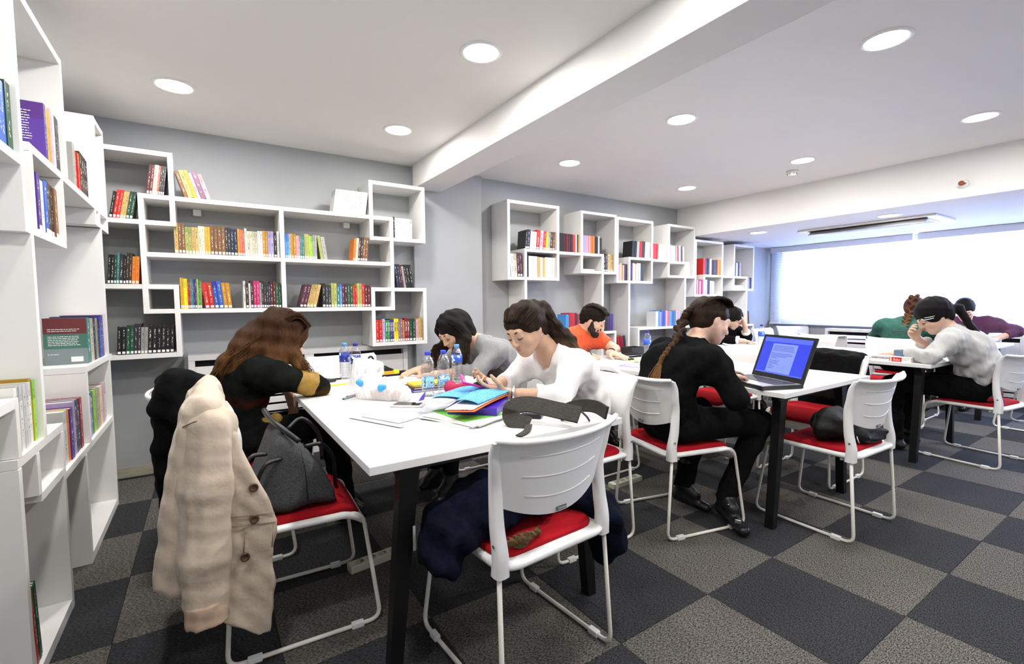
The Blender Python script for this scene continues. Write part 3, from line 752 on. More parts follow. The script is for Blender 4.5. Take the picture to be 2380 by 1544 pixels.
# display books standing face-on in the third tree bookcase
def face_book(x0, x1, y, z0, z1, parts, label):
    r = empty('book', ((x0+x1)/2, y, z0)); tag(r, label, 'book')
    box('pages', (x0+0.002, y+0.002, z0+0.002), (x1-0.002, y+0.018, z1-0.002), M_PAGES, r)
    for q, (a, b, col) in enumerate(parts):
        box('cover', (x0, y, z0+(z1-z0)*a), (x1, y+0.002, z0+(z1-z0)*b), mat('face_%02x%02x%02x' % tuple(int(255*c) for c in col), col, 0.45), r)
    box('cover', (x0, y+0.018, z0), (x1, y+0.02, z1), mat('face_%02x%02x%02x' % tuple(int(255*c) for c in parts[0][2]), parts[0][2], 0.45), r)
    return r
face_book(3.776, 3.930, 2.95, 1.301, 1.66, [(0.0, 0.68, (0.55, 0.56, 0.6)), (0.68, 0.90, (0.02, 0.02, 0.025)), (0.90, 1.0, (0.5, 0.03, 0.05))], 'grey, black and red book standing face-on in the third tree bookcase')

# back-cover print on the book nearest the viewer of two stacks on the side bookcase
def side_print(bk, bands, lines, m_line, label=None):
    bpy.context.view_layer.update()
    m = bk.matrix_world
    w, d, h = m.to_scale()
    p = m.translation
    x0, x1 = p.x-d/2, p.x+d/2; yy = p.y-w/2-0.0006
    for (a, b, col) in bands:
        o = box('cover_print', (x0+0.0005, yy-0.0006, p.z+h*a), (x1-0.0005, yy, p.z+h*b), mat('print_%02x%02x%02x' % tuple(int(255*c) for c in col), col, 0.4))
        o.parent = bk; o.matrix_parent_inverse = m.inverted()
    parts = []
    rnd = random.Random(3)
    for (za, zb, n, xa, xb) in lines:
        for k in range(n):
            zz = p.z+h*(zb-(zb-za)*(k+0.5)/n); xe = x0+d*(xb-rnd.uniform(0, 0.12)*(xb-xa))
            xx = x0+d*xa
            while xx < xe:
                ww = rnd.uniform(0.006, 0.018)
                parts.append(box_vf((xx, yy-0.0012, zz-h*0.006), (min(xx+ww, xe), yy-0.0007, zz+h*0.006))); xx += ww+0.0025
    v, f = join_vf(parts)
    o = pydata('text_lines', v, f, m_line); o.parent = bk; o.matrix_parent_inverse = m.inverted(); o['kind'] = 'stuff'
side_print(pur[0], [], [(0.35, 0.86, 12, 0.08, 0.8), (0.90, 0.93, 1, 0.1, 0.4)], M_LETTER_W)
side_print(tealr[0], [(0.66, 1.0, srgb('#6e3438')), (0.34, 0.66, srgb('#4a7468')), (0.0, 0.34, srgb('#7e8a8c'))],
           [(0.70, 0.78, 2, 0.1, 0.85), (0.40, 0.62, 6, 0.1, 0.85), (0.2, 0.24, 1, 0.08, 0.35)], M_LETTER_W)
bpy.context.view_layer.update()
_m = tealr[0].matrix_world; _p = _m.translation; _w, _d, _h = _m.to_scale()
o = box('barcode_label', (_p.x+_d*0.1, _p.y-_w/2-0.0022, _p.z+_h*0.05), (_p.x+_d*0.38, _p.y-_w/2-0.0012, _p.z+_h*0.16), M_STICKER); o.parent = tealr[0]; o.matrix_parent_inverse = _m.inverted()

# ================================================================== TABLES
def table(name, x0, x1, y0, y1, label, zt=0.74):
    r = empty(name, ((x0+x1)/2, (y0+y1)/2, 0)); tag(r, label, 'table', 'white study tables')
    box('tabletop', (x0, y0, zt-0.025), (x1, y1, zt), M_TABLE, r, bevel=0.0015)
    for sy, yy in ((1, y0+0.10), (-1, y1-0.10)):
        box('cross_rail', (x0+0.10, yy-0.02, zt-0.065), (x1-0.10, yy+0.02, zt-0.0255), M_BLACK_METAL, r, bevel=0.003)
        for sx, xx in ((1, x0), (-1, x1)):
            V, F = [], []
            a = xx+sx*0.15; b = xx+sx*0.085
            for (cx, cz, hw, hd) in ((a, zt-0.028, 0.038, 0.022), (a-sx*0.006, zt-0.10, 0.030, 0.022), (b, 0.0, 0.020, 0.022)):
                # folded steel profile: an L with a front flange
                V += [(cx-hw, yy-hd, cz), (cx+hw, yy-hd, cz), (cx+hw, yy+hd, cz), (cx+hw-0.012, yy+hd, cz), (cx+hw-0.014, yy-hd+0.016, cz), (cx-hw+0.014, yy-hd+0.016, cz), (cx-hw+0.012, yy+hd, cz), (cx-hw, yy+hd, cz)]
            for k in range(2):
                for q in range(8):
                    F.append((k*8+q, k*8+(q+1) % 8, (k+1)*8+(q+1) % 8, (k+1)*8+q))
            F += [tuple(reversed(range(8))), tuple(16+q for q in range(8))]
            pydata('leg', V, F, M_BLACK_METAL, r)
    for xx in (x0+0.2, x1-0.2):
        box('side_rail', (xx-0.018, y0+0.121, zt-0.06), (xx+0.018, y1-0.121, zt-0.0255), M_BLACK_METAL, r)
    return r
t1 = table('study_table', -1.31, -0.31, 0.18, 1.98, 'white rectangular table with black legs nearest the viewer')
t2 = table('study_table', 0.70, 1.70, 0.06, 1.86, 'white rectangular table with black legs carrying the laptop')
t3 = table('study_table', 2.58, 3.58, 0.01, 1.84, 'white rectangular table with black legs beside the woman in grey sweatshirt')
t4 = table('study_table', 4.64, 5.44, 0.10, 1.9, 'white rectangular table with black legs closest to the windows')
box('inspection_label', (-1.158, 0.2545, 0.42), (-1.150, 0.2565, 0.50), M_STICKER, t1)

# ================================================================== CHAIRS
def make_chair():
    r = empty('stacking_chair', (0, 0, 0))
    # sled legs
    for s in (-1, 1):
        pts = round_path([(s*0.185, 0.10, 0.418), (s*0.20, 0.205, 0.418), (s*0.232, 0.255, 0.0085), (s*0.232, -0.245, 0.0085), (s*0.222, -0.215, 0.44)], 0.045, 5)
        sl = tube('sled_leg', pts, 0.0078, M_ROD, r, seg=8)
        for yy in (0.17, -0.165):
            box('glide', (s*0.232-0.011, yy-0.022, 0.0), (s*0.232+0.011, yy+0.022, 0.02), M_PLASTIC, sl, bevel=0.003)
    tube('cross_bar', [(-0.19, 0.11, 0.412), (0.19, 0.11, 0.412)], 0.007, M_ROD, r, seg=8)
    tube('cross_bar', [(-0.215, -0.17, 0.408), (0.215, -0.17, 0.408)], 0.007, M_ROD, r, seg=8)
    # seat shell: rounded outline lofted with waterfall front
    def outline(hw, yf, yb, n=10, rr=0.09):
        P = []
        cs = ((hw-rr, yf-rr, 0), (-hw+rr, yf-rr, 90), (-hw+rr*0.8, yb+rr*0.8, 180), (hw-rr*0.8, yb+rr*0.8, 270))
        for q, (cx, cy, a0) in enumerate(cs):
            r_ = rr if q < 2 else rr*0.8
            for k in range(n+1):
                a = math.radians(a0+90*k/n); P.append((cx+r_*math.cos(a), cy+r_*math.sin(a)))
        return P
    def zc(x, y, z):   # gentle dish and front roll
        d = -0.010*(1-min(1, (x/0.22)**2)) if abs(y) < 0.2 else 0
        if y > 0.12: z -= 0.9*(y-0.12)**2/0.12*0.9
        if y < -0.05: z -= 0.0
        return z + d*0.4
    def loft(levels):
        V, F = [], []
        n = None
        for (hw, yf, yb, z) in levels:
            P = outline(hw, yf, yb); n = len(P)
            V += [(x, y, zc(x, y, z)) for x, y in P]
        for i in range(len(levels)-1):
            for k in range(n): F.append((i*n+k, i*n+(k+1) % n, (i+1)*n+(k+1) % n, (i+1)*n+k))
        # caps as grids towards centre
        for base, rev, z in ((0, True, levels[0][3]), ((len(levels)-1)*n, False, levels[-1][3])):
            prev = list(range(base, base+n))
            for s in (0.85, 0.6, 0.3):
                lv = levels[0] if rev else levels[-1]
                P = outline(lv[0], lv[1], lv[2]); cur = []
                cyy = (lv[1]+lv[2])/2
                for (x, y) in P:
                    xx, yy = x*s, cyy+(y-cyy)*s
                    V.append((xx, yy, zc(xx, yy, z + (0.006*(1-s) if (not rev and lv[0] < 0.215) else 0)))); cur.append(len(V)-1)
                for k in range(n):
                    q = (prev[k], prev[(k+1) % n], cur[(k+1) % n], cur[k])
                    F.append(tuple(reversed(q)) if rev else q)
                prev = cur
            F.append(tuple(reversed(prev)) if rev else tuple(prev))
        return V, F
    v, f = loft([(0.205, 0.205, -0.22, 0.412), (0.226, 0.228, -0.243, 0.420), (0.230, 0.232, -0.247, 0.430), (0.224, 0.226, -0.241, 0.439)])
    pydata('seat_shell', v, f, M_PLASTIC, r, True)
    v, f = loft([(0.206, 0.205, -0.205, 0.4385), (0.208, 0.206, -0.206, 0.446), (0.200, 0.198, -0.198, 0.456)])
    pydata('seat_pad', v, f, M_RED_FABRIC, r, True)
    # backrest panel
    nu, nv_ = 16, 14
    def bp_(u, v, off):
        hw = 0.212+0.034*v
        zl = 0.548+0.055*u*u; zt = 0.800+0.012*u*u*u*u
        z = zl+(zt-zl)*v
        y = -0.222-0.30*(z-0.5)*0.62+0.058*u*u
        fl = max(0, v-0.88)/0.12
        y -= 0.022*fl*fl; z += 0.004*fl
        return (u*hw, y+off, z)
    V, F = [], []
    for off in (0.005, -0.006):
        for j in range(nv_+1):
            for i in range(nu+1):
                V.append(bp_(-1+2*i/nu, j/nv_, off))
    S = (nu+1)*(nv_+1)
    for j in range(nv_):
        for i in range(nu):
            a = j*(nu+1)+i
            F.append((a, a+nu+1, a+nu+2, a+1)); F.append((S+a, S+a+1, S+a+nu+2, S+a+nu+1))
    for i in range(nu):
        F.append((i, i+1, S+i+1, S+i)); a = nv_*(nu+1)+i; F.append((a, S+a, S+a+1, a+1))
    for j in range(nv_):
        a = j*(nu+1); F.append((a, S+a, S+a+nu+1, a+nu+1)); a += nu; F.append((a, a+nu+1, S+a+nu+1, S+a))
    bk = autosmooth(pydata('backrest', V, F, M_PLASTIC, r), 50)
    # rolled lip along the top edge
    tube('top_lip', [Vector(bp_(-1+2*i/12, 1.0, -0.006)) for i in range(13)], [0.008]+[0.010]*11+[0.008], M_PLASTIC, bk, seg=8)
    for q, vv in enumerate((0.25, 0.52, 0.79)):
        w = (0.62, 0.66, 0.70)[q]
        tube('back_rib', [Vector(bp_(-w+2*w*i/8, vv, -0.0065)) for i in range(9)], 0.0022, M_PLASTIC, bk, seg=6)
    o = box('maker_plate', (-0.02, -0.2445, 0.556), (0.02, -0.2420, 0.568), mat('grey_plate', (0.10, 0.10, 0.11), 0.4), bk)
    mwp = Matrix.Translation((0, -0.2448, 0.562)) @ Matrix.Rotation(math.pi/2, 4, 'X')
    text_mesh('maker_name', 'COLOLIX', 0.0085, M_LETTER_W, bk, mwp, bold=True)
    # side uprights joining seat and back
    for s in (-1, 1):
        pts = [Vector((s*0.215, -0.212, 0.405)), Vector((s*0.216, -0.214, 0.47)), Vector((s*0.217, -0.200, 0.55)), Vector(bp_(s*0.985, 0.25, 0.0)), Vector(bp_(s*0.985, 0.55, 0)), Vector(bp_(s*0.985, 0.8, 0)), Vector(bp_(s*0.985, 0.97, 0))]
        pts = spline(pts, 4)
        n = len(pts); rad = [0.030-0.016*(i/(n-1))**0.8 for i in range(n)]
        V, F = [], []
        for i, p in enumerate(pts):   # rounded rectangular section
            hx = 0.024-0.012*(i/(n-1)); hy = rad[i]*0.8
            for k in range(12):
                a = 2*math.pi*k/12; ca, sa = math.cos(a), math.sin(a)
                V.append((p.x+hx*math.copysign(abs(ca)**0.55, ca), p.y+hy*math.copysign(abs(sa)**0.55, sa), p.z))
        for i in range(n-1):
            for k in range(12): F.append((i*12+k, i*12+(k+1) % 12, (i+1)*12+(k+1) % 12, (i+1)*12+k))
        F += [tuple(reversed(range(12))), tuple((n-1)*12+k for k in range(12))]
        up = autosmooth(pydata('upright', V, F, M_PLASTIC, r), 60)
        vv, ff = lathe_vf([(0.005, 0), (0.005, 0.002), (0.0005, 0.0025)], 10)
        pydata('bolt', [(s*0.2395+s*p[2]*0.6, -0.214+p[0], 0.50+p[1]) for p in vv], ff, M_SCREW, up)
    return r
def copy_tree(o, parent=None):
    c = o.copy(); COL.objects.link(c); c.parent = parent
    for ch in list(o.children):
        copy_tree(ch, c)
    return c
CH = [(-0.79, 0.235, 4, 'white chair at the near table end with a navy coat on its seat'),
      (-1.405, 0.845, -93, 'white chair with red seat under the beige trench coat and grey bag'),
      (-1.60, 1.52, -92, 'white chair of the long-haired woman in the dark top'),
      (-0.83, 2.27, 180, 'white chair at the far end of the near table below the shelf'),
      (0.03, 1.60, 90, 'white chair behind the woman in the grey sweater'),
      (-0.13, 0.73, 90, 'white chair behind the woman in the white shirt'),
      (0.66, 1.40, -90, 'empty chair with red seat between white shirt and laptop table'),
      (0.50, 0.535, -103, 'white chair under the woman with the braid at the laptop'),
      (1.17, 0.07, -2, 'white chair with black bag on its seat at the laptop table end'),
      (3.17, -0.09, -8, 'white chair with red seat under the woman in grey sweatshirt'),
      (1.82, 1.15, 90, 'empty white chair across the table behind the laptop'),
      (1.82, 0.44, 90, 'white chair with a black jacket hung over its back'),
      (1.08, 2.10, 180, 'white chair of the man in the orange polo'),
      (3.30, 2.08, 180, 'white chair of the woman with glasses resting on her hand'),
      (2.52, 1.15, -90, 'white chair back to back with the empty chair behind the laptop'),
      (3.72, 1.40, 90, 'empty white chair in front of the radiator cover by the corner'),
      (3.72, 0.64, 90, 'empty white chair in front of the woman in green'),
      (4.46, 1.42, -90, 'white chair facing the window table near the corner'),
      (4.44, 0.72, -90, 'white chair of the woman in the green top'),
      (5.78, 2.35, 150, 'white chair standing against the radiator cover'),
      (4.92, 2.25, 180, 'white chair turned to the window table near the blind'),
      (4.34, 2.33, 172, 'white chair beside the last tree bookcase with a black strap'),
      (4.72, -0.22, -4, 'white chair with red seat at the near end of the window table'),
      (5.56, 0.50, 90, 'white chair of the person in the purple top')]
_proto = make_chair()
CHAIRS = []
for k, (x, y, a, lb) in enumerate(CH):
    c = _proto if k == 0 else copy_tree(_proto)
    CHAIRS.append(c)
for c, (x, y, a, lb) in zip(CHAIRS, CH):
    c.location = (x, y, 0); c.rotation_euler = (0, 0, math.radians(a)); tag(c, lb, 'chair', 'white stacking chairs with red seats')

# ---- power strips on the floor
def power_strip(x, y, a, n, label):
    r = empty('power_strip', (0, 0, 0)); tag(r, label, 'power strip', 'power strips on the carpet')
    L = 0.055*n+0.05
    mm = mat('cream_plastic', (0.60, 0.58, 0.48), 0.4)
    box('housing', (-L/2, -0.027, 0.0), (L/2, 0.027, 0.035), mm, r, bevel=0.005)
    for k in range(n):
        cx = -L/2+0.05+0.055*k
        v, f = lathe_vf([(0.021, 0.0005), (0.021, 0.0012), (0.018, 0.0012), (0.018, 0.0004), (0.0005, 0.0004)], 16, (cx, 0, 0.035))
        so = pydata('socket', v, f, mat('beige_socket', (0.42, 0.38, 0.28), 0.5), r, True)
        for s in (-1, 1):
            v, f = lathe_vf([(0.0025, 0.0), (0.0025, 0.0012), (0.0003, 0.0012)], 8, (cx+s*0.0095, 0, 0.0355))
            pydata('pin_hole', v, f, M_DARKSLOT, so)
    r.location = (x, y, 0); r.rotation_euler = (0, 0, a)
    return r
power_strip(-1.05, 1.0, 0.12, 4, 'cream power strip on the carpet under the near table')
power_strip(0.60, 1.01, 0.02, 4, 'cream power strip on the carpet beside the laptop table')
# ================================================================== SDF modelling for people, clothes and soft things
def _v(p): return np.array(p, dtype=np.float32)
def norm(a):
    a = np.array(a, dtype=float); return a/(np.linalg.norm(a)+1e-12)
class Sdf:
    """small implicit modeller: union/subtract of tapered capsules, ellipsoids and boxes, meshed by surface nets"""
    def __init__(self): self.ops = []
    def cap(self, a, b, ra, rb=None, k=0.02, lat=None, ratio=1.0, flat0=False, flat1=False, sub=False):
        rb = ra if rb is None else rb
        a = np.array(a, float); b = np.array(b, float); R = max(ra, rb)*max(1, ratio)+k
        self.ops.append(('cap', np.minimum(a, b)-R, np.maximum(a, b)+R, k, sub, (a, b, ra, rb, None if lat is None else norm(lat), ratio, flat0, flat1)))
        return self
    def chain(self, pts, rads, k=0.02, **kw):
        for i in range(len(pts)-1): self.cap(pts[i], pts[i+1], rads[i], rads[i+1], k, **kw)
        return self
    def ell(self, c, r, ax=None, k=0.02, sub=False):
        c = np.array(c, float); r = np.array(r, float); R = r.max()+k
        ax = np.eye(3) if ax is None else np.array(ax, float)     # rows: local axes in world
        self.ops.append(('ell', c-R, c+R, k, sub, (c, r, ax)))
        return self
    def rbox(self, c, h, ax=None, rr=0.01, k=0.01, sub=False):
        c = np.array(c, float); h = np.array(h, float); R = np.linalg.norm(h)+rr+k
        ax = np.eye(3) if ax is None else np.array(ax, float)
        self.ops.append(('box', c-R, c+R, k, sub, (c, h, ax, rr)))
        return self
    def half(self, p, n, lo, hi, k=0.004):
        """cut away everything on the +n side of plane through p inside the box lo..hi"""
        self.ops.append(('half', np.array(lo, float), np.array(hi, float), k, True, (np.array(p, float), norm(n))))
        return self
    def noise(self, amp, freq, seed=0, ani=(1, 1, 1)):
        self.ops.append(('noise', None, None, 0, False, (amp, freq, seed, ani))); return self
    def poly(self, pts, o, u, v, t, rr=0.01, k=0.02, sub=False):
        """polygon slab: pts in (u, v) about origin o, half thickness t along u x v"""
        P = np.array(pts, float); o = np.array(o, float); u = norm(u); v = norm(v); w = np.cross(u, v)
        Q = o+P[:, :1]*u+P[:, 1:]*v; R = t+rr+k
        self.ops.append(('poly', Q.min(0)-R, Q.max(0)+R, k, sub, (P, o, u, v, w, t, rr)))
        return self
    def mesh(self, h):
        adds = [o for o in self.ops if not o[4] and o[0] != 'noise']
        lo = np.min([o[1] for o in adds], 0)-2*h; hi = np.max([o[2] for o in adds], 0)+2*h
        n = np.ceil((hi-lo)/h).astype(int)+1
        D = np.full(n, 0.5, np.float32)
        X = [(lo[i]+h*np.arange(n[i])).astype(np.float32) for i in range(3)]
        for kind, l, u, k, sub, par in self.ops:
            if kind == 'noise':
                amp, fr, seed, ani = par; rs = np.random.RandomState(seed)
                m = np.abs(D) < 4*h+3*amp; ii = np.nonzero(m)
                p = np.stack([X[q][ii[q]] for q in range(3)], 1).astype(np.float32)
                s = np.zeros(len(p), np.float32)
                for _ in range(5):
                    w = rs.normal(size=3)*fr*np.array(ani); s += np.sin(p@w.astype(np.float32)+rs.uniform(0, 6))
                D[ii] += amp*s/2.2
                continue
            i0 = np.maximum(np.floor((l-lo)/h).astype(int), 0); i1 = np.minimum(np.ceil((u-lo)/h).astype(int)+1, n)
            if (i1 <= i0).any(): continue
            sl = tuple(slice(a, b) for a, b in zip(i0, i1))
            x = X[0][sl[0]][:, None, None]; y = X[1][sl[1]][None, :, None]; z = X[2][sl[2]][None, None, :]
            if kind == 'cap':
                a, b, ra, rb, lat, ratio, f0, f1 = par
                ba = b-a; L2 = float(ba@ba)+1e-12
                t0 = ((x-a[0])*ba[0]+(y-a[1])*ba[1]+(z-a[2])*ba[2])/L2
                t = np.clip(t0, 0, 1)
                qx = x-a[0]-t*ba[0]; qy = y-a[1]-t*ba[1]; qz = z-a[2]-t*ba[2]
                q2 = qx*qx+qy*qy+qz*qz
                if lat is not None:
                    w = qx*lat[0]+qy*lat[1]+qz*lat[2]
                    q2 = q2-w*w*(1-1/ratio**2)
                d = np.sqrt(np.maximum(q2, 0))-(ra+(rb-ra)*t)
                Ln = math.sqrt(L2)
                if f1: d = np.maximum(d, (t0-1)*Ln)
                if f0: d = np.maximum(d, -t0*Ln)
            elif kind == 'ell':
                c, r, ax = par
                px, py, pz = x-c[0], y-c[1], z-c[2]
                u_ = [(px*ax[q][0]+py*ax[q][1]+pz*ax[q][2])/r[q] for q in range(3)]
                kk = np.sqrt(u_[0]**2+u_[1]**2+u_[2]**2)
                g = np.sqrt((u_[0]/r[0])**2+(u_[1]/r[1])**2+(u_[2]/r[2])**2)+1e-9
                d = kk*(kk-1)/g
            elif kind == 'box':
                c, hh, ax, rr = par
                px, py, pz = x-c[0], y-c[1], z-c[2]
                u_ = [np.abs(px*ax[q][0]+py*ax[q][1]+pz*ax[q][2])-(hh[q]-rr) for q in range(3)]
                out = np.sqrt(sum(np.maximum(q, 0)**2 for q in u_))
                d = out+np.minimum(np.maximum(np.maximum(u_[0], u_[1]), u_[2]), 0)-rr
            elif kind == 'poly':
                P_, o_, u0, v0, w0, t_, rr = par
                px, py, pz = x-o_[0], y-o_[1], z-o_[2]
                a_ = px*u0[0]+py*u0[1]+pz*u0[2]; b_ = px*v0[0]+py*v0[1]+pz*v0[2]; c_ = np.abs(px*w0[0]+py*w0[1]+pz*w0[2])-t_+rr
                d2 = None; ins = None; m_ = len(P_)
                for q in range(m_):
                    e = P_[(q+1) % m_]-P_[q]; wa = a_-P_[q][0]; wb = b_-P_[q][1]
                    tt = np.clip((wa*e[0]+wb*e[1])/(e@e+1e-12), 0, 1)
                    dd = (wa-tt*e[0])**2+(wb-tt*e[1])**2
                    d2 = dd if d2 is None else np.minimum(d2, dd)
                    y0_, y1_ = P_[q][1], P_[(q+1) % m_][1]
                    if abs(y1_-y0_) > 1e-9:
                        cr_ = ((b_ >= y0_) != (b_ >= y1_)) & (a_ < P_[q][0]+(b_-y0_)*e[0]/e[1])
                        ins = cr_ if ins is None else (ins ^ cr_)
                d2 = np.sqrt(d2); d2 = np.where(ins, -d2, d2)+rr
                d = np.sqrt(np.maximum(d2, 0)**2+np.maximum(c_, 0)**2)+np.minimum(np.maximum(d2, c_), 0)-rr
            else:
                p0, nn = par
                d = -((x-p0[0])*nn[0]+(y-p0[1])*nn[1]+(z-p0[2])*nn[2])
            A = D[sl]; d = np.broadcast_to(d, A.shape)
            if sub:
                hh_ = np.maximum(k-np.abs(A+d), 0)/k; D[sl] = np.maximum(A, -d)+hh_*hh_*k*0.25
            else:
                hh_ = np.maximum(k-np.abs(A-d), 0)/k; D[sl] = np.minimum(A, d)-hh_*hh_*k*0.25
        # ---- surface nets
        S = D < 0
        c = np.zeros(tuple(m-1 for m in n), np.int8)
        for dx in (0, 1):
            for dy in (0, 1):
                for dz in (0, 1): c += S[dx:n[0]-1+dx, dy:n[1]-1+dy, dz:n[2]-1+dz]
        act = (c > 0) & (c < 8)
        I = np.stack(np.nonzero(act), 1)
        idx = np.full(act.shape, -1, np.int32); idx[act] = np.arange(len(I))
        co = [(a, b, d) for a in (0, 1) for b in (0, 1) for d in (0, 1)]
        val = np.stack([D[I[:, 0]+a, I[:, 1]+b, I[:, 2]+d] for a, b, d in co], 1)
        P = np.zeros((len(I), 3), np.float64); C = np.zeros(len(I))
        for e in range(8):
            for f in range(e+1, 8):
                df = [abs(p-q) for p, q in zip(co[e], co[f])]
                if sum(df) != 1: continue
                v0, v1 = val[:, e], val[:, f]; m = (v0 < 0) != (v1 < 0)
                t = v0[m]/(v0[m]-v1[m])
                P[m] += np.array(co[e])+t[:, None]*(np.array(co[f])-np.array(co[e])); C[m] += 1
        V = lo+h*(I+P/np.maximum(C, 1)[:, None])
        Fs = []
        for ax in range(3):
            b, d = (ax+1) % 3, (ax+2) % 3
            s0 = [slice(None)]*3; s1 = [slice(None)]*3
            s0[ax] = slice(0, n[ax]-1); s1[ax] = slice(1, n[ax])
            ch = S[tuple(s0)] != S[tuple(s1)]
            J = np.stack(np.nonzero(ch), 1)
            ok = (J[:, b] > 0) & (J[:, d] > 0) & (J[:, b] < n[b]-1) & (J[:, d] < n[d]-1)
            J = J[ok]
            def at_(ob, od):
                K = J.copy(); K[:, b] -= ob; K[:, d] -= od
                return idx[K[:, 0], K[:, 1], K[:, 2]]
            q = np.stack([at_(1, 1), at_(0, 1), at_(0, 0), at_(1, 0)], 1)
            ins = S[J[:, 0], J[:, 1], J[:, 2]]
            q[~ins] = q[~ins][:, ::-1]
            Fs.append(q)
        F = np.concatenate(Fs); F = F[(F >= 0).all(1)]
        return V, F
    def build(self, name, h, material, parent=None):
        V, F = self.mesh(h)
        me = bpy.data.meshes.new(name)
        me.vertices.add(len(V)); me.vertices.foreach_set('co', V.astype(np.float32).ravel())
        me.loops.add(len(F)*4); me.loops.foreach_set('vertex_index', F.astype(np.int32).ravel())
        me.polygons.add(len(F)); me.polygons.foreach_set('loop_start', (np.arange(len(F))*4).astype(np.int32))
        me.polygons.foreach_set('use_smooth', np.ones(len(F), bool))
        me.update(); me.validate()
        return new_obj(name, me, material, parent)

# ------------------------------------------------------------------ figures
M_SKIN = mat('skin_olive', (0.55, 0.34, 0.23), 0.5, noise=0.06, nscale=25, sss=0.12)
M_SKIN2 = mat('skin_fair', (0.66, 0.42, 0.31), 0.5, noise=0.05, nscale=25, sss=0.12)
M_LIP = mat('lips', (0.46, 0.17, 0.15), 0.4)
M_BROW = mat('dark_brow', (0.025, 0.017, 0.012), 0.7)
def hair_mat(name, c, c2=None, z0=0, z1=1):
    """strand-streaked hair, optionally running from dark roots to lighter ends (by height)"""
    m = mat(name, tuple(q*0.6 for q in c), 0.6, noise=0.3, nscale=9, bump=0.5, bscale=40, stretch=(14, 14, 1.5), spec=0.15)
    if c2:
        nt = m.node_tree; b = nt.nodes['Principled BSDF']
        tc = nt.nodes.new('ShaderNodeNewGeometry'); sx = nt.nodes.new('ShaderNodeSeparateXYZ'); nt.links.new(tc.outputs['Position'], sx.inputs[0])
        mr = nt.nodes.new('ShaderNodeMapRange'); mr.inputs['From Min'].default_value = z1; mr.inputs['From Max'].default_value = z0
        nt.links.new(sx.outputs['Z'], mr.inputs['Value'])
        src = b.inputs['Base Color'].links[0].from_socket
        hx = nt.nodes.new('ShaderNodeMix'); hx.data_type = 'RGBA'; hx.blend_type = 'MIX'
        k = [c2[i]/max(c[i], 1e-3) for i in range(3)]
        ml = nt.nodes.new('ShaderNodeMix'); ml.data_type = 'RGBA'; ml.blend_type = 'MULTIPLY'; ml.inputs['Factor'].default_value = 1
        ml.clamp_result = False
        nt.links.new(src, ml.inputs['A']); ml.inputs['B'].default_value = (*k, 1)
        nt.links.new(mr.outputs[0], hx.inputs['Factor']); nt.links.new(src, hx.inputs['A']); nt.links.new(ml.outputs['Result'], hx.inputs['B'])
        nt.links.new(hx.outputs['Result'], b.inputs['Base Color'])
    return m

class Frame:
    """head frame: forward f, up u, right r; P(x, y, z) = centre + x*r + y*f + z*u"""
    def __init__(s, c, f, u, sc=1.0):
        s.c = np.array(c, float); s.f = norm(f); s.r = norm(np.cross(s.f, u)); s.u = np.cross(s.r, s.f); s.s = sc
        s.ax = np.stack([s.r, s.f, s.u])
    def P(s, x, y, z): return s.c+s.s*(x*s.r+y*s.f+z*s.u)

def head_sdf(S, F, neck, k=0.012, male=False):
    s = F.s; P = F.P
    S.ell(P(0, -0.018, 0.030), s*np.array((0.073, 0.092, 0.082)), F.ax, k=0.02)
    S.ell(P(0, 0.022, -0.012), s*np.array((0.062, 0.068, 0.080)), F.ax, k=0.03)
    S.cap(P(0, 0.040, -0.040), P(0, 0.062, -0.088), s*0.045, s*0.026, k=0.03)              # jaw and chin
    for q in (-1, 1):
        S.cap(P(q*0.050, 0.0, -0.038), P(q*0.022, 0.055, -0.082), s*0.024, s*0.02, k=0.025)   # jaw line
        S.ell(P(q*0.034, 0.062, -0.028), s*np.array((0.022, 0.020, 0.022)), F.ax, k=0.02)   # cheeks
        S.ell(P(q*0.073, -0.008, -0.008), s*np.array((0.009, 0.018, 0.030)), F.ax, k=0.006)  # ears
        S.ell(P(q*0.031, 0.098, 0.006), s*np.array((0.018, 0.013, 0.012)), F.ax, k=0.012, sub=True)
        S.ell(P(q*0.030, 0.077, 0.004), s*np.array((0.016, 0.0135, 0.0125)), F.ax, k=0.004)  # lowered lids
    S.cap(P(-0.034, 0.079, 0.026), P(0.034, 0.079, 0.026), s*0.010, k=0.018)
    S.cap(P(0, 0.088, 0.014), P(0, 0.108, -0.026), s*0.0075, s*0.0105, k=0.010)           # nose
    for q in (-1, 1): S.ell(P(q*0.0105, 0.098, -0.030), s*np.array((0.0075, 0.009, 0.007)), F.ax, k=0.006)
    S.ell(P(0, 0.086, -0.052), s*np.array((0.026, 0.014, 0.007)), F.ax, k=0.008)
    S.ell(P(0, 0.084, -0.064), s*np.array((0.021, 0.014, 0.008)), F.ax, k=0.008)
    S.cap(P(-0.022, 0.101, -0.0575), P(0.022, 0.101, -0.0575), s*0.0028, k=0.004, sub=True)
    S.cap(P(0, -0.028, -0.045), neck, s*(0.058 if male else 0.050), 0.056 if male else 0.050, k=0.03)

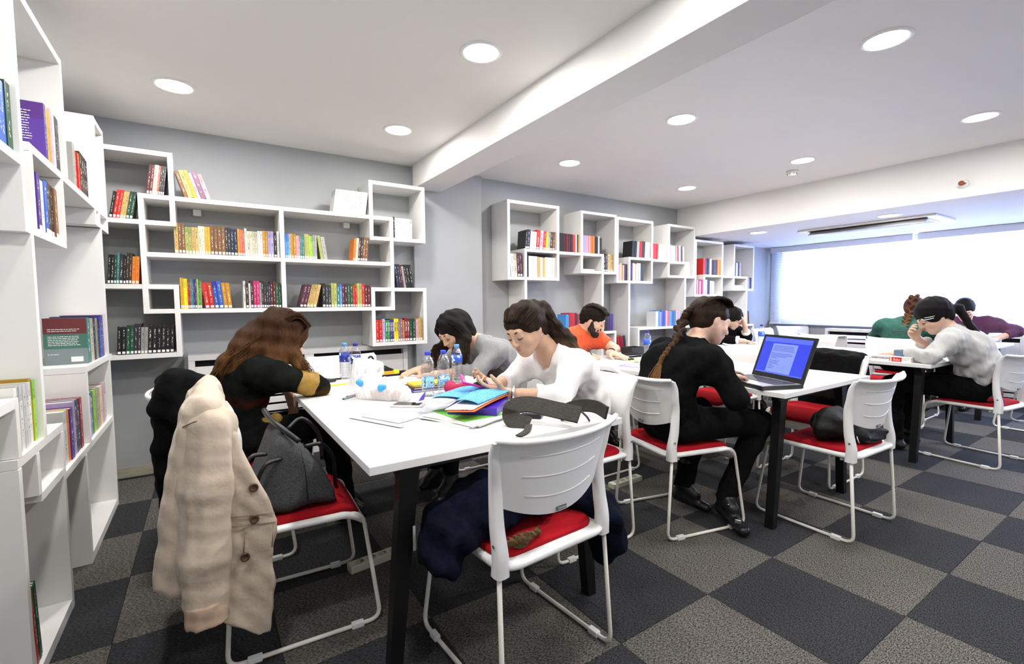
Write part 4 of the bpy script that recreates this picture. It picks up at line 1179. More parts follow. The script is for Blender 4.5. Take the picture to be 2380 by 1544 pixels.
def face_parts(F, parent, brow=M_BROW):
    P = F.P
    for q in (-1, 1):
        pts = [P(q*0.014, 0.0895, 0.024), P(q*0.028, 0.0885, 0.0305), P(q*0.046, 0.072, 0.026)]
        v, f = tube_vf(spline([Vector(p) for p in pts], 4), [0.0025, 0.0035, 0.004, 0.004, 0.0035, 0.003, 0.0028, 0.0024, 0.002], 6)
        pydata('eyebrow', v, f, brow, parent, True)
        pts = [P(q*0.015, 0.0865, -0.001), P(q*0.030, 0.0925, -0.006), P(q*0.045, 0.0805, -0.002)]
        v, f = tube_vf(spline([Vector(p) for p in pts], 4), [0.001, 0.0016, 0.002, 0.0022, 0.0022, 0.0022, 0.002, 0.0016, 0.001], 6)
        pydata('eyelashes', v, f, brow, parent, True)
    S = Sdf(); S.ell(P(0, 0.0885, -0.053), F.s*np.array((0.022, 0.0125, 0.0052)), F.ax, k=0.004); S.ell(P(0, 0.0865, -0.0625), F.s*np.array((0.018, 0.0125, 0.0058)), F.ax, k=0.004)
    S.build('lips', 0.0022, M_LIP, parent)

def hand_sdf(S, w, d, nrm, side=1, curl=0.5, spread=0.12, size=1.0, thumb=0.7, k=0.006):
    """palm from wrist w along d, palm normal nrm (pointing out of the palm), side +1: thumb lies towards d x nrm"""
    d = norm(d); nrm = norm(nrm-np.dot(nrm, d)*d); lat = np.cross(d, nrm)*side; z = size
    w = np.array(w, float)
    S.cap(w-d*0.02, w+d*0.03*z, 0.022*z, 0.026*z, k=0.012, lat=lat, ratio=1.25)
    S.rbox(w+d*0.052*z, np.array((0.038, 0.040, 0.0135))*z, np.stack([d, lat, nrm]), rr=0.013*z, k=0.012)
    for q, (o, ln) in enumerate(((0.030, 0.92), (0.010, 1.0), (-0.010, 0.95), (-0.029, 0.78))):
        a = w+d*0.085*z+lat*o*z
        ang = curl*(0.75+0.1*q); fd = norm(d+lat*(o*spread*12))
        r0 = 0.0092*z
        p = a
        for sg, (l, r_) in enumerate(((0.040, 0.0085), (0.026, 0.0078), (0.021, 0.0066))):
            th = ang*(sg+0.55)
            dd = fd*math.cos(th)+nrm*math.sin(th)
            e = p+dd*l*ln*z
            S.cap(p, e, r0, r_*z, k=0.0035); r0 = r_*z; p = e
    a = w+d*0.028*z+lat*0.030*z
    t1 = norm(d*0.62+lat*thumb+nrm*(0.25+0.35*curl)); b = a+t1*0.042*z
    t2 = norm(d*0.9+lat*(thumb*0.25)+nrm*(0.2+0.5*curl)); c = b+t2*0.030*z; e = c+norm(t2+nrm*0.3*curl)*0.022*z
    S.cap(a, b, 0.015*z, 0.0115*z, k=0.012); S.cap(b, c, 0.011*z, 0.0095*z, k=0.004); S.cap(c, e, 0.0095*z, 0.0075*z, k=0.004)

def locks(paths, n, r0, jitter, material, parent, name='hair_locks', seed=1, taper=0.25, seg=5, wav=0.0):
    """bundles of tapered strands that follow guide paths; paths: list of guide polylines (all the same number of points)"""
    rnd = random.Random(seed); parts = []
    G = [[Vector(p) for p in spline(g, 5)] for g in paths]
    m = min(len(g) for g in G)
    for i in range(n):
        t = rnd.random()*(len(G)-1); a = int(t); b = min(a+1, len(G)-1); w = t-a
        off = Vector([rnd.gauss(0, jitter) for _ in range(3)]); ph = rnd.uniform(0, 6.28); cut = rnd.uniform(0.78, 1.0)
        pts = []; mm = max(4, int(m*cut))
        for k in range(mm):
            s = k/(m-1)
            p = G[a][k]*(1-w)+G[b][k]*w
            p = p+off*(0.35+0.9*s)
            if wav: p = p+Vector((math.sin(ph+s*14), math.cos(ph+s*11), 0))*wav*s
            pts.append(p)
        rr = [r0*rnd.uniform(0.7, 1.2)*(1-(1-taper)*(k/(mm-1))**2) for k in range(mm)]
        parts.append(tube_vf(pts, rr, seg))
    v, f = join_vf(parts)
    return pydata(name, v, f, material, parent, True)

def hair_cap(S, F, grow=0.012, front=0.055, low=-0.03, wide=1.0):
    """scalp shell leaving the face free"""
    P = F.P; s = F.s
    S.ell(P(0, -0.020, 0.034), s*(np.array((0.073, 0.092, 0.082))+grow), F.ax, k=0.01)
    S.ell(P(0, -0.050, -0.01), s*np.array((0.072, 0.062, 0.085)), F.ax, k=0.03)
    # face opening
    S.rbox(P(0, 0.10+front*0.3, -0.075), s*np.array((0.066*wide, 0.075, 0.105)), F.ax, rr=s*0.05, k=0.012, sub=True)
    S.rbox(P(0, 0.02, low-0.10), s*np.array((0.12, 0.07, 0.09)), F.ax, rr=s*0.03, k=0.012, sub=True)

def torso(S, pel, waist, chest, neckb, lat, w=1.0, dpt=1.0, k=0.05, shr=0.0):
    S.cap(pel, waist, (0.115-shr)*dpt, (0.098-shr)*dpt, k=k, lat=lat, ratio=1.42*w)
    S.cap(waist, chest, (0.098-shr)*dpt, (0.108-shr)*dpt, k=k, lat=lat, ratio=1.42*w)
    S.cap(chest, neckb, (0.100-shr)*dpt, (0.058-shr*0.6)*dpt, k=k, lat=lat, ratio=1.25*w)
# ================================================================== PEOPLE
A = lambda *p: np.array(p, float)
def lerp(a, b, t): return np.array(a, float)*(1-t)+np.array(b, float)*t
def person(label, pel, waist, chest, neckb, face, head, hf, hu, right, sh, el, wr, hands, kn, an, toe, top_mat, trou_mat, shoe_mat, skin=None,
           sleeve=(2, 2), neck='crew', h=0.005, hc=0.006, hs=0.97, build=1.0, male=False, wrinkle=0.004, features=True, boot=0.13):
    """root mesh: the continuous body; children: clothes. sh, el, wr, kn, an, toe: (right, left) pairs"""
    skin = skin or M_SKIN
    pel, waist, chest, neckb, head = (A(*q) for q in (pel, waist, chest, neckb, head)); right = norm(right)
    F = Frame(head, hf, hu, hs)
    S = Sdf()
    head_sdf(S, F, neckb+(head-neckb)*0.05, male=male)
    torso(S, pel, waist, chest, neckb, right, w=0.92*build, shr=0.014)
    for q, s in ((0, 1), (1, -1)):
        S.cap(neckb-(A(0, 0, 0.02)), sh[q], 0.050, 0.046, k=0.04)
        S.cap(sh[q], el[q], 0.043*build, 0.036*build, k=0.02); S.cap(el[q], wr[q], 0.037*build, 0.0235*build, k=0.012)
        hd = hands[q]
        hand_sdf(S, wr[q], hd[0], hd[1], side=hd[2], curl=hd[3], spread=hd[4] if len(hd) > 4 else 0.1, size=1.06 if male else 0.95, thumb=hd[5] if len(hd) > 5 else 0.7)
        hip = pel+right*s*0.085
        S.cap(hip, kn[q], 0.062, 0.045, k=0.03); S.cap(kn[q], an[q], 0.045, 0.030, k=0.02); S.cap(an[q], A(*an[q])+norm(A(*toe[q])-A(*an[q]))*0.05, 0.028, 0.02, k=0.02)
    body = S.build('person', h, skin)
    tag(body, label, 'person')
    if features: face_parts(F, body)
    # ---- top
    T = Sdf()
    torso(T, pel+A(0, 0, 0.03), waist, chest, neckb, right, w=0.95*build, dpt=1.08, k=0.07, shr=-0.006)
    for q, s in ((0, 1), (1, -1)):
        a, e, w = A(*sh[q]), A(*el[q]), A(*wr[q]); sv = sleeve[q]
        T.cap(neckb-A(0, 0, 0.03), a, 0.056, 0.062, k=0.06); T.cap(chest, lerp(a, e, 0.25), 0.07, 0.058, k=0.06)
        if sv <= 1:
            T.cap(a, lerp(a, e, sv), 0.059*build, 0.054*build, k=0.03, flat1=True)
        else:
            T.cap(a, e, 0.062*build, 0.054*build, k=0.05)
            T.cap(e, lerp(e, w, min(1, sv-1)), 0.053*build, (0.053-0.017*min(1, sv-1))*build, k=0.02, flat1=True)
    up = norm(head-neckb)
    if neck == 'scoop':
        fwd = np.cross(A(0, 0, 1), right); 
        T.ell(neckb+fwd*0.075-A(0, 0, 0.01), (0.075, 0.075, 0.085), k=0.008, sub=True)
        T.cap(neckb-up*0.005, neckb+up*0.12, 0.064, 0.075, k=0.008, sub=True)
    else:
        T.cap(neckb+up*0.018, neckb+up*0.14, 0.054, 0.064, k=0.006, sub=True)
    if wrinkle: T.noise(wrinkle, 30, 3, (1, 1, 1.6)); T.noise(wrinkle*0.3, 60, 8)
    top = T.build('top', hc, top_mat, body)
    # ---- trousers
    B = Sdf()
    B.cap(pel-right*0.06, pel+right*0.06, 0.118, 0.118, k=0.04)
    B.cap(pel, lerp(pel, waist, 0.5), 0.112, 0.105, k=0.04, lat=right, ratio=1.35)
    for q, s in ((0, 1), (1, -1)):
        hip = pel+right*s*0.085+A(0, 0, -0.01)
        B.cap(hip, kn[q], 0.088*build, 0.064*build, k=0.05); B.cap(kn[q], lerp(kn[q], an[q], 1.04), 0.062*build, 0.047*build, k=0.02, flat1=True)
    B.half((0, 0, 0.452), (0, 0, -1), pel-A(0.22, 0.22, 0.3), pel+A(0.22, 0.22, -0.06), k=0.02)
    B.noise(wrinkle*0.7, 30, 5)
    B.build('trousers', hc*1.1, trou_mat, body)
    for q in (0, 1):
        sd = A(*toe[q])-A(*an[q]); sd[2] = 0; sd = norm(sd); a0 = A(*an[q])
        H = Sdf()
        lt = np.cross(sd, A(0, 0, 1))
        H.cap(a0+(A(*kn[q])-a0)*boot, a0+A(0, 0, -0.05), 0.050 if boot > 0.15 else 0.046, 0.044, k=0.02, flat0=True)
        g = A(a0[0], a0[1], max(a0[2]-0.065, 0.038))
        H.cap(a0, a0+norm(A(*toe[q])-a0)*0.075, 0.046, 0.036, k=0.02)
        tp = A(*toe[q]); tp[2] = max(tp[2], 0.026)
        H.cap(g-sd*0.03, tp-norm(tp-g)*0.03, 0.037, 0.026, k=0.02, lat=lt, ratio=1.2)
        H.half((0, 0, 0.002), (0, 0, -1), a0-A(0.3, 0.3, 0.3), a0+A(0.3, 0.3, 0.3), k=0.01)
        H.build('shoe', 0.006, shoe_mat, body)
    return body, F, top

M_BLACKCLOTH = mat('black_knit', (0.0045, 0.0045, 0.005), 0.95, noise=0.3, nscale=60, bump=0.2, bscale=250, spec=0.08)
M_BLACKDENIM = mat('black_trousers', (0.005, 0.005, 0.006), 0.95, noise=0.3, nscale=40, bump=0.15, bscale=200, spec=0.1)
M_DENIM = mat('dark_blue_jeans', (0.02, 0.028, 0.05), 0.85, noise=0.2, nscale=60)
M_SHOE = mat('black_leather', (0.007, 0.007, 0.008), 0.35, bump=0.1, bscale=60)
M_WHITECLOTH = mat('white_jersey', (0.76, 0.74, 0.74), 0.85, noise=0.03, nscale=30, bump=0.12, bscale=300, sheen=0.2)
M_GREYCLOTH = mat('grey_jersey', (0.235, 0.235, 0.24), 0.9, noise=0.10, nscale=120, bump=0.15, bscale=300, sheen=0.2)
M_LTGREY = mat('light_grey_sweatshirt', (0.42, 0.42, 0.42), 0.9, noise=0.10, nscale=150, bump=0.15, bscale=300, sheen=0.2)
M_ORANGE = mat('orange_pique', (0.80, 0.105, 0.03), 0.85, noise=0.08, nscale=40, bump=0.12, bscale=350, sheen=0.15)
M_GREENCLOTH = mat('dark_green_jersey', (0.018, 0.085, 0.062), 0.9, noise=0.12, nscale=40, bump=0.12, bscale=250)
M_PURPLE = mat('plum_jersey', (0.085, 0.026, 0.065), 0.9, noise=0.12, nscale=40, bump=0.12, bscale=250)
M_DARKPRINT = mat('dark_printed_cloth', (0.006, 0.007, 0.0065), 0.95, noise=0.3, nscale=20, bump=0.15, bscale=250, spec=0.08)
M_MUSTARD = mat('mustard_lining', (0.27, 0.155, 0.018), 0.6, noise=0.2, nscale=30, bump=0.2, bscale=60)

# dark blotchy print of the seated woman's top: olive, rust and mustard patches low on the body
def print_patches(m):
    nt = m.node_tree; b = nt.nodes['Principled BSDF']; L = nt.links.new; N = nt.nodes.new
    src = b.inputs['Base Color'].links[0].from_socket
    g = N('ShaderNodeNewGeometry'); n = N('ShaderNodeTexNoise'); n.inputs['Scale'].default_value = 7.0; n.inputs['Detail'].default_value = 1.0
    L(g.outputs['Position'], n.inputs['Vector'])
    cr = N('ShaderNodeValToRGB'); e = cr.color_ramp.elements
    e[0].position = 0.47; e[0].color = (0, 0, 0, 1); e[1].position = 0.52; e[1].color = (1, 1, 1, 1); L(n.outputs['Fac'], cr.inputs[0])
    n2 = N('ShaderNodeTexNoise'); n2.inputs['Scale'].default_value = 5.0; L(g.outputs['Position'], n2.inputs['Vector'])
    c2 = N('ShaderNodeValToRGB'); e = c2.color_ramp.elements
    e[0].position = 0.42; e[0].color = (0.035, 0.008, 0.004, 1); e[1].position = 0.62; e[1].color = (0.075, 0.045, 0.006, 1); L(n2.outputs['Fac'], c2.inputs[0])
    sx = N('ShaderNodeSeparateXYZ'); L(g.outputs['Position'], sx.inputs[0])
    mr = N('ShaderNodeMapRange'); mr.inputs['From Min'].default_value = 0.80; mr.inputs['From Max'].default_value = 0.74; L(sx.outputs['Z'], mr.inputs['Value'])
    mm = N('ShaderNodeMath'); mm.operation = 'MULTIPLY'; L(cr.outputs[0], mm.inputs[0]); L(mr.outputs[0], mm.inputs[1])
    mx = N('ShaderNodeMix'); mx.data_type = 'RGBA'; L(mm.outputs[0], mx.inputs['Factor']); L(src, mx.inputs['A']); L(c2.outputs['Color'], mx.inputs['B'])
    L(mx.outputs['Result'], b.inputs['Base Color'])
print_patches(M_DARKPRINT)

DN = A(0, 0, -1); UPV = A(0, 0, 1)
# ---------------------------------------------------------------- woman in the white shirt
p_white, Fw, _ = person('woman in white long-sleeved top looking at a magenta phone at the near table',
    (-0.075, 0.73, 0.565), (-0.035, 0.73, 0.69), (-0.12, 0.72, 0.835), (-0.245, 0.72, 0.955), None, (-0.415, 0.70, 1.075), (-0.84, -0.26, -0.47), (-0.4, 0, 0.9), (0, 1, 0),
    ((-0.215, 0.885, 0.905), (-0.215, 0.555, 0.905)), ((-0.36, 0.945, 0.785), (-0.385, 0.475, 0.788)), ((-0.535, 0.79, 0.815), (-0.565, 0.635, 0.795)),
    ((A(-0.93, -0.36, 0.18), A(-0.1, -0.35, 0.9), 1, 0.55), (A(-0.88, 0.38, 0.25), A(0.0, 0.45, 0.85), -1, 0.55)),
    ((-0.47, 0.82, 0.545), (-0.47, 0.62, 0.545)), ((-0.43, 0.83, 0.11), (-0.42, 0.60, 0.11)), ((-0.56, 0.85, 0.02), (-0.56, 0.58, 0.02)),
    M_WHITECLOTH, M_BLACKDENIM, M_SHOE, skin=M_SKIN, sleeve=(1.42, 1.42), neck='scoop', h=0.0042, hc=0.0055, hs=1.0, build=0.97)
H_LB = hair_mat('brown_hair_dark_to_blond', (0.036, 0.019, 0.011), (0.55, 0.36, 0.17), 0.84, 1.03)
S = Sdf(); hair_cap(S, Fw, grow=0.013)
pony = [Fw.P(0, -0.105, 0.055), Fw.P(0.0, -0.150, 0.02), A(-0.20, 0.665, 1.01), A(-0.135, 0.635, 0.92), A(-0.105, 0.615, 0.835)]
S.chain(pony, [0.030, 0.044, 0.046, 0.036, 0.014], k=0.03); S.noise(0.004, 60, 2)
hw = S.build('hair', 0.0048, H_LB, p_white)
locks([[Fw.P(0.03, 0.075, 0.085), Fw.P(0.05, 0.01, 0.115), Fw.P(0.035, -0.07, 0.09), Fw.P(0.01, -0.12, 0.05)],
       [Fw.P(-0.03, 0.075, 0.085), Fw.P(-0.05, 0.01, 0.115), Fw.P(-0.035, -0.07, 0.09), Fw.P(-0.01, -0.12, 0.05)],
       [Fw.P(-0.068, 0.055, 0.045), Fw.P(-0.088, 0.0, 0.055), Fw.P(-0.07, -0.07, 0.05), Fw.P(-0.015, -0.12, 0.04)]], 90, 0.0032, 0.004, H_LB, hw, seed=4)
locks([[Vector(p)+Vector((dx, dy, 0)) for p in pony] for dx, dy in ((-0.02, -0.03), (0.02, -0.02), (0.03, 0.02), (-0.02, 0.02))], 80, 0.0042, 0.010, H_LB, hw, seed=5, wav=0.012)
S = Sdf(); S.rbox(Fw.P(0, -0.118, 0.078), (0.022, 0.012, 0.016), Fw.ax, rr=0.005); S.build('hair_clip', 0.003, M_BLACK_METAL, p_white)
M_SILVER = mat('silver_metal', (0.62, 0.62, 0.60), 0.25, metal=1.0)
_w = A(-0.565, 0.635, 0.795); _d = norm(_w-A(-0.385, 0.475, 0.788)); _b = _w-_d*0.035
_n = norm(np.cross(_d, UPV)); _u = np.cross(_n, _d)
wt = tube('wrist_watch', [Vector(_b+(_n*math.cos(t)+_u*math.sin(t))*0.031) for t in np.linspace(0, 2*math.pi, 25)[:-1]], 0.008, M_SILVER, p_white, seg=6, closed=True, flat=(tuple(_n*0+_u*0+_d), 1.0))
v, f = lathe_vf([(0.0005, 0.0), (0.017, 0.0), (0.019, 0.004), (0.016, 0.008), (0.0005, 0.009)], 20)
_q = _n*0.75-_u*0.66; _q = norm(_q); _e = norm(np.cross(_q, _d)); c0 = _b+_q*0.032
pydata('watch_face', [tuple(c0+_d*p[0]+_e*p[1]+_q*p[2]) for p in v], f, M_SILVER, wt, True)
v, f = lathe_vf([(0.004, -0.001), (0.0045, 0.0), (0.003, 0.002), (0.0005, 0.003)], 10)
ec = Fw.P(-0.076, -0.006, -0.040); pydata('earring', [tuple(ec+A(*p)) for p in v], f, M_SILVER, p_white, True)
# ---------------------------------------------------------------- woman with long brown hair
p_long, Fl, _ = person('woman with long wavy brown hair in dark printed top leaning on the near table',
    (-1.565, 1.50, 0.565), (-1.60, 1.50, 0.685), (-1.54, 1.49, 0.81), (-1.445, 1.485, 0.93), None, (-1.345, 1.475, 1.035), (0.80, 0.22, -0.48), (0.45, 0, 0.9), (0, -1, 0),
    ((-1.475, 1.325, 0.885), (-1.475, 1.655, 0.885)), ((-1.225, 1.385, 0.79), (-1.40, 1.74, 0.77)), ((-1.19, 1.62, 0.78), (-1.325, 1.545, 0.755)),
    ((A(0.15, 0.97, 0), DN, 1, 0.35), (A(0.15, -0.25, -0.95), A(-0.8, -0.4, 0), -1, 0.35)),
    ((-1.145, 1.40, 0.60), (-1.16, 1.58, 0.57)), ((-1.07, 1.48, 0.12), (-1.04, 1.66, 0.11)), ((-0.96, 1.46, 0.03), (-0.93, 1.66, 0.02)),
    M_DARKPRINT, M_BLACKDENIM, M_SHOE, skin=M_SKIN2, sleeve=(1.10, 1.3), h=0.0046, hc=0.006, hs=0.97)
H_BR = hair_mat('chestnut_hair', (0.062, 0.024, 0.010), (0.20, 0.085, 0.025), 0.82, 1.10)
S = Sdf(); hair_cap(S, Fl, grow=0.016, low=-0.05)
S.chain([Fl.P(0, -0.08, 0.04), A(-1.49, 1.475, 1.00), A(-1.585, 1.455, 0.90), A(-1.645, 1.44, 0.80)], [0.075, 0.080, 0.064, 0.028], k=0.05, lat=(0, 1, 0), ratio=1.25)
S.chain([Fl.P(0.060, 0.02, 0.03), Fl.P(0.075, 0.035, -0.06), A(-1.295, 1.385, 0.90), A(-1.262, 1.375, 0.835)], [0.032, 0.034, 0.028, 0.010], k=0.03)
S.chain([Fl.P(0.05, -0.04, 0.0), A(-1.41, 1.385, 0.93), A(-1.39, 1.36, 0.87)], [0.05, 0.045, 0.02], k=0.03)
S.noise(0.006, 42, 2)
hl = S.build('hair', 0.0055, H_BR, p_long)
locks([[Fl.P(x, 0.05, 0.105), Fl.P(x*1.3, -0.05, 0.115), A(-1.47, 1.475-x*1.2, 1.035), A(-1.60, 1.455-x*1.3, 0.93), A(-1.675, 1.44-x, 0.80)] for x in (-0.04, 0.0, 0.04, 0.075)], 170, 0.0042, 0.010, H_BR, hl, seed=2, wav=0.016)
locks([[Fl.P(0.035, 0.06, 0.095), Fl.P(0.085, 0.035, 0.05), Fl.P(0.092, 0.03, -0.05), A(-1.30, 1.37, 0.91), A(-1.245, 1.36, 0.83)],
       [Fl.P(0.02, 0.07, 0.09), Fl.P(0.075, 0.065, 0.04), Fl.P(0.082, 0.06, -0.05), A(-1.265, 1.37, 0.91), A(-1.225, 1.36, 0.85)]], 70, 0.0036, 0.007, H_BR, hl, seed=3, wav=0.012)
# rolled mustard cuffs
S = Sdf(); a_, e_ = A(-1.475, 1.325, 0.885), A(-1.225, 1.385, 0.79)
S.cap(lerp(a_, e_, 0.62), lerp(a_, e_, 0.97), 0.060, 0.062, k=0.01, flat0=True, flat1=True); S.noise(0.004, 60, 4)
S.build('rolled_cuff', 0.0055, M_MUSTARD, p_long)
S = Sdf(); S.cap(lerp(a_, e_, 0.98), lerp(a_, e_, 1.09), 0.059, 0.052, k=0.01); S.noise(0.003, 60, 4); S.build('sleeve_end', 0.0055, M_DARKPRINT, p_long)
S = Sdf(); S.cap((-1.50, 1.385, 0.615), (-1.41, 1.39, 0.645), 0.022, 0.03, k=0.02); S.noise(0.005, 60, 4); S.build('folded_hem', 0.0055, M_MUSTARD, p_long)
# ---------------------------------------------------------------- woman in the grey sweater
p_grey, Fg, _ = person('dark-haired woman in mid grey sweater reading at the near table',
    (0.015, 1.60, 0.565), (0.04, 1.59, 0.685), (-0.05, 1.57, 0.83), (-0.19, 1.55, 0.94), None, (-0.385, 1.53, 1.03), (-0.76, -0.22, -0.60), (-0.5, 0, 0.8), (0, 1, 0),
    ((-0.155, 1.725, 0.895), (-0.155, 1.385, 0.895)), ((-0.37, 1.81, 0.785), (-0.315, 1.355, 0.785)), ((-0.56, 1.67, 0.78), (-0.52, 1.465, 0.775)),
    ((A(-0.9, -0.4, -0.05), DN, 1, 0.35), (A(-0.84, 0.52, -0.06), DN, -1, 0.45)),
    ((-0.43, 1.68, 0.545), (-0.43, 1.48, 0.545)), ((-0.45, 1.66, 0.11), (-0.46, 1.44, 0.11)), ((-0.58, 1.66, 0.02), (-0.60, 1.40, 0.02)),
    M_GREYCLOTH, M_BLACKDENIM, M_SHOE, sleeve=(1.55, 1.55), h=0.0046, hc=0.006, wrinkle=0.005)
H_DK = hair_mat('dark_brown_hair', (0.012, 0.0085, 0.007), (0.055, 0.032, 0.018), 0.82, 1.02)
S = Sdf(); hair_cap(S, Fg, grow=0.016, low=-0.05)
S.chain([Fg.P(-0.065, 0.0, 0.03), Fg.P(-0.085, 0.02, -0.06), A(-0.385, 1.435, 0.90), A(-0.395, 1.43, 0.80)], [0.038, 0.042, 0.042, 0.014], k=0.03)
S.chain([Fg.P(0.065, 0.0, 0.03), Fg.P(0.08, 0.02, -0.06), A(-0.44, 1.625, 0.90), A(-0.47, 1.62, 0.80)], [0.034, 0.036, 0.034, 0.012], k=0.03)
S.chain([Fg.P(0, -0.08, 0.02), A(-0.24, 1.54, 0.985)], [0.07, 0.035], k=0.04); S.noise(0.005, 45, 6)
hg = S.build('hair', 0.0055, H_DK, p_grey)
locks([[Fg.P(-0.01, 0.07, 0.10), Fg.P(-0.075, 0.04, 0.06), Fg.P(-0.10, 0.04, -0.05), A(-0.40, 1.405, 0.90), A(-0.43, 1.40, 0.80)],
       [Fg.P(-0.02, 0.0, 0.118), Fg.P(-0.09, -0.01, 0.05), Fg.P(-0.105, 0.0, -0.05), A(-0.35, 1.40, 0.90), A(-0.36, 1.41, 0.80)]], 90, 0.004, 0.010, H_DK, hg, seed=7, wav=0.016)
locks([[Fg.P(0.01, 0.07, 0.10), Fg.P(0.06, 0.065, 0.05), Fg.P(0.075, 0.075, -0.05), A(-0.50, 1.60, 0.90), A(-0.50, 1.60, 0.79)],
       [Fg.P(0.01, 0.05, 0.11), Fg.P(0.08, 0.03, 0.05), Fg.P(0.09, 0.03, -0.05), A(-0.44, 1.64, 0.90), A(-0.46, 1.63, 0.80)]], 60, 0.004, 0.010, H_DK, hg, seed=8, wav=0.016)
# ---------------------------------------------------------------- man in the orange polo
p_man, Fm, _ = person('bearded man in bright orange polo shirt writing at the laptop table',
    (1.00, 2.13, 0.565), (1.00, 2.13, 0.70), (1.03, 2.04, 0.835), (1.075, 1.955, 0.945), None, (1.11, 1.865, 1.055), (0.52, -0.66, -0.50), (0.1, -0.3, 0.9), (-0.985, -0.17, 0),
    ((0.875, 2.01, 0.915), (1.245, 1.96, 0.885)), ((0.70, 1.86, 0.80), (1.285, 1.775, 0.795)), ((0.775, 1.65, 0.785), (1.10, 1.645, 0.785)),
    ((A(0.55, -0.8, -0.12), A(0.5, 0.2, -0.8), 1, 0.85), (A(0.1, -0.97, -0.16), DN, -1, 0.12, 0.3, 1.0)),
    ((0.86, 1.68, 0.545), (1.14, 1.68, 0.545)), ((0.86, 1.72, 0.11), (1.14, 1.72, 0.11)), ((0.86, 1.58, 0.02), (1.14, 1.58, 0.02)),
    M_ORANGE, M_DENIM, M_SHOE, skin=M_SKIN2, sleeve=(0.62, 0.62), h=0.0046, hc=0.006, hs=1.03, build=1.08, male=True, wrinkle=0.005)
H_MAN = hair_mat('short_brown_hair', (0.018, 0.011, 0.007))
S = Sdf(); hair_cap(S, Fm, grow=0.012, front=0.07); S.ell(Fm.P(0, 0.05, 0.095), (0.055, 0.045, 0.022), Fm.ax, k=0.02); S.noise(0.003, 80, 2)
hm = S.build('hair', 0.0045, H_MAN, p_man)
locks([[Fm.P(x, 0.070, 0.093), Fm.P(x*1.2, 0.03, 0.113), Fm.P(x*1.25, -0.05, 0.105), Fm.P(x*1.2, -0.11, 0.05)] for x in (-0.055, -0.02, 0.02, 0.055)], 110, 0.003, 0.004, H_MAN, hm, seed=9)
S = Sdf()
S.chain([Fm.P(-0.066, 0.012, -0.015), Fm.P(-0.052, 0.035, -0.070), Fm.P(0, 0.072, -0.100), Fm.P(0.052, 0.035, -0.070), Fm.P(0.066, 0.012, -0.015)], [0.016, 0.026, 0.030, 0.026, 0.016], k=0.02)
S.chain([Fm.P(-0.028, 0.080, -0.056), Fm.P(0, 0.094, -0.044), Fm.P(0.028, 0.080, -0.056)], [0.008, 0.0095, 0.008], k=0.008); S.noise(0.002, 120, 3)
S.build('beard', 0.004, mat('dark_beard', (0.012, 0.008, 0.006), 0.75, noise=0.4, nscale=120, bump=0.5, bscale=200), p_man)
S = Sdf(); _nb = A(1.075, 1.955, 0.945); _up = norm(A(1.11, 1.865, 1.055)-_nb)
S.cap(_nb+_up*0.0, _nb+_up*0.035, 0.070, 0.066, k=0.006, flat0=True, flat1=True); S.cap(_nb-_up*0.02, _nb+_up*0.06, 0.060, 0.058, k=0.004, sub=True)
S.build('collar', 0.004, M_ORANGE, p_man)
for wpt, ept, nm, mm in ((A(0.775, 1.65, 0.785), A(0.70, 1.86, 0.80), 'bracelet', M_SILVER), (A(1.10, 1.645, 0.785), A(1.285, 1.775, 0.795), 'wrist_watch', M_BLACK_METAL)):
    d = norm(wpt-ept); n1 = norm(np.cross(d, UPV)); n2 = np.cross(n1, d); b0 = wpt-d*0.03
    tube(nm, [Vector(b0+(n1*math.cos(t)+n2*math.sin(t))*0.031) for t in np.linspace(0, 2*math.pi, 21)[:-1]], 0.006, mm, p_man, seg=6, closed=True)
# ---------------------------------------------------------------- woman with the braid at the laptop
p_braid, Fb, _ = person('woman in black with a long brown braid typing on the laptop',
    (0.42, 0.53, 0.565), (0.375, 0.54, 0.70), (0.425, 0.525, 0.85), (0.555, 0.495, 0.955), None, (0.685, 0.465, 1.09), (0.80, -0.42, -0.40), (0.3, 0, 0.9), (-0.225, -0.974, 0),
    ((0.475, 0.325, 0.905), (0.555, 0.685, 0.915)), ((0.515, 0.205, 0.715), (0.73, 0.74, 0.78)), ((0.672, 0.355, 0.797), (0.84, 0.50, 0.795)),
    ((A(0.95, -0.12, -0.1), DN, 1, 0.30, 0.12), (A(0.95, -0.25, -0.1), DN, -1, 0.30, 0.12)),
    ((0.83, 0.26, 0.535), (0.86, 0.64, 0.535)), ((0.66, 0.34, 0.13), (0.61, 0.57, 0.14)), ((0.555, 0.155, 0.02), (0.66, 0.42, 0.02)),
    M_BLACKCLOTH, M_BLACKDENIM, M_SHOE, skin=M_SKIN2, sleeve=(1.9, 1.9), h=0.005, hc=0.0065, hs=1.04, build=1.1, boot=0.30)
H_BB = hair_mat('brown_braid_hair', (0.040, 0.022, 0.013), (0.30, 0.14, 0.05), 0.80, 1.03)
S = Sdf(); hair_cap(S, Fb, grow=0.010, low=-0.06, wide=0.85); S.ell(Fb.P(0, -0.05, 0.028), (0.086, 0.085, 0.086), Fb.ax, k=0.02); S.noise(0.003, 55, 2)
hb = S.build('hair', 0.0055, H_BB, p_braid)
bpth = [Vector(p) for p in spline([Fb.P(0.0, -0.12, 0.0), Fb.P(0.0, -0.15, -0.055), A(0.425, 0.49, 0.995), A(0.345, 0.488, 0.925), A(0.285, 0.49, 0.87)], 6)]
locks([[Fb.P(x, 0.055, 0.095), Fb.P(x*1.25, 0.01, 0.115), Fb.P(x*1.4, -0.075, 0.085), Fb.P(x*0.6, -0.13, 0.0)] for x in (-0.075, -0.04, 0, 0.04, 0.075)], 130, 0.0036, 0.004, H_BB, hb, seed=11)
S = Sdf()
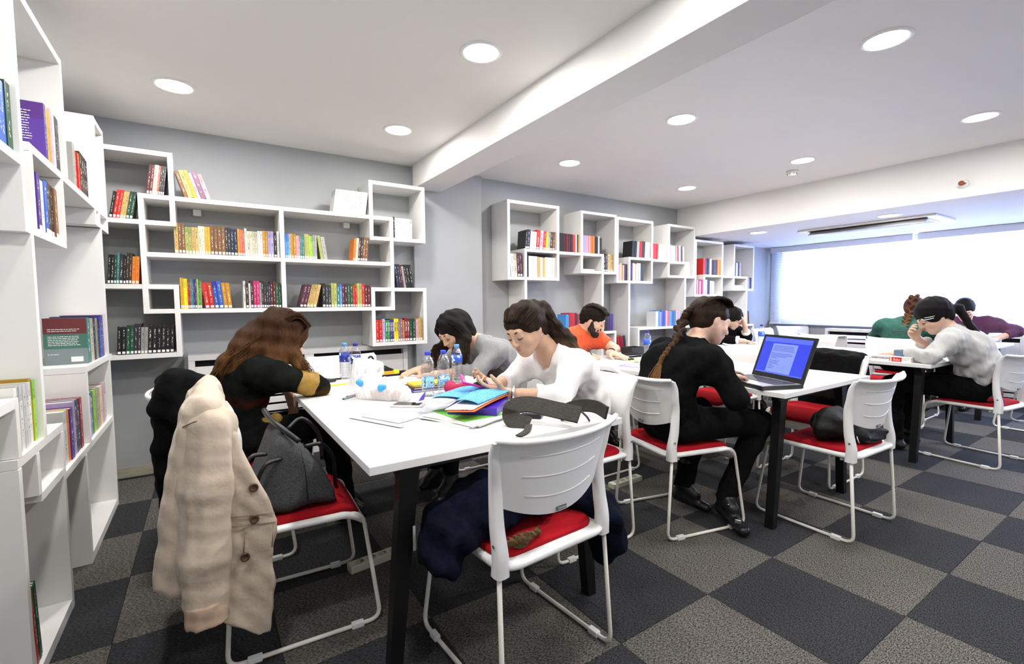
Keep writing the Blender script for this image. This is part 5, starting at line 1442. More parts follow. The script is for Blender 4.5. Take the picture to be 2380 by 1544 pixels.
for i in range(0, len(bpth)-1):
    t = (bpth[min(i+1, len(bpth)-1)]-bpth[max(i-1, 0)]).normalized(); sd_ = t.cross(Vector((0.6, 0.3, 0.75))).normalized(); sg = 1 if i % 2 else -1
    c = bpth[i]+sd_*sg*0.011; w = 0.027-0.009*i/len(bpth)
    S.cap(c-t*0.014+sd_*sg*0.012, c+t*0.016-sd_*sg*0.010, w*0.75, w*0.6, k=0.004)
S.noise(0.0015, 150, 2)
braid = S.build('braid', 0.0042, H_BB, hb)
tl0 = bpth[-1]
locks([[tl0+Vector((0.01, dy*0.3, 0.01)), tl0+Vector((-0.01, dy*0.6, -0.02)), tl0+Vector((-0.03, dy, -0.06)), tl0+Vector((-0.045, dy*1.2, -0.10))] for dy in (-0.03, 0.0, 0.03)], 60, 0.0038, 0.005, H_BB, hb, name='braid_tail', seed=12)
for nm, zz in (('boot_buckle', 0.115), ('boot_buckle', 0.062)):
    c = A(0.632, 0.292, zz) if zz > 0.1 else A(0.588, 0.222, zz+0.008)
    S = Sdf(); S.rbox(c+A(-0.022, -0.012, 0), (0.004, 0.015, 0.011), np.stack([norm((-0.9, -0.4, 0)), norm((0.4, -0.9, 0)), UPV]), rr=0.002); S.build(nm, 0.0025, M_SILVER, p_braid)
for k in range(6):
    c = lerp((0.50, 0.262, 0.80), (0.60, 0.185, 0.70), k/5); S = Sdf(); S.ell(c, (0.004, 0.004, 0.004)); S.build('sleeve_bead', 0.002, M_SILVER, p_braid)
# ---------------------------------------------------------------- woman with glasses
p_glas, Fs, _ = person('dark-haired woman with glasses in black resting her cheek on her hand',
    (3.30, 2.11, 0.565), (3.30, 2.11, 0.69), (3.28, 2.04, 0.82), (3.255, 1.965, 0.925), None, (3.225, 1.895, 1.015), (0.38, -0.72, -0.50), (0, -0.3, 0.9), (-1, 0, 0),
    ((3.09, 2.01, 0.875), (3.44, 2.01, 0.875)), ((2.98, 1.87, 0.80), (3.405, 1.83, 0.795)), ((3.06, 1.69, 0.785), (3.30, 1.80, 0.945)),
    ((A(0.5, -0.85, -0.1), DN, 1, 0.4), (A(-0.35, 0.1, 0.9), A(-0.6, 0.6, 0.2), -1, 0.8)),
    ((3.16, 1.66, 0.545), (3.42, 1.66, 0.545)), ((3.16, 1.70, 0.11), (3.42, 1.70, 0.11)), ((3.16, 1.56, 0.02), (3.42, 1.56, 0.02)),
    M_BLACKCLOTH, M_BLACKDENIM, M_SHOE, skin=M_SKIN2, sleeve=(1.75, 1.35), h=0.0062, hc=0.008, hs=1.0)
S = Sdf(); hair_cap(S, Fs, grow=0.015, low=-0.05)
S.chain([Fs.P(-0.065, 0.02, 0.03), Fs.P(-0.085, 0.05, -0.05), Fs.P(-0.07, 0.08, -0.12)], [0.026, 0.022, 0.008], k=0.02); S.noise(0.004, 50, 3)
S.chain([Fs.P(0.065, -0.02, 0.02), Fs.P(0.075, -0.02, -0.09)], [0.035, 0.025], k=0.02)
S.build('hair', 0.006, hair_mat('near_black_hair', (0.010, 0.008, 0.008)), p_glas)
for q in (-1, 1):
    tube('glasses_frame', [Vector(Fs.P(q*0.031+0.021*math.cos(t), 0.104, 0.002+0.016*math.sin(t))) for t in np.linspace(0, 2*math.pi, 17)[:-1]], 0.002, M_BLACK_METAL, p_glas, seg=5, closed=True)
    tube('glasses_arm', [Vector(Fs.P(q*0.052, 0.10, 0.004)), Vector(Fs.P(q*0.076, 0.0, 0.004))], 0.002, M_BLACK_METAL, p_glas, seg=5)
for (w_, e_, q) in ((A(3.06, 1.69, 0.785), A(2.98, 1.87, 0.80), 0.75), (A(3.30, 1.80, 0.945), A(3.405, 1.83, 0.795), 0.35)):
    S = Sdf(); S.cap(lerp(e_, w_, q-0.03), lerp(e_, w_, q+0.14), 0.045, 0.047, k=0.01, flat0=True, flat1=True); S.build('white_cuff', 0.006, M_WHITECLOTH, p_glas)
# ---------------------------------------------------------------- woman in green, seen from behind
p_green, Fgr, _ = person('woman with braided hair in dark green top seen from behind at the window table',
    (4.42, 0.75, 0.565), (4.37, 0.745, 0.70), (4.41, 0.73, 0.87), (4.475, 0.70, 0.985), None, (4.535, 0.68, 1.10), (0.85, 0.05, -0.45), (0.3, 0, 0.9), (0, -1, 0),
    ((4.43, 0.535, 0.935), (4.43, 0.905, 0.935)), ((4.53, 0.43, 0.79), (4.52, 1.03, 0.79)), ((4.74, 0.50, 0.785), (4.74, 0.95, 0.785)),
    ((A(1, 0.1, -0.05), DN, 1, 0.3), (A(1, -0.1, -0.05), DN, -1, 0.3)),
    ((4.83, 0.64, 0.545), (4.83, 0.84, 0.545)), ((4.80, 0.64, 0.11), (4.80, 0.84, 0.11)), ((4.93, 0.64, 0.02), (4.93, 0.84, 0.02)),
    M_GREENCLOTH, M_BLACKDENIM, M_SHOE, skin=M_SKIN2, sleeve=(1.6, 1.6), h=0.0068, hc=0.008, hs=1.0, features=False)
H_GR = hair_mat('auburn_hair', (0.085, 0.032, 0.014), (0.22, 0.10, 0.04), 0.95, 1.15)
S = Sdf(); hair_cap(S, Fgr, grow=0.017, low=-0.03); hgr = S.build('hair', 0.0065, H_GR, p_green)
S = Sdf(); bp2 = [Vector(p) for p in spline([Fgr.P(0, -0.085, 0.105), Fgr.P(0, -0.125, 0.05), A(4.395, 0.682, 1.065), A(4.345, 0.684, 0.995), A(4.305, 0.686, 0.925)], 4)]
for i in range(len(bp2)):
    sg = 1 if i % 2 else -1; w = 0.026-0.010*i/len(bp2); c = bp2[i]+Vector((0, sg*0.012, 0))
    S.cap(c+Vector((0, sg*0.012, 0.012)), c+Vector((0, -sg*0.012, -0.014)), w*0.75, w*0.6, k=0.004)
S.build('braid', 0.005, H_GR, hgr)
# ---------------------------------------------------------------- woman in light grey sweatshirt
p_bean, Fn, _ = person('woman in light grey sweatshirt with black ponytail at the third table end',
    (3.10, -0.12, 0.565), (3.08, -0.15, 0.69), (3.03, -0.09, 0.835), (2.995, 0.01, 0.955), None, (2.945, 0.105, 1.075), (-0.50, 0.60, -0.55), (-0.2, 0.3, 0.9), (1, 0.1, 0),
    ((3.18, -0.05, 0.91), (2.83, -0.04, 0.915)), ((3.14, 0.14, 0.80), (2.665, 0.03, 0.795)), ((2.93, 0.19, 0.90), (2.72, 0.25, 0.79)),
    ((A(-0.6, 0.3, 0.7), A(-0.5, -0.6, 0.2), 1, 0.9), (A(0.2, 0.95, -0.05), DN, -1, 0.4)),
    ((3.20, 0.32, 0.535), (2.93, 0.33, 0.535)), ((3.18, 0.28, 0.11), (2.93, 0.30, 0.11)), ((3.18, 0.42, 0.02), (2.93, 0.44, 0.02)),
    M_LTGREY, M_BLACKDENIM, M_SHOE, skin=M_SKIN2, sleeve=(1.6, 1.7), h=0.0058, hc=0.007, hs=1.06, build=1.06, wrinkle=0.006)
H_BK = hair_mat('black_hair', (0.010, 0.007, 0.009))
S = Sdf(); hair_cap(S, Fn, grow=0.022, low=-0.03)
S.chain([Fn.P(0, -0.10, 0.0), Fn.P(0.0, -0.15, -0.035), A(3.05, -0.10, 0.965), A(3.08, -0.17, 0.905)], [0.030, 0.028, 0.024, 0.010], k=0.02); S.noise(0.002, 60, 2)
S.build('hair', 0.006, H_BK, p_bean)
for q in (0, 1): tube('hair_band', [Vector(Fn.P(-0.05-0.035*t, 0.085-0.05*t*t-q*0.012, 0.03+0.01*q-0.02*t)) for t in np.linspace(-1, 1, 7)], 0.003, M_LETTER_W, p_bean, seg=5)
S = Sdf(); S.cap((2.70, 0.20, 0.792), (2.715, 0.235, 0.79), 0.035, 0.035, k=0.01); S.noise(0.004, 90, 1); S.build('hair_tie', 0.005, mat('blue_grey_cloth', (0.10, 0.14, 0.20), 0.9), p_bean)
S = Sdf(); S.cap((3.02, -0.19, 0.51), (3.16, -0.20, 0.51), 0.05, 0.05, k=0.02); S.build('red_shirt_hem', 0.007, mat('red_plaid', (0.35, 0.03, 0.05), 0.9, noise=0.4, nscale=60), p_bean)
# ---------------------------------------------------------------- person in purple
p_purp, Fp, _ = person('short-haired person in plum top with bent elbow at the window table',
    (5.53, 0.50, 0.565), (5.56, 0.50, 0.70), (5.46, 0.48, 0.86), (5.33, 0.46, 0.975), None, (5.20, 0.44, 1.09), (-0.74, -0.25, -0.55), (-0.3, 0, 0.9), (0, 1, 0),
    ((5.37, 0.64, 0.94), (5.37, 0.29, 0.95)), ((5.22, 0.73, 0.795), (5.39, 0.075, 0.865)), ((5.05, 0.60, 0.785), (5.21, 0.20, 0.785)),
    ((A(-0.95, -0.2, -0.1), DN, 1, 0.4), (A(-0.9, 0.3, -0.15), DN, -1, 0.4)),
    ((5.18, 0.60, 0.545), (5.18, 0.40, 0.545)), ((5.18, 0.60, 0.11), (5.18, 0.40, 0.11)), ((5.05, 0.60, 0.02), (5.05, 0.40, 0.02)),
    M_PURPLE, M_BLACKDENIM, M_SHOE, skin=M_SKIN2, sleeve=(1.5, 1.5), h=0.0068, hc=0.008, hs=1.0)
S = Sdf(); hair_cap(S, Fp, grow=0.012, low=-0.02); S.build('hair', 0.0065, H_BK, p_purp)
# ================================================================== COATS AND BAGS
M_BEIGE = mat('beige_cotton', (0.50, 0.41, 0.32), 0.85, noise=0.05, nscale=12, bump=0.35, bscale=28, sheen=0.1)
M_BEIGE_IN = mat('rosy_beige_lining', (0.42, 0.30, 0.22), 0.85, noise=0.05, nscale=12, bump=0.2, bscale=40)
M_BUTTON = mat('brown_horn_button', (0.07, 0.04, 0.02), 0.3, noise=0.4, nscale=60)
M_STITCH = mat('tan_stitching', (0.30, 0.22, 0.16), 0.9)
S = Sdf()
rear = [(-1.70, 0.905), (-1.742, 0.88), (-1.772, 0.76), (-1.81, 0.58), (-1.835, 0.37), (-1.80, 0.335), (-1.74, 0.33), (-1.70, 0.50), (-1.65, 0.66), (-1.618, 0.80), (-1.625, 0.85), (-1.655, 0.90)]
S.poly(rear, (0, 0.80, 0), (1, 0, 0), (0, 0, 1), 0.27, rr=0.03, k=0.02)
flap = [(-1.69, 0.90), (-1.74, 0.84), (-1.75, 0.60), (-1.75, 0.40), (-1.70, 0.245), (-1.665, 0.205), (-1.575, 0.125), (-1.535, 0.13), (-1.518, 0.28), (-1.520, 0.42), (-1.506, 0.50), (-1.535, 0.585), (-1.565, 0.655), (-1.61, 0.765), (-1.645, 0.84)]
S.poly(flap, (0, 0.552, 0), (1, 0, 0), (0, 0, 1), 0.016, rr=0.012, k=0.03)
S.cap((-1.69, 0.555, 0.885), (-1.672, 1.03, 0.895), 0.034, 0.034, k=0.03)
S.noise(0.006, 26, 4, (1.2, 0.8, 0.25)); S.noise(0.0025, 60, 9, (1, 1, 0.6))
coat = S.build('trench_coat', 0.0055, M_BEIGE); tag(coat, 'beige cotton trench coat draped over a chair back', 'coat')
S = Sdf()
S.chain([(-1.675, 0.545, 0.835), (-1.692, 0.525, 0.66), (-1.708, 0.515, 0.45), (-1.708, 0.512, 0.315)], [0.062, 0.060, 0.056, 0.052], k=0.03, lat=(1, 0, 0), ratio=1.08)
S.noise(0.005, 34, 16, (2.0, 2.0, 0.12)); S.noise(0.0015, 60, 2)
S.build('sleeve', 0.005, M_BEIGE, coat)
S = Sdf(); S.cap((-1.708, 0.512, 0.325), (-1.705, 0.510, 0.262), 0.056, 0.059, k=0.01, flat0=True, flat1=True); S.cap((-1.706, 0.511, 0.29), (-1.705, 0.510, 0.24), 0.046, 0.049, k=0.006, sub=True)
S.noise(0.002, 70, 2); S.build('turned_cuff', 0.0045, M_BEIGE_IN, coat)
S = Sdf(); S.poly([(-1.665, 0.905), (-1.70, 0.89), (-1.668, 0.80), (-1.60, 0.66), (-1.575, 0.63), (-1.59, 0.70), (-1.635, 0.83)], (0, 0.595, 0), (1, 0, 0), (0, 0, 1), 0.010, rr=0.008)
S.noise(0.004, 40, 3); S.build('lapel', 0.005, M_BEIGE_IN, coat)
def button(c, n, parent, r=0.0135):
    n = norm(n); e1 = norm(np.cross(n, UPV)); e2 = np.cross(e1, n)
    v, f = lathe_vf([(0.0005, 0.003), (r*0.55, 0.003), (r*0.7, 0.005), (r, 0.0045), (r, 0.0), (0.0005, -0.001)], 18)
    return pydata('button', [tuple(np.array(c)+e1*p[0]+e2*p[1]+n*p[2]) for p in v], f, M_BUTTON, parent, True)
for c in ((-1.572, 0.528, 0.628), (-1.574, 0.528, 0.527), (-1.603, 0.528, 0.413)): button(c, (0.1, -1, 0), coat)
button((-1.628, 0.578, 0.735), (0.9, -0.4, 0.2), coat, 0.011)
for z0, z1, x0, x1 in ((0.548, 0.530, -1.645, -1.515), (0.518, 0.500, -1.645, -1.515)):
    tube('seam', [Vector((x0+(x1-x0)*t, 0.5335, z0+(z1-z0)*t)) for t in np.linspace(0, 1, 8)], 0.0016, M_STITCH, coat, seg=5)
tube('seam', [Vector((-1.745, 0.53, 0.845)), Vector((-1.715, 0.51, 0.862)), Vector((-1.675, 0.495, 0.862)), Vector((-1.645, 0.52, 0.835))], 0.0018, M_STITCH, coat, seg=5)
for x in (-1.60, -1.52):
    tube('pleat_stitch', [Vector((x, 0.5335, 0.50)), Vector((x-0.006, 0.534, 0.42))], 0.0012, M_STITCH, coat, seg=4)

# grey felt tote on the same chair
M_FELT = mat('grey_felt', (0.075, 0.078, 0.083), 0.95, noise=0.35, nscale=220, bump=0.4, bscale=400, spec=0.1)
S = Sdf()
for i in range(5):
    pass
prof = [(-1.575, 0.462), (-1.56, 0.56), (-1.50, 0.715), (-1.475, 0.765), (-1.415, 0.70), (-1.345, 0.60), (-1.295, 0.50), (-1.292, 0.462)]
S.poly(prof, (0, 0.80, 0), (1, 0, 0), (0, 0, 1), 0.135, rr=0.045, k=0.02)
S.poly([(-1.60, 0.72), (-1.25, 0.80), (-1.25, 0.62), (-1.44, 0.735)], (0, 0.66, 0), (1, 0, 0), (0, 0, 1), 0.03, rr=0.02, sub=True)
S.noise(0.004, 25, 3)
tote = S.build('tote_bag', 0.0055, M_FELT); tag(tote, 'grey felt tote bag with black leather straps on the red seat', 'bag')
M_STRAP = mat('black_leather_strap', (0.010, 0.010, 0.011), 0.4)
for pts in ([(-1.52, 0.66, 0.69), (-1.57, 0.645, 0.69), (-1.595, 0.64, 0.63), (-1.592, 0.645, 0.54)], [(-1.475, 0.66, 0.665), (-1.53, 0.64, 0.655), (-1.558, 0.645, 0.58), (-1.555, 0.655, 0.50)],
            [(-1.42, 0.93, 0.70), (-1.36, 0.955, 0.73), (-1.30, 0.95, 0.66), (-1.29, 0.94, 0.55)], [(-1.39, 0.73, 0.675), (-1.33, 0.72, 0.675), (-1.285, 0.75, 0.60), (-1.275, 0.78, 0.50), (-1.265, 0.80, 0.47)]):
    v, f = tube_vf(spline(pts, 6), 0.0075, 8); pydata('strap', v, f, M_STRAP, tote, True)
v, f = tube_vf(spline([(-1.415, 0.668, 0.712), (-1.47, 0.70, 0.765), (-1.49, 0.82, 0.775), (-1.50, 0.92, 0.79)], 6), 0.010, 8); pydata('zip_edge', v, f, M_STRAP, tote, True)
tube('seam', [Vector((-1.415, 0.664, 0.70)), Vector((-1.40, 0.658, 0.60)), Vector((-1.395, 0.660, 0.49))], 0.0015, M_STRAP, tote, seg=5)

# black jacket on the long-haired woman's chair
M_BLACKJ = mat('black_jacket_cloth', (0.0045, 0.0045, 0.005), 0.9, noise=0.3, nscale=60, bump=0.4, bscale=30, spec=0.12)
S = Sdf()
S.cap((-1.83, 1.28, 0.80), (-1.83, 1.72, 0.82), 0.055, 0.055, k=0.04)
S.poly([(-1.78, 0.84), (-1.83, 0.86), (-1.875, 0.78), (-1.885, 0.55), (-1.865, 0.33), (-1.83, 0.30), (-1.795, 0.50), (-1.76, 0.62), (-1.745, 0.74)], (0, 1.50, 0), (1, 0, 0), (0, 0, 1), 0.24, rr=0.03, k=0.03)
S.chain([(-1.81, 1.27, 0.855), (-1.79, 1.25, 0.885), (-1.74, 1.24, 0.86)], [0.035, 0.045, 0.04], k=0.03); S.chain([(-1.74, 1.25, 0.90), (-1.70, 1.24, 0.86), (-1.665, 1.24, 0.78)], [0.028, 0.036, 0.03], k=0.03)
S.chain([(-1.80, 1.24, 0.84), (-1.74, 1.22, 0.72), (-1.70, 1.24, 0.66)], [0.045, 0.06, 0.04], k=0.04); S.noise(0.006, 30, 5)
jk = S.build('jacket', 0.007, M_BLACKJ); tag(jk, 'black hooded jacket bunched over the long-haired woman chair back', 'jacket')

# navy coat on the near chair seat
M_NAVY = mat('navy_wool', (0.0035, 0.0045, 0.013), 0.95, noise=0.3, nscale=80, bump=0.3, bscale=60, spec=0.1)
S = Sdf()
S.chain([(-1.06, 0.20, 0.495), (-0.93, 0.24, 0.515), (-0.74, 0.25, 0.51), (-0.56, 0.22, 0.50)], [0.065, 0.075, 0.062, 0.055], k=0.05, lat=(0, 1, 0), ratio=1.9)
S.chain([(-1.08, 0.16, 0.48), (-1.115, 0.14, 0.44), (-1.09, 0.13, 0.39)], [0.07, 0.055, 0.03], k=0.04, lat=(0, 1, 0), ratio=1.6)
S.chain([(-0.93, 0.22, 0.55), (-0.90, 0.26, 0.575)], [0.06, 0.04], k=0.04)
S.chain([(-0.55, 0.16, 0.48), (-0.50, 0.12, 0.43), (-0.475, 0.10, 0.33), (-0.49, 0.09, 0.27)], [0.06, 0.055, 0.05, 0.02], k=0.04, lat=(0, 1, 0), ratio=1.7)
S.half((0, 0, 0.452), (0, 0, -1), (-1.0, -0.1, 0.2), (-0.58, 0.5, 0.5), k=0.01)
S.noise(0.008, 24, 6); S.noise(0.003, 60, 3)
nv = S.build('coat', 0.007, M_NAVY); tag(nv, 'navy wool coat heaped on the seat of the near chair', 'coat')
S = Sdf(); S.chain([(-0.98, 0.045, 0.472), (-0.90, 0.03, 0.475), (-0.82, 0.05, 0.472)], [0.010, 0.015, 0.008], k=0.02); S.noise(0.005, 160, 6)
S.build('fur_trim', 0.004, mat('brown_fur', (0.10, 0.055, 0.02), 0.95, noise=0.5, nscale=90, bump=0.8, bscale=200), nv)

# black jacket over the back of the chair across the laptop table
S = Sdf()
S.cap((2.10, 0.26, 0.80), (2.10, 0.58, 0.80), 0.045, 0.045, k=0.04, lat=(1, 0, 0), ratio=1.3)
S.poly([(0.24, 0.82), (0.30, 0.845), (0.56, 0.845), (0.60, 0.78), (0.68, 0.45), (0.70, 0.24), (0.50, 0.20), (0.30, 0.22), (0.23, 0.30), (0.20, 0.50)], (2.14, 0, 0), (0, 1, 0), (0, 0, 1), 0.03, rr=0.02, k=0.03)
S.poly([(0.24, 0.82), (0.56, 0.83), (0.60, 0.70), (0.56, 0.50), (0.25, 0.50)], (2.03, 0, 0), (0, 1, 0), (0, 0, 1), 0.02, rr=0.015, k=0.03)
S.noise(0.006, 28, 5, (1, 1, 0.4))
jk2 = S.build('jacket', 0.008, M_BLACKJ); tag(jk2, 'long black jacket hanging over the chair back behind the laptop', 'jacket')

# black bag on the chair at the laptop table end
M_NYLON = mat('black_nylon', (0.004, 0.004, 0.0045), 0.55, bump=0.5, bscale=25, spec=0.2)
S = Sdf(); S.ell((1.13, 0.02, 0.53), (0.13, 0.10, 0.075), k=0.03); S.chain([(1.02, 0.02, 0.52), (1.08, 0.03, 0.58), (1.16, 0.02, 0.60)], [0.05, 0.045, 0.03], k=0.03); S.chain([(1.15, -0.08, 0.495), (1.30, -0.12, 0.485)], [0.045, 0.035], k=0.03, lat=(0, 1, 0), ratio=1.5)
S.half((0, 0, 0.458), (0, 0, -1), (0.8, -0.3, 0.3), (1.5, 0.3, 0.55), k=0.01); S.noise(0.006, 40, 5)
bg_ = S.build('handbag', 0.006, M_NYLON); tag(bg_, 'crumpled black nylon bag on the chair at the laptop table end', 'bag')
tube('zip_pull', [(1.10, -0.10, 0.50), (1.09, -0.115, 0.47)], 0.004, M_SILVER, bg_, seg=6)
# black rucksack with loop handle on the far chair, dark bag on the empty chair
S = Sdf(); S.rbox((-0.66, 2.27, 0.60), (0.14, 0.10, 0.14), rr=0.06, k=0.02); S.noise(0.006, 30, 2); S.half((0, 0, 0.458), (0, 0, -1), (-1, 2, 0.3), (-0.3, 2.6, 0.5))
rk = S.build('rucksack', 0.008, M_NYLON); tag(rk, 'black rucksack with loop handle on the far chair of the near table', 'bag')
v, f = tube_vf(spline([(-0.715, 2.24, 0.73), (-0.715, 2.24, 0.80), (-0.695, 2.24, 0.825), (-0.675, 2.24, 0.80), (-0.675, 2.24, 0.74)], 5), 0.007, 8); pydata('loop_handle', v, f, M_STRAP, rk, True)
v, f = tube_vf(spline([(-0.67, 2.24, 0.76), (-0.61, 2.23, 0.74), (-0.565, 2.22, 0.68), (-0.56, 2.22, 0.60)], 5), 0.009, 8); pydata('strap', v, f, M_STRAP, rk, True)
S = Sdf(); S.ell((0.62, 1.42, 0.53), (0.13, 0.10, 0.085), k=0.03); S.half((0, 0, 0.458), (0, 0, -1), (0.3, 1.1, 0.3), (1.0, 1.7, 0.5)); S.noise(0.006, 30, 2)
db = S.build('handbag', 0.008, M_NYLON); tag(db, 'dark rounded bag on the empty chair between the tables', 'bag')
v, f = tube_vf(spline([(4.20, 2.50, 0.815), (4.26, 2.56, 0.83), (4.30, 2.60, 0.80), (4.33, 2.62, 0.70)], 5), 0.008, 8)
st = pydata('bag_strap', v, f, M_STRAP, None, True); tag(st, 'black strap hung on the chair beside the last bookcase', 'strap')

# ================================================================== THINGS ON THE TABLES
ZT = 0.7405
def slab(name, c, size, rz, m, parent=None, z=ZT, bevel=0.0):
    """thin rectangular piece lying flat: built in place"""
    hx, hy, t = size[0]/2, size[1]/2, size[2]
    v, f = box_vf((-hx, -hy, 0), (hx, hy, t))
    ca, sa = math.cos(rz), math.sin(rz)
    return pydata(name, [(c[0]+p[0]*ca-p[1]*sa, c[1]+p[0]*sa+p[1]*ca, z+p[2]) for p in v], f, m, parent)
def colour(nm, h, r=0.5): return mat(nm, srgb(h), r)
# ---- bottles
def clear_mat(name, tint, gl=0.12, fr=0.55):
    m = bpy.data.materials.new(name); m.use_nodes = True; nt = m.node_tree; L = nt.links.new
    out = nt.nodes['Material Output']; nt.nodes.remove(nt.nodes['Principled BSDF'])
    t = nt.nodes.new('ShaderNodeBsdfTransparent'); t.inputs['Color'].default_value = (*tint, 1)
    g = nt.nodes.new('ShaderNodeBsdfGlossy'); g.inputs['Roughness'].default_value = 0.08
    lw = nt.nodes.new('ShaderNodeLayerWeight'); lw.inputs['Blend'].default_value = 0.35
    ma = nt.nodes.new('ShaderNodeMath'); ma.operation = 'MULTIPLY_ADD'; ma.inputs[1].default_value = fr; ma.inputs[2].default_value = gl
    L(lw.outputs['Facing'], ma.inputs[0])
    mx = nt.nodes.new('ShaderNodeMixShader'); L(ma.outputs[0], mx.inputs[0]); L(t.outputs[0], mx.inputs[1]); L(g.outputs[0], mx.inputs[2]); L(mx.outputs[0], out.inputs['Surface'])
    return m
M_PET = clear_mat('clear_bottle_plastic', (0.93, 0.95, 0.97)); M_FILM = clear_mat('thin_clear_film', (0.98, 0.985, 0.99), 0.01, 0.06)
def label_mat(name, a, b, c):
    m = mat(name, a, 0.4); nt = m.node_tree; bs = nt.nodes['Principled BSDF']; L = nt.links.new
    tc = nt.nodes.new('ShaderNodeTexCoord'); n = nt.nodes.new('ShaderNodeTexNoise'); n.inputs['Scale'].default_value = 45; n.inputs['Detail'].default_value = 1
    L(tc.outputs['Object'], n.inputs['Vector']); cr = nt.nodes.new('ShaderNodeValToRGB'); cr.color_ramp.interpolation = 'CONSTANT'
    e = cr.color_ramp.elements; e[0].position = 0; e[0].color = (*a, 1); e[1].position = 0.52; e[1].color = (*b, 1); x = e.new(0.6); x.color = (*c, 1)
    L(n.outputs['Fac'], cr.inputs[0]); L(cr.outputs[0], bs.inputs['Base Color']); return m
LB_HI = label_mat('deep_blue_label', (0.03, 0.10, 0.55), (0.05, 0.18, 0.7), (0.75, 0.8, 0.9)); LB_LO = label_mat('pale_blue_label', (0.20, 0.50, 0.85), (0.75, 0.83, 0.9), (0.05, 0.25, 0.25))
LB_NV = label_mat('navy_label', (0.012, 0.03, 0.30), (0.02, 0.05, 0.36), (0.7, 0.75, 0.85))
def bottle(x, y, label, cap_col, lab, lz, z=ZT, s=1.0, text=None):
    r = empty('water_bottle', (x, y, z)); tag(r, label, 'bottle', 'plastic water bottles')
    prof = [(0.0005, 0.004), (0.024, 0.0), (0.0305, 0.006)]
    for k in range(8):
        z0 = 0.02+0.0165*k; prof += [(0.0312, z0), (0.0300, z0+0.006), (0.0312, z0+0.012)]
    prof += [(0.0312, 0.155), (0.0300, 0.170), (0.0215, 0.190), (0.0135, 0.203), (0.0125, 0.210), (0.0125, 0.214)]
    lathe('bottle_body', [(a*s, b*s) for a, b in prof], M_PET, r, 24, (x, y, z))
    lathe('water', [(0.0005, 0.006*s), (0.0285*s, 0.008*s), (0.0285*s, 0.125*s), (0.0005, 0.1251*s)], M_FILM, r, 20, (x, y, z))
    lathe('cap', [(0.0145*s, 0.203*s), (0.0148*s, 0.219*s), (0.013*s, 0.2215*s), (0.0005, 0.222*s)], cap_col, r, 20, (x, y, z))
    lb = lathe('label', [(0.0317*s, lz[0]*s), (0.0317*s, lz[1]*s)], lab, r, 24, (x, y, z))
    if text:
        d = Vector((CAM_POS.x-x, CAM_POS.y-y, 0)).normalized(); a = math.atan2(d.y, d.x)+math.pi/2
        mw = Matrix.Translation((x+d.x*0.0325*s, y+d.y*0.0325*s, z+(lz[0]+lz[1])/2*s)) @ Matrix.Rotation(a, 4, 'Z') @ Matrix.Rotation(math.pi/2, 4, 'X')
        o = text_mesh('label_text', text, 0.016, M_LETTER_W, None, mw); o.parent = r; o.matrix_parent_inverse = r.matrix_basis.inverted()
    return r
C_NAVYCAP = colour('blue_cap', '#3848c8'); C_SKYCAP = colour('sky_blue_cap', '#5aa0f0'); C_VIO = colour('violet_cap', '#2c2490')
bottle(-0.762, 1.05, 'water bottle with blue cap and low pale label beside the blue sheets', C_NAVYCAP, LB_LO, (0.045, 0.095))
bottle(-0.672, 1.06, 'second water bottle with blue cap and low pale label beside the pencil case', C_NAVYCAP, LB_LO, (0.045, 0.095))
bottle(-0.462, 1.33, 'water bottle with sky blue cap and high blue label before the grey sweater', C_SKYCAP, LB_HI, (0.118, 0.160))
bottle(-0.965, 1.865, 'water bottle with sky blue cap and navy label behind the plastic bag', C_SKYCAP, LB_NV, (0.105, 0.160))
bottle(-0.915, 1.80, 'water bottle with violet cap and navy lettered label behind the plastic bag', C_VIO, LB_NV, (0.095, 0.145), text='Sou')
bottle(1.42, 1.545, 'water bottle with violet cap on the laptop table by the man', C_VIO, LB_HI, (0.10, 0.150))
bottle(3.10, 1.50, 'water bottle on the table of the woman with glasses', C_VIO, LB_HI, (0.10, 0.150))
# ---- plastic carrier bag
M_BAG = bpy.data.materials.new('thin_white_plastic_bag'); M_BAG.use_nodes = True
_nt = M_BAG.node_tree; _b = _nt.nodes['Principled BSDF']; _b.inputs['Base Color'].default_value = (0.85, 0.84, 0.85, 1); _b.inputs['Roughness'].default_value = 0.25
_t = _nt.nodes.new('ShaderNodeBsdfTransparent'); _m = _nt.nodes.new('ShaderNodeMixShader'); _m.inputs[0].default_value = 0.6
_nt.links.new(_t.outputs[0], _m.inputs[1]); _nt.links.new(_b.outputs[0], _m.inputs[2]); _nt.links.new(_m.outputs[0], _nt.nodes['Material Output'].inputs['Surface'])
S = Sdf()
S.chain([(-1.03, 1.17, 0.775), (-0.96, 1.09, 0.775), (-0.905, 1.01, 0.768)], [0.045, 0.05, 0.036], k=0.04)
S.chain([(-1.02, 1.16, 0.81), (-1.035, 1.20, 0.87), (-1.05, 1.22, 0.905)], [0.05, 0.045, 0.03], k=0.04); S.chain([(-1.03, 1.18, 0.86), (-0.985, 1.18, 0.885)], [0.035, 0.028], k=0.03)
S.chain([(-1.06, 1.20, 0.83), (-1.10, 1.22, 0.80)], [0.04, 0.02], k=0.03)
S.noise(0.008, 50, 7); S.noise(0.003, 130, 3); S.half((0, 0, ZT+0.0005), (0, 0, -1), (-1.3, 0.8, 0.6), (-0.7, 1.4, 0.8), k=0.004)
pb = S.build('plastic_bag', 0.0042, M_BAG); tag(pb, 'crumpled white plastic carrier bag with blue print on the near table', 'bag')
S = Sdf(); S.chain([(-1.0, 1.13, 0.768), (-0.93, 1.04, 0.766)], [0.026, 0.022], k=0.02, lat=(0.7, 0.7, 0), ratio=1.3); S.build('wrapped_food', 0.005, mat('salmon_wrap', (0.55, 0.22, 0.17), 0.5, noise=0.2, nscale=30), pb)
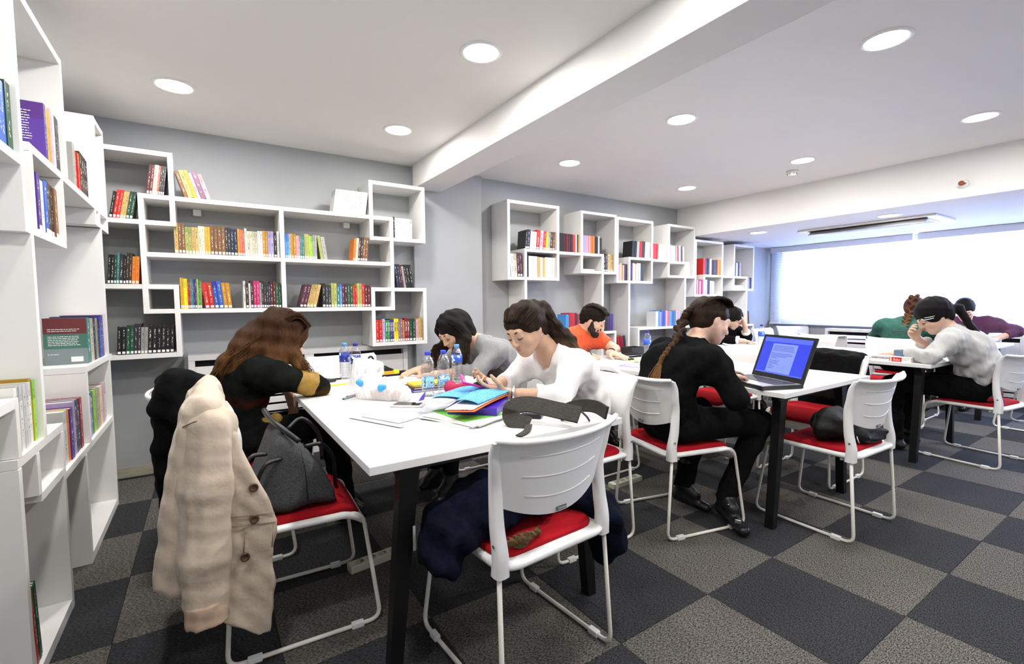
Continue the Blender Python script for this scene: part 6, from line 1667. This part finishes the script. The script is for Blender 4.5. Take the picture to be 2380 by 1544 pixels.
def blob_on(S_, c, r):
    q = Sdf(); q.ell(c, r, k=0.01); q.noise(0.003, 80, 2); return q.build('printed_logo', 0.004, mat('bag_blue_print', (0.05, 0.35, 0.75), 0.4), S_)
blob_on(pb, (-1.075, 1.125, 0.825), (0.016, 0.010, 0.020)); blob_on(pb, (-0.992, 1.055, 0.803), (0.022, 0.010, 0.018))
# ---- blue sheets, folders and stack in front of the white shirt
def sheet_grid(name, corners, fn, m, parent=None, n=10, t=0.0006):
    """curled sheet: bilinear patch of four corners with height offset fn(u, v)"""
    a, b, c, d = [Vector(p) for p in corners]; V, F = [], []
    for s in (0, 1):
        for j in range(n+1):
            for i in range(n+1):
                u, v = i/n, j/n
                p = a*(1-u)*(1-v)+b*u*(1-v)+c*u*v+d*(1-u)*v; V.append((p.x, p.y, p.z+fn(u, v)+s*t))
    K = (n+1)**2
    for j in range(n):
        for i in range(n):
            q = j*(n+1)+i; F.append((q, q+n+1, q+n+2, q+1)); F.append((K+q, K+q+1, K+q+n+2, K+q+n+1))
    for i in range(n):
        F.append((i, i+1, K+i+1, K+i)); q = n*(n+1)+i; F.append((q, K+q, K+q+1, q+1))
        q = i*(n+1); F.append((q, K+q, K+q+n+1, q+n+1)); q += n; F.append((q, q+n+1, K+q+n+1, K+q))
    return pydata(name, V, F, m, parent, True)
def written(name, base, ink, sc=(1, 1, 1)):
    m = mat(name, base, 0.8); nt = m.node_tree; bs = nt.nodes['Principled BSDF']; L = nt.links.new
    tc = nt.nodes.new('ShaderNodeTexCoord'); mp = nt.nodes.new('ShaderNodeMapping'); mp.inputs['Scale'].default_value = sc; mp.inputs['Rotation'].default_value = (0, 0, 0.5)
    L(tc.outputs['Object'], mp.inputs[0])
    wv = nt.nodes.new('ShaderNodeTexWave'); wv.bands_direction = 'Y'; wv.inputs['Scale'].default_value = 22; wv.inputs['Distortion'].default_value = 1.0; L(mp.outputs[0], wv.inputs[0])
    n = nt.nodes.new('ShaderNodeTexNoise'); n.inputs['Scale'].default_value = 160; L(mp.outputs[0], n.inputs[0])
    a = nt.nodes.new('ShaderNodeMath'); a.operation = 'GREATER_THAN'; a.inputs[1].default_value = 0.72; L(wv.outputs['Fac'], a.inputs[0])
    b = nt.nodes.new('ShaderNodeMath'); b.operation = 'GREATER_THAN'; b.inputs[1].default_value = 0.47; L(n.outputs['Fac'], b.inputs[0])
    c = nt.nodes.new('ShaderNodeMath'); c.operation = 'MULTIPLY'; L(a.outputs[0], c.inputs[0]); L(b.outputs[0], c.inputs[1])
    mx = nt.nodes.new('ShaderNodeMix'); mx.data_type = 'RGBA'; mx.inputs['A'].default_value = (*base, 1); mx.inputs['B'].default_value = (*ink, 1)
    L(c.outputs[0], mx.inputs['Factor']); L(mx.outputs['Result'], bs.inputs['Base Color']); return m
M_BLUEPAPER = written('written_blue_paper', (0.13, 0.45, 0.82), (0.04, 0.12, 0.4)); M_NOTE = written('written_white_paper', (0.80, 0.80, 0.80), (0.35, 0.38, 0.5))
r = empty('paper_stack', (-0.83, 0.55, ZT)); tag(r, 'stack of white sheets with a green divider under the blue papers', 'paper stack')
for k in range(5): slab('sheet', (-0.835+0.004*k, 0.545-0.003*k), (0.21, 0.29, 0.0022), 0.35+0.06*((k*7) % 5-2), M_PAPER, r, ZT+0.0026*k)
slab('green_divider', (-0.80, 0.56), (0.19, 0.24, 0.002), 0.1, colour('green_card', '#6ac046'), r, ZT+0.0135)
r = empty('ring_folder', (-0.76, 0.63, ZT+0.017)); tag(r, 'purple folder box with curled flap beneath the blue sheets', 'folder')
M_PURPF = colour('purple_plastic', '#3c1ca0', 0.3)
slab('folder_box', (-0.72, 0.60), (0.20, 0.26, 0.028), -0.75, M_PURPF, r, ZT+0.0165)
sheet_grid('curled_flap', [(-0.93, 0.76, 0.765), (-0.885, 0.86, 0.765), (-0.845, 0.86, 0.81), (-0.905, 0.755, 0.79)], lambda u, v: 0.012*math.sin(math.pi*u), M_PURPF, r)
r = empty('notebook', (-0.78, 0.60, ZT+0.046)); tag(r, 'open notebook with orange cover fanned under the blue sheets', 'notebook')
sheet_grid('orange_cover', [(-0.93, 0.48, 0.789), (-0.845, 0.42, 0.789), (-0.57, 0.60, 0.794), (-0.66, 0.70, 0.792)], lambda u, v: 0.004*math.sin(3*v), colour('orange_card', '#d8641c'), r, t=0.002)
sheet_grid('page', [(-0.93, 0.495, 0.794), (-0.845, 0.432, 0.794), (-0.575, 0.605, 0.799), (-0.665, 0.70, 0.797)], lambda u, v: 0.004*math.sin(3*v), M_NOTE, r, t=0.003)
sheet_grid('page', [(-0.965, 0.70, 0.788), (-0.88, 0.585, 0.793), (-0.70, 0.70, 0.797), (-0.78, 0.80, 0.795)], lambda u, v: 0.008*math.sin(3*u), M_PAPER, r, t=0.004)
r = sheet_grid('blue_sheet', [(-0.905, 0.70, 0.806), (-0.80, 0.60, 0.806), (-0.585, 0.775, 0.806), (-0.685, 0.845, 0.806)], lambda u, v: 0.006*math.sin(math.pi*u), M_BLUEPAPER); tag(r, 'bright blue handwritten sheet lying behind the folded one', 'paper')
r = sheet_grid('blue_sheet', [(-0.865, 0.545, 0.812), (-0.80, 0.465, 0.806), (-0.565, 0.60, 0.812), (-0.655, 0.735, 0.816)], lambda u, v: 0.010*math.sin(math.pi*u), M_BLUEPAPER); tag(r, 'bright blue handwritten sheet folded over the orange notebook', 'paper')
# phone on the table, clear sleeve, near calculator, strap
def phone(x, y, z, rz, body, label, tilt=None):
    r = empty('phone', (0, 0, 0)); tag(r, label, 'phone')
    box('case', (-0.036, -0.072, 0.0), (0.036, 0.072, 0.009), body, r, bevel=0.003); box('screen', (-0.031, -0.060, 0.0091), (0.031, 0.060, 0.0098), mat('dark_screen', (0.01, 0.01, 0.012), 0.08), r)
    box('speaker_slot', (-0.008, 0.064, 0.0091), (0.008, 0.066, 0.0098), M_DARKSLOT, r)
    r.location = (x, y, z); r.rotation_euler = tilt or (0, 0, rz); return r
phone(-0.93, 0.885, ZT, 0.9, colour('white_phone_case', '#d8d6d0', 0.3), 'white smartphone lying beside the purple folder')
phone(-0.685, 0.70, 0.845, 0, colour('magenta_phone_case', '#d0288c', 0.35), 'magenta smartphone held by the woman in white', tilt=(math.radians(18), math.radians(-22), math.radians(75)))
r = empty('document_sleeve', (-1.05, 0.72, ZT)); tag(r, 'clear punched plastic sleeve with a sheet inside', 'document sleeve')
slab('film', (-1.055, 0.725), (0.235, 0.30, 0.0012), 0.42, M_FILM, r); slab('sheet', (-1.045, 0.73), (0.16, 0.215, 0.0008), 0.42, mat('lavender_paper', (0.62, 0.60, 0.68), 0.8), r, ZT+0.0013); slab('film', (-1.055, 0.725), (0.235, 0.30, 0.0006), 0.42, M_FILM, r, ZT+0.0022)
slab('punched_edge', (-1.143, 0.668), (0.02, 0.295, 0.0012), 0.42, mat('milky_film', (0.52, 0.52, 0.50), 0.4), r, ZT+0.0029)
def calculator(x, y, rz, label):
    r = empty('calculator', (0, 0, 0)); tag(r, label, 'calculator')
    box('body', (-0.042, -0.082, 0.0), (0.042, 0.082, 0.017), mat('charcoal_plastic', (0.02, 0.02, 0.023), 0.4), r, bevel=0.005)
    box('display', (-0.033, 0.045, 0.0171), (0.033, 0.072, 0.018), mat('lcd', (0.16, 0.19, 0.16), 0.2), r)
    for i in range(5):
        for j in range(6): box('key', (-0.034+0.0142*i, -0.074+0.0185*j, 0.0171), (-0.0235+0.0142*i, -0.062+0.0185*j, 0.0195), colour('grey_key', '#70707c') if j < 4 else colour('dark_key', '#3a3a44'), r)
    r.location = (x, y, ZT); r.rotation_euler = (0, 0, rz); return r
calculator(-0.555, 0.43, -0.85, 'black calculator with grey keys near the white shirt elbow')
calculator(-1.13, 1.775, -1.1, 'black calculator lying beside the long-haired woman')
M_OLIVE = mat('dark_olive_webbing', (0.030, 0.027, 0.022), 0.85, noise=0.2, nscale=60, bump=0.3, bscale=120)
def ribbon(name, pts, wd, th, m, parent, wvec=None):
    P = [Vector(p) for p in spline(pts, 6)]; V, F = [], []; n = len(P)
    for i, p in enumerate(P):
        t = (P[min(i+1, n-1)]-P[max(i-1, 0)]).normalized(); s = t.cross(Vector((0, 0, 1))) if wvec is None else Vector(wvec); s = (s-t*s.dot(t)); s.normalize(); up = s.cross(t)
        for a, b in ((-1, -1), (1, -1), (1, 1), (-1, 1)): V.append(p+s*a*wd/2+up*b*th/2)
    for i in range(n-1):
        for k in range(4): F.append((i*4+k, i*4+(k+1) % 4, (i+1)*4+(k+1) % 4, (i+1)*4+k))
    F += [(3, 2, 1, 0), tuple((n-1)*4+k for k in range(4))]
    return autosmooth(pydata(name, V, F, m, parent), 40)
r = empty('camera_strap', (-0.62, 0.24, ZT)); tag(r, 'dark olive padded strap coiled at the near table edge', 'strap')
ribbon('padded_band', [(-0.555, 0.155, 0.79), (-0.60, 0.23, 0.80), (-0.66, 0.33, 0.812), (-0.715, 0.355, 0.80), (-0.735, 0.325, 0.765), (-0.70, 0.27, 0.75)], 0.065, 0.010, M_OLIVE, r, wvec=(0.5, 0.5, 0.75))
ribbon('padded_band', [(-0.41, 0.165, 0.775), (-0.40, 0.235, 0.785), (-0.43, 0.285, 0.785), (-0.49, 0.30, 0.775), (-0.54, 0.28, 0.75)], 0.05, 0.009, M_OLIVE, r, wvec=(0.2, 0.2, 1))
ribbon('webbing', [(-0.70, 0.27, 0.752), (-0.745, 0.22, 0.747), (-0.80, 0.19, 0.745)], 0.025, 0.003, M_OLIVE, r)
ribbon('loop', [(-0.54, 0.28, 0.748), (-0.53, 0.25, 0.782), (-0.50, 0.225, 0.787), (-0.475, 0.21, 0.765), (-0.465, 0.20, 0.745)], 0.014, 0.003, M_OLIVE, r, wvec=(1, 0.6, 0))
# pencil case
M_PINK = mat('crimson_nylon', (0.42, 0.012, 0.07), 0.6, bump=0.3, bscale=60)
S = Sdf(); S.chain([(-0.655, 1.01, 0.772), (-0.53, 0.985, 0.776)], [0.036, 0.04], k=0.03); S.ell((-0.59, 1.0, 0.815), (0.07, 0.03, 0.03), k=0.01, sub=True); S.half((0, 0, ZT+0.0003), (0, 0, -1), (-0.8, 0.8, 0.6), (-0.4, 1.2, 0.8), k=0.004); S.noise(0.003, 50, 3)
pc = S.build('pencil_case', 0.0042, M_PINK); tag(pc, 'open crimson pencil case between the bottles and the white shirt', 'pencil case')
for k, (c_, o_) in enumerate((('#c83c96', 0), ('#d6d0c8', 0.012), ('#702060', -0.010))): tube('pen', [(-0.645+0.01*k, 1.0+o_, 0.785), (-0.545, 0.995+o_*0.5, 0.79)], 0.004, colour('pen_%d' % k, c_, 0.3), pc, seg=6)
# left edge clutter
def pen(p0, p1, c_, label, group='loose pens on the tables'):
    p0, p1 = Vector(p0), Vector(p1); d = (p1-p0).normalized(); r = empty('pen', tuple(p0)); tag(r, label, 'pen', group)
    tube('barrel', [p0+d*0.012, p1-d*0.03], 0.0042, colour('pen_'+c_[1:], c_, 0.3), r, seg=8); tube('tip', [p0, p0+d*0.012], [0.001, 0.0035], M_DARKSLOT, r, seg=8); tube('cap', [p1-d*0.03, p1], 0.0048, mat('pen_cap_dark', (0.02, 0.02, 0.03), 0.3), r, seg=8); return r
pen((-1.145, 1.185, ZT+0.0045), (-1.045, 1.265, ZT+0.0045), '#8ea6b0', 'pale blue pen lying beside the plastic bag')
pen((-1.115, 1.235, ZT+0.0045), (-1.03, 1.30, ZT+0.0045), '#d09ab4', 'pink pen lying beside the plastic bag')
kr = empty('keys', (-1.07, 1.235, ZT)); tag(kr, 'bunch of dark keys on a ring beside the pens', 'keys')
tube('ring', [Vector((-1.07+0.014*math.cos(t), 1.24+0.014*math.sin(t), ZT+0.002)) for t in np.linspace(0, 6.28, 17)[:-1]], 0.0014, M_SILVER, kr, seg=5, closed=True)
for a in (0.2, 0.9): slab('key', (-1.07+0.03*math.cos(a), 1.24+0.03*math.sin(a)), (0.045, 0.012, 0.002), a, mat('dark_key_metal', (0.05, 0.05, 0.06), 0.3, metal=0.8), kr)
r = empty('paper_stack', (-1.12, 1.46, ZT)); tag(r, 'loose sheets in front of the long-haired woman', 'paper stack')
for k in range(4): slab('sheet', (-1.11+0.006*k, 1.455+0.004*k), (0.21, 0.29, 0.001), 1.2+0.04*k, M_NOTE if k == 3 else M_PAPER, r, ZT+0.0012*k)
rl = slab('ruler', (-1.10, 1.635), (0.30, 0.032, 0.003), 0.22, colour('yellow_plastic', '#e8dc1c', 0.3)); tag(rl, 'bright yellow ruler lying past the loose sheets', 'ruler')
r = empty('notebook', (-1.10, 1.90, ZT)); tag(r, 'dark notebook with wire stand at the far table edge', 'notebook')
slab('cover', (-1.10, 1.895), (0.20, 0.13, 0.010), 0.1, mat('dark_red_cover', (0.05, 0.015, 0.015), 0.5), r); slab('pages', (-1.10, 1.895), (0.195, 0.125, 0.003), 0.1, M_PAPER, r, ZT+0.0101)
wire = tube('charging_cable', [Vector(p) for p in spline([(-1.20, 1.93, 0.745), (-1.14, 1.93, 0.79), (-1.09, 1.92, 0.82), (-1.07, 1.90, 0.79), (-1.04, 1.90, 0.745), (-0.95, 1.93, 0.743)], 6)], 0.002, M_PLASTIC, None, seg=6); tag(wire, 'thin white cable curling up at the far table edge', 'cable')
# in front of the grey sweater
r = empty('notebook', (-0.63, 1.50, ZT)); tag(r, 'open spiral notebook with cream pages under the grey-sweater woman hand', 'notebook')
sheet_grid('page', [(-0.75, 1.40, ZT+0.012), (-0.60, 1.36, ZT+0.012), (-0.54, 1.56, ZT+0.012), (-0.69, 1.60, ZT+0.012)], lambda u, v: 0.012*math.exp(-8*u), mat('cream_page', (0.74, 0.70, 0.54), 0.8), r, t=0.003)
slab('page_block', (-0.645, 1.48), (0.16, 0.21, 0.011), 0.28, M_PAPER, r)
v, f = lathe_vf([(0.0005, 0), (0.012, 0), (0.012, 0.13), (0.0005, 0.13)], 12); pydata('rolled_page', [(-0.752+p[0]+p[2]*0.28, 1.415+p[2]*0.95-0.02, ZT+0.013+p[1]) for p in v], f, M_PAPER, r, True)
r = empty('book_stack', (-0.66, 1.22, ZT))
for k, (c_, lb) in enumerate((('#3a2890', 'purple book at the bottom of the stack behind the bottles'), ('#2a2622', 'dark book in the stack behind the bottles'), ('#e0b428', 'yellow book on top of the stack behind the bottles'))):
    flat_book('book', (-0.80+0.008*k, 1.16+0.006*k, ZT+0.0125*k), (-0.62+0.008*k, 1.30-0.004*k, ZT+0.0125*k+0.012), srgb(c_), lb)
bpy.data.objects.remove(r)
st = empty('stapler', (-0.68, 1.80, ZT)); tag(st, 'yellow and black stapler at the far side of the near table', 'stapler')
box('base', (-0.76, 1.785, ZT), (-0.60, 1.815, ZT+0.008), M_BLACK_METAL, st, bevel=0.002); box('arm', (-0.76, 1.787, ZT+0.012), (-0.65, 1.813, ZT+0.03), colour('amber_plastic', '#e8a020', 0.3), st, bevel=0.004); box('lime_grip', (-0.68, 1.786, ZT+0.013), (-0.645, 1.814, ZT+0.036), colour('lime_plastic', '#c8dc28', 0.3), st, bevel=0.004)
box('head', (-0.645, 1.788, ZT+0.0085), (-0.56, 1.812, ZT+0.028), M_BLACK_METAL, st, bevel=0.003)
# ---- laptop
LR = empty('laptop', (0, 0, 0)); tag(LR, 'black laptop with a document on its blue screen', 'laptop')
M_LAP = mat('glossy_black_plastic', (0.012, 0.012, 0.014), 0.2); M_LAPS = mat('silver_palmrest', (0.42, 0.41, 0.40), 0.3, metal=0.4)
box('base', (-0.19, -0.125, 0.0), (0.19, 0.125, 0.022), M_LAP, LR, bevel=0.005); box('palm_rest', (-0.182, -0.118, 0.0221), (0.182, 0.112, 0.0232), M_LAPS, LR)
box('touchpad', (-0.06, -0.105, 0.0233), (0.03, -0.05, 0.0238), mat('grey_pad', (0.5, 0.5, 0.5), 0.2), LR)
kp = []
for j in range(6):
    for i in range(17): kp.append(box_vf((-0.17+0.0202*i, -0.035+0.0215*j, 0.0233), (-0.1525+0.0202*i, -0.0165+0.0215*j, 0.0255)))
v, f = join_vf(kp); kb = pydata('keyboard_keys', v, f, mat('black_keys', (0.02, 0.02, 0.022), 0.4), LR); kb['kind'] = 'stuff'
def lid_pt(x, h, d): a = math.radians(20); return (x, 0.118+h*math.sin(a)-d*math.cos(a), 0.020+h*math.cos(a)+d*math.sin(a))
def lid_box(name, x0, x1, h0, h1, d0, d1, m):
    v, f = box_vf((x0, h0, d0), (x1, h1, d1)); return pydata(name, [lid_pt(*p) for p in v], f, m, LR)
lid_box('lid', -0.19, 0.19, 0.0, 0.255, -0.006, 0.004, M_LAP)
M_SCREEN = mat('lit_blue_screen', (0.01, 0.01, 0.03), 0.15, emit=srgb('#2c3cc8'), estr=1.0); M_DOC = mat('lit_document', (0.02, 0.02, 0.04), 0.15, emit=srgb('#7488e4'), estr=1.0); M_BAR = mat('lit_toolbar', (0.02, 0.02, 0.04), 0.15, emit=srgb('#4a5cd8'), estr=1.0)
M_TXT = mat('lit_text', (0.01, 0.01, 0.03), 0.2, emit=srgb('#3c4cb0'), estr=0.8)
lid_box('screen', -0.172, 0.172, 0.028, 0.240, 0.0041, 0.0048, M_SCREEN); lid_box('document_page', -0.095, 0.085, 0.036, 0.205, 0.0049, 0.0053, M_DOC); lid_box('toolbar', -0.172, 0.172, 0.214, 0.240, 0.0049, 0.0053, M_BAR); lid_box('taskbar', -0.172, 0.172, 0.028, 0.035, 0.0049, 0.0053, M_BAR)
rnd = random.Random(5); parts = []
for k in range(16):
    hh = 0.190-0.0088*k
    if k in (4, 9): continue
    x1 = rnd.uniform(0.03, 0.075) if k < 8 else rnd.uniform(-0.06, -0.01)
    parts.append(box_vf((-0.085, hh, 0.0054), (x1, hh+0.0026, 0.0057)))
v, f = join_vf(parts); o = pydata('text_lines', [lid_pt(*p) for p in v], f, M_TXT, LR); o['kind'] = 'stuff'
for s in (-1, 1): box('hinge', (s*0.13-0.02, 0.108, 0.018), (s*0.13+0.02, 0.128, 0.030), M_LAP, LR, bevel=0.004)
LR.location = (0.875, 0.30, ZT); LR.rotation_euler = (0, 0, math.radians(-112))
# ---- rest of the laptop table
r = empty('paper_stack', (1.0, 1.35, ZT)); tag(r, 'white writing pad in front of the man in orange', 'paper stack')
for k in range(3): slab('sheet', (0.86+0.006*k, 1.42), (0.21, 0.29, 0.003), 0.15+0.03*k, M_NOTE if k == 2 else M_PAPER, r, ZT+0.0033*k)
slab('lilac_cover', (0.90, 1.28), (0.20, 0.26, 0.004), 0.3, colour('lilac_card', '#a8a4d8'), r, ZT)
r = empty('clipboard', (1.20, 1.30, ZT)); tag(r, 'cream folder with black clip and pen on the laptop table', 'folder')
slab('folder', (1.22, 1.30), (0.24, 0.30, 0.006), -0.5, mat('cream_card', (0.68, 0.64, 0.46), 0.7), r); slab('lime_tab', (1.06, 1.36), (0.08, 0.06, 0.004), -0.5, colour('lime_card', '#d4e08c'), r, ZT+0.0062)
slab('clip', (1.24, 1.24), (0.045, 0.03, 0.014), -0.5, M_BLACK_METAL, r, ZT+0.0062)
pen((1.18, 1.27, ZT+0.012), (1.33, 1.18, ZT+0.012), '#141418', 'black pen lying on the cream folder')
r = empty('pencil_case', (1.28, 1.62, ZT)); tag(r, 'flat black zip case beside the bottle on the laptop table', 'pencil case')
box('body', (1.20, 1.58, ZT), (1.40, 1.66, ZT+0.028), M_NYLON, r, bevel=0.008); tube('zip', [(1.205, 1.578, ZT+0.016), (1.395, 1.578, ZT+0.016)], 0.002, M_SILVER, r, seg=5)
r = empty('desk_tray', (1.42, 1.70, ZT)); tag(r, 'small black mesh tray behind the bottle on the laptop table', 'tray')
for lo, hi in (((1.36, 1.66, ZT), (1.52, 1.78, ZT+0.004)),): box('tray_base', lo, hi, M_BLACK_METAL, r)
for lo, hi in (((1.36, 1.66, ZT+0.004), (1.364, 1.78, ZT+0.07)), ((1.516, 1.66, ZT+0.004), (1.52, 1.78, ZT+0.07)), ((1.364, 1.66, ZT+0.004), (1.516, 1.664, ZT+0.07)), ((1.364, 1.776, ZT+0.004), (1.516, 1.78, ZT+0.07))): box('tray_side', lo, hi, mat('black_mesh', (0.02, 0.02, 0.022), 0.5), r)
for k, (x, y) in enumerate(((1.13, 1.47), (1.17, 1.48))):
    e = slab('eraser', (x, y), (0.028, 0.016, 0.012), 0.3+k, colour('dark_green_rubber', '#1c2a14')); tag(e, ['small dark eraser nearer the man hand', 'small dark eraser nearer the bottle'][k], 'eraser')
pen((0.845, 1.555, ZT+0.004), (0.80, 1.60, ZT+0.11), '#16161a', 'black pen held by the man in orange', None)
# ---- third table
def law_book(x0, x1, y0, y1):
    r = empty('book', ((x0+x1)/2, (y0+y1)/2, ZT)); tag(r, 'thick white textbook with red block on its spine lying flat', 'book')
    mw_ = mat('white_cover', (0.78, 0.77, 0.75), 0.4)
    box('cover', (x0, y0, ZT), (x1, y1, ZT+0.002), mw_, r); box('cover', (x0, y0, ZT+0.036), (x1, y1, ZT+0.038), mw_, r); box('spine', (x0, y0, ZT+0.002), (x0+0.002, y1, ZT+0.036), mw_, r)
    box('pages', (x0+0.002, y0+0.003, ZT+0.002), (x1-0.003, y1-0.003, ZT+0.036), M_PAGES, r)
    box('red_block', (x0-0.0008, y0+0.055, ZT+0.003), (x0-0.0001, y0+0.115, ZT+0.035), colour('red_print', '#d02818'), r)
    box('red_line', (x0-0.0008, y0+0.125, ZT+0.003), (x0-0.0001, y0+0.129, ZT+0.035), colour('red_print', '#d02818'), r)
    def t(txt, yy, sz, m, z): o = text_mesh('spine_text', txt, sz, m, None, Matrix.Translation((x0-0.0012, yy, z)) @ Matrix.Rotation(-math.pi/2, 4, 'Z') @ Matrix.Rotation(math.pi/2, 4, 'X')); o.parent = r; o.matrix_parent_inverse = r.matrix_basis.inverted()
    t('İDARE HUKUKU', y0+0.185, 0.016, M_LETTER_K, ZT+0.022); t('Edu', y0+0.085, 0.026, M_LETTER_W, ZT+0.018); t('~', y0+0.03, 0.02, M_LETTER_K, ZT+0.018)
law_book(2.605, 2.77, 0.13, 0.37)
r = empty('paper_stack', (2.85, 0.62, ZT)); tag(r, 'fanned stack of white sheets on the third table', 'paper stack')
for k in range(6): slab('sheet', (2.83+0.006*k, 0.55+0.01*k), (0.21, 0.30, 0.003), 0.1*k-0.2, M_NOTE if k == 5 else M_PAPER, r, ZT+0.0032*k)
pen((2.72, 0.42, ZT+0.005), (2.80, 0.55, ZT+0.005), '#8c1830', 'dark red pen beside the fanned sheets'); pen((2.66, 0.40, ZT+0.005), (2.70, 0.54, ZT+0.005), '#2a2a30', 'black pen between the textbook and the fanned sheets')
e = slab('bottle_cap', (2.70, 0.12), (0.035, 0.02, 0.014), 0.4, colour('deep_blue_plastic', '#20245c')); tag(e, 'small dark blue cap on the third table by the sleeve', 'cap')
pen((2.86, 0.22, 0.965), (2.76, 0.30, 0.955), '#3a3038', 'pen held up by the woman in grey sweatshirt', None)
r = empty('notebook', (3.05, 1.62, ZT)); tag(r, 'open notebook with pink tabs before the woman with glasses', 'notebook')
slab('pages', (3.05, 1.60), (0.36, 0.24, 0.010), 0.05, M_NOTE, r); slab('pink_tab', (3.20, 1.50), (0.04, 0.02, 0.003), 0.2, colour('pink_tab', '#e070b0'), r, ZT+0.0102)
S = Sdf(); S.ell((3.25, 1.46, 0.765), (0.10, 0.06, 0.03), k=0.02); S.half((0, 0, ZT+0.0003), (0, 0, -1), (3.0, 1.2, 0.6), (3.5, 1.7, 0.8), k=0.004); S.noise(0.004, 40, 2)
o = S.build('pouch', 0.007, mat('dark_green_cloth', (0.012, 0.04, 0.03), 0.8)); tag(o, 'dark green pouch beside the bottle on the third table', 'pouch')
r = empty('paper_stack', (4.95, 0.75, ZT)); tag(r, 'white sheets on the window table before the woman in green', 'paper stack')
for k in range(3): slab('sheet', (4.88+0.02*k, 0.74), (0.21, 0.29, 0.003), 0.2*k, M_PAPER, r, ZT+0.0032*k)
phone(5.02, 0.28, ZT, 1.4, colour('dark_phone_case', '#202024', 0.3), 'dark phone lying on the window table edge')
o = slab('notebook', (4.75, 1.25), (0.15, 0.21, 0.012), 0.3, colour('slate_cover', '#3c4052')); tag(o, 'slate notebook lying on the window table near the corner', 'notebook')

# ================================================================== tidy origins of single-mesh things
for o in list(COL.objects):
    if o.type == 'MESH' and o.parent is None and o.data.users == 1 and o.matrix_basis == Matrix.Identity(4):
        co = np.empty(len(o.data.vertices)*3, np.float32); o.data.vertices.foreach_get('co', co); co = co.reshape(-1, 3)
        lo, hi = co.min(0), co.max(0); c = Vector(((lo[0]+hi[0])/2, (lo[1]+hi[1])/2, lo[2]))
        if o.name == 'floor' or o.get('kind') == 'structure': continue
        o.data.transform(Matrix.Translation(-c)); o.location = c
        for ch in o.children: ch.matrix_parent_inverse = Matrix.Translation(-c) @ ch.matrix_parent_inverse
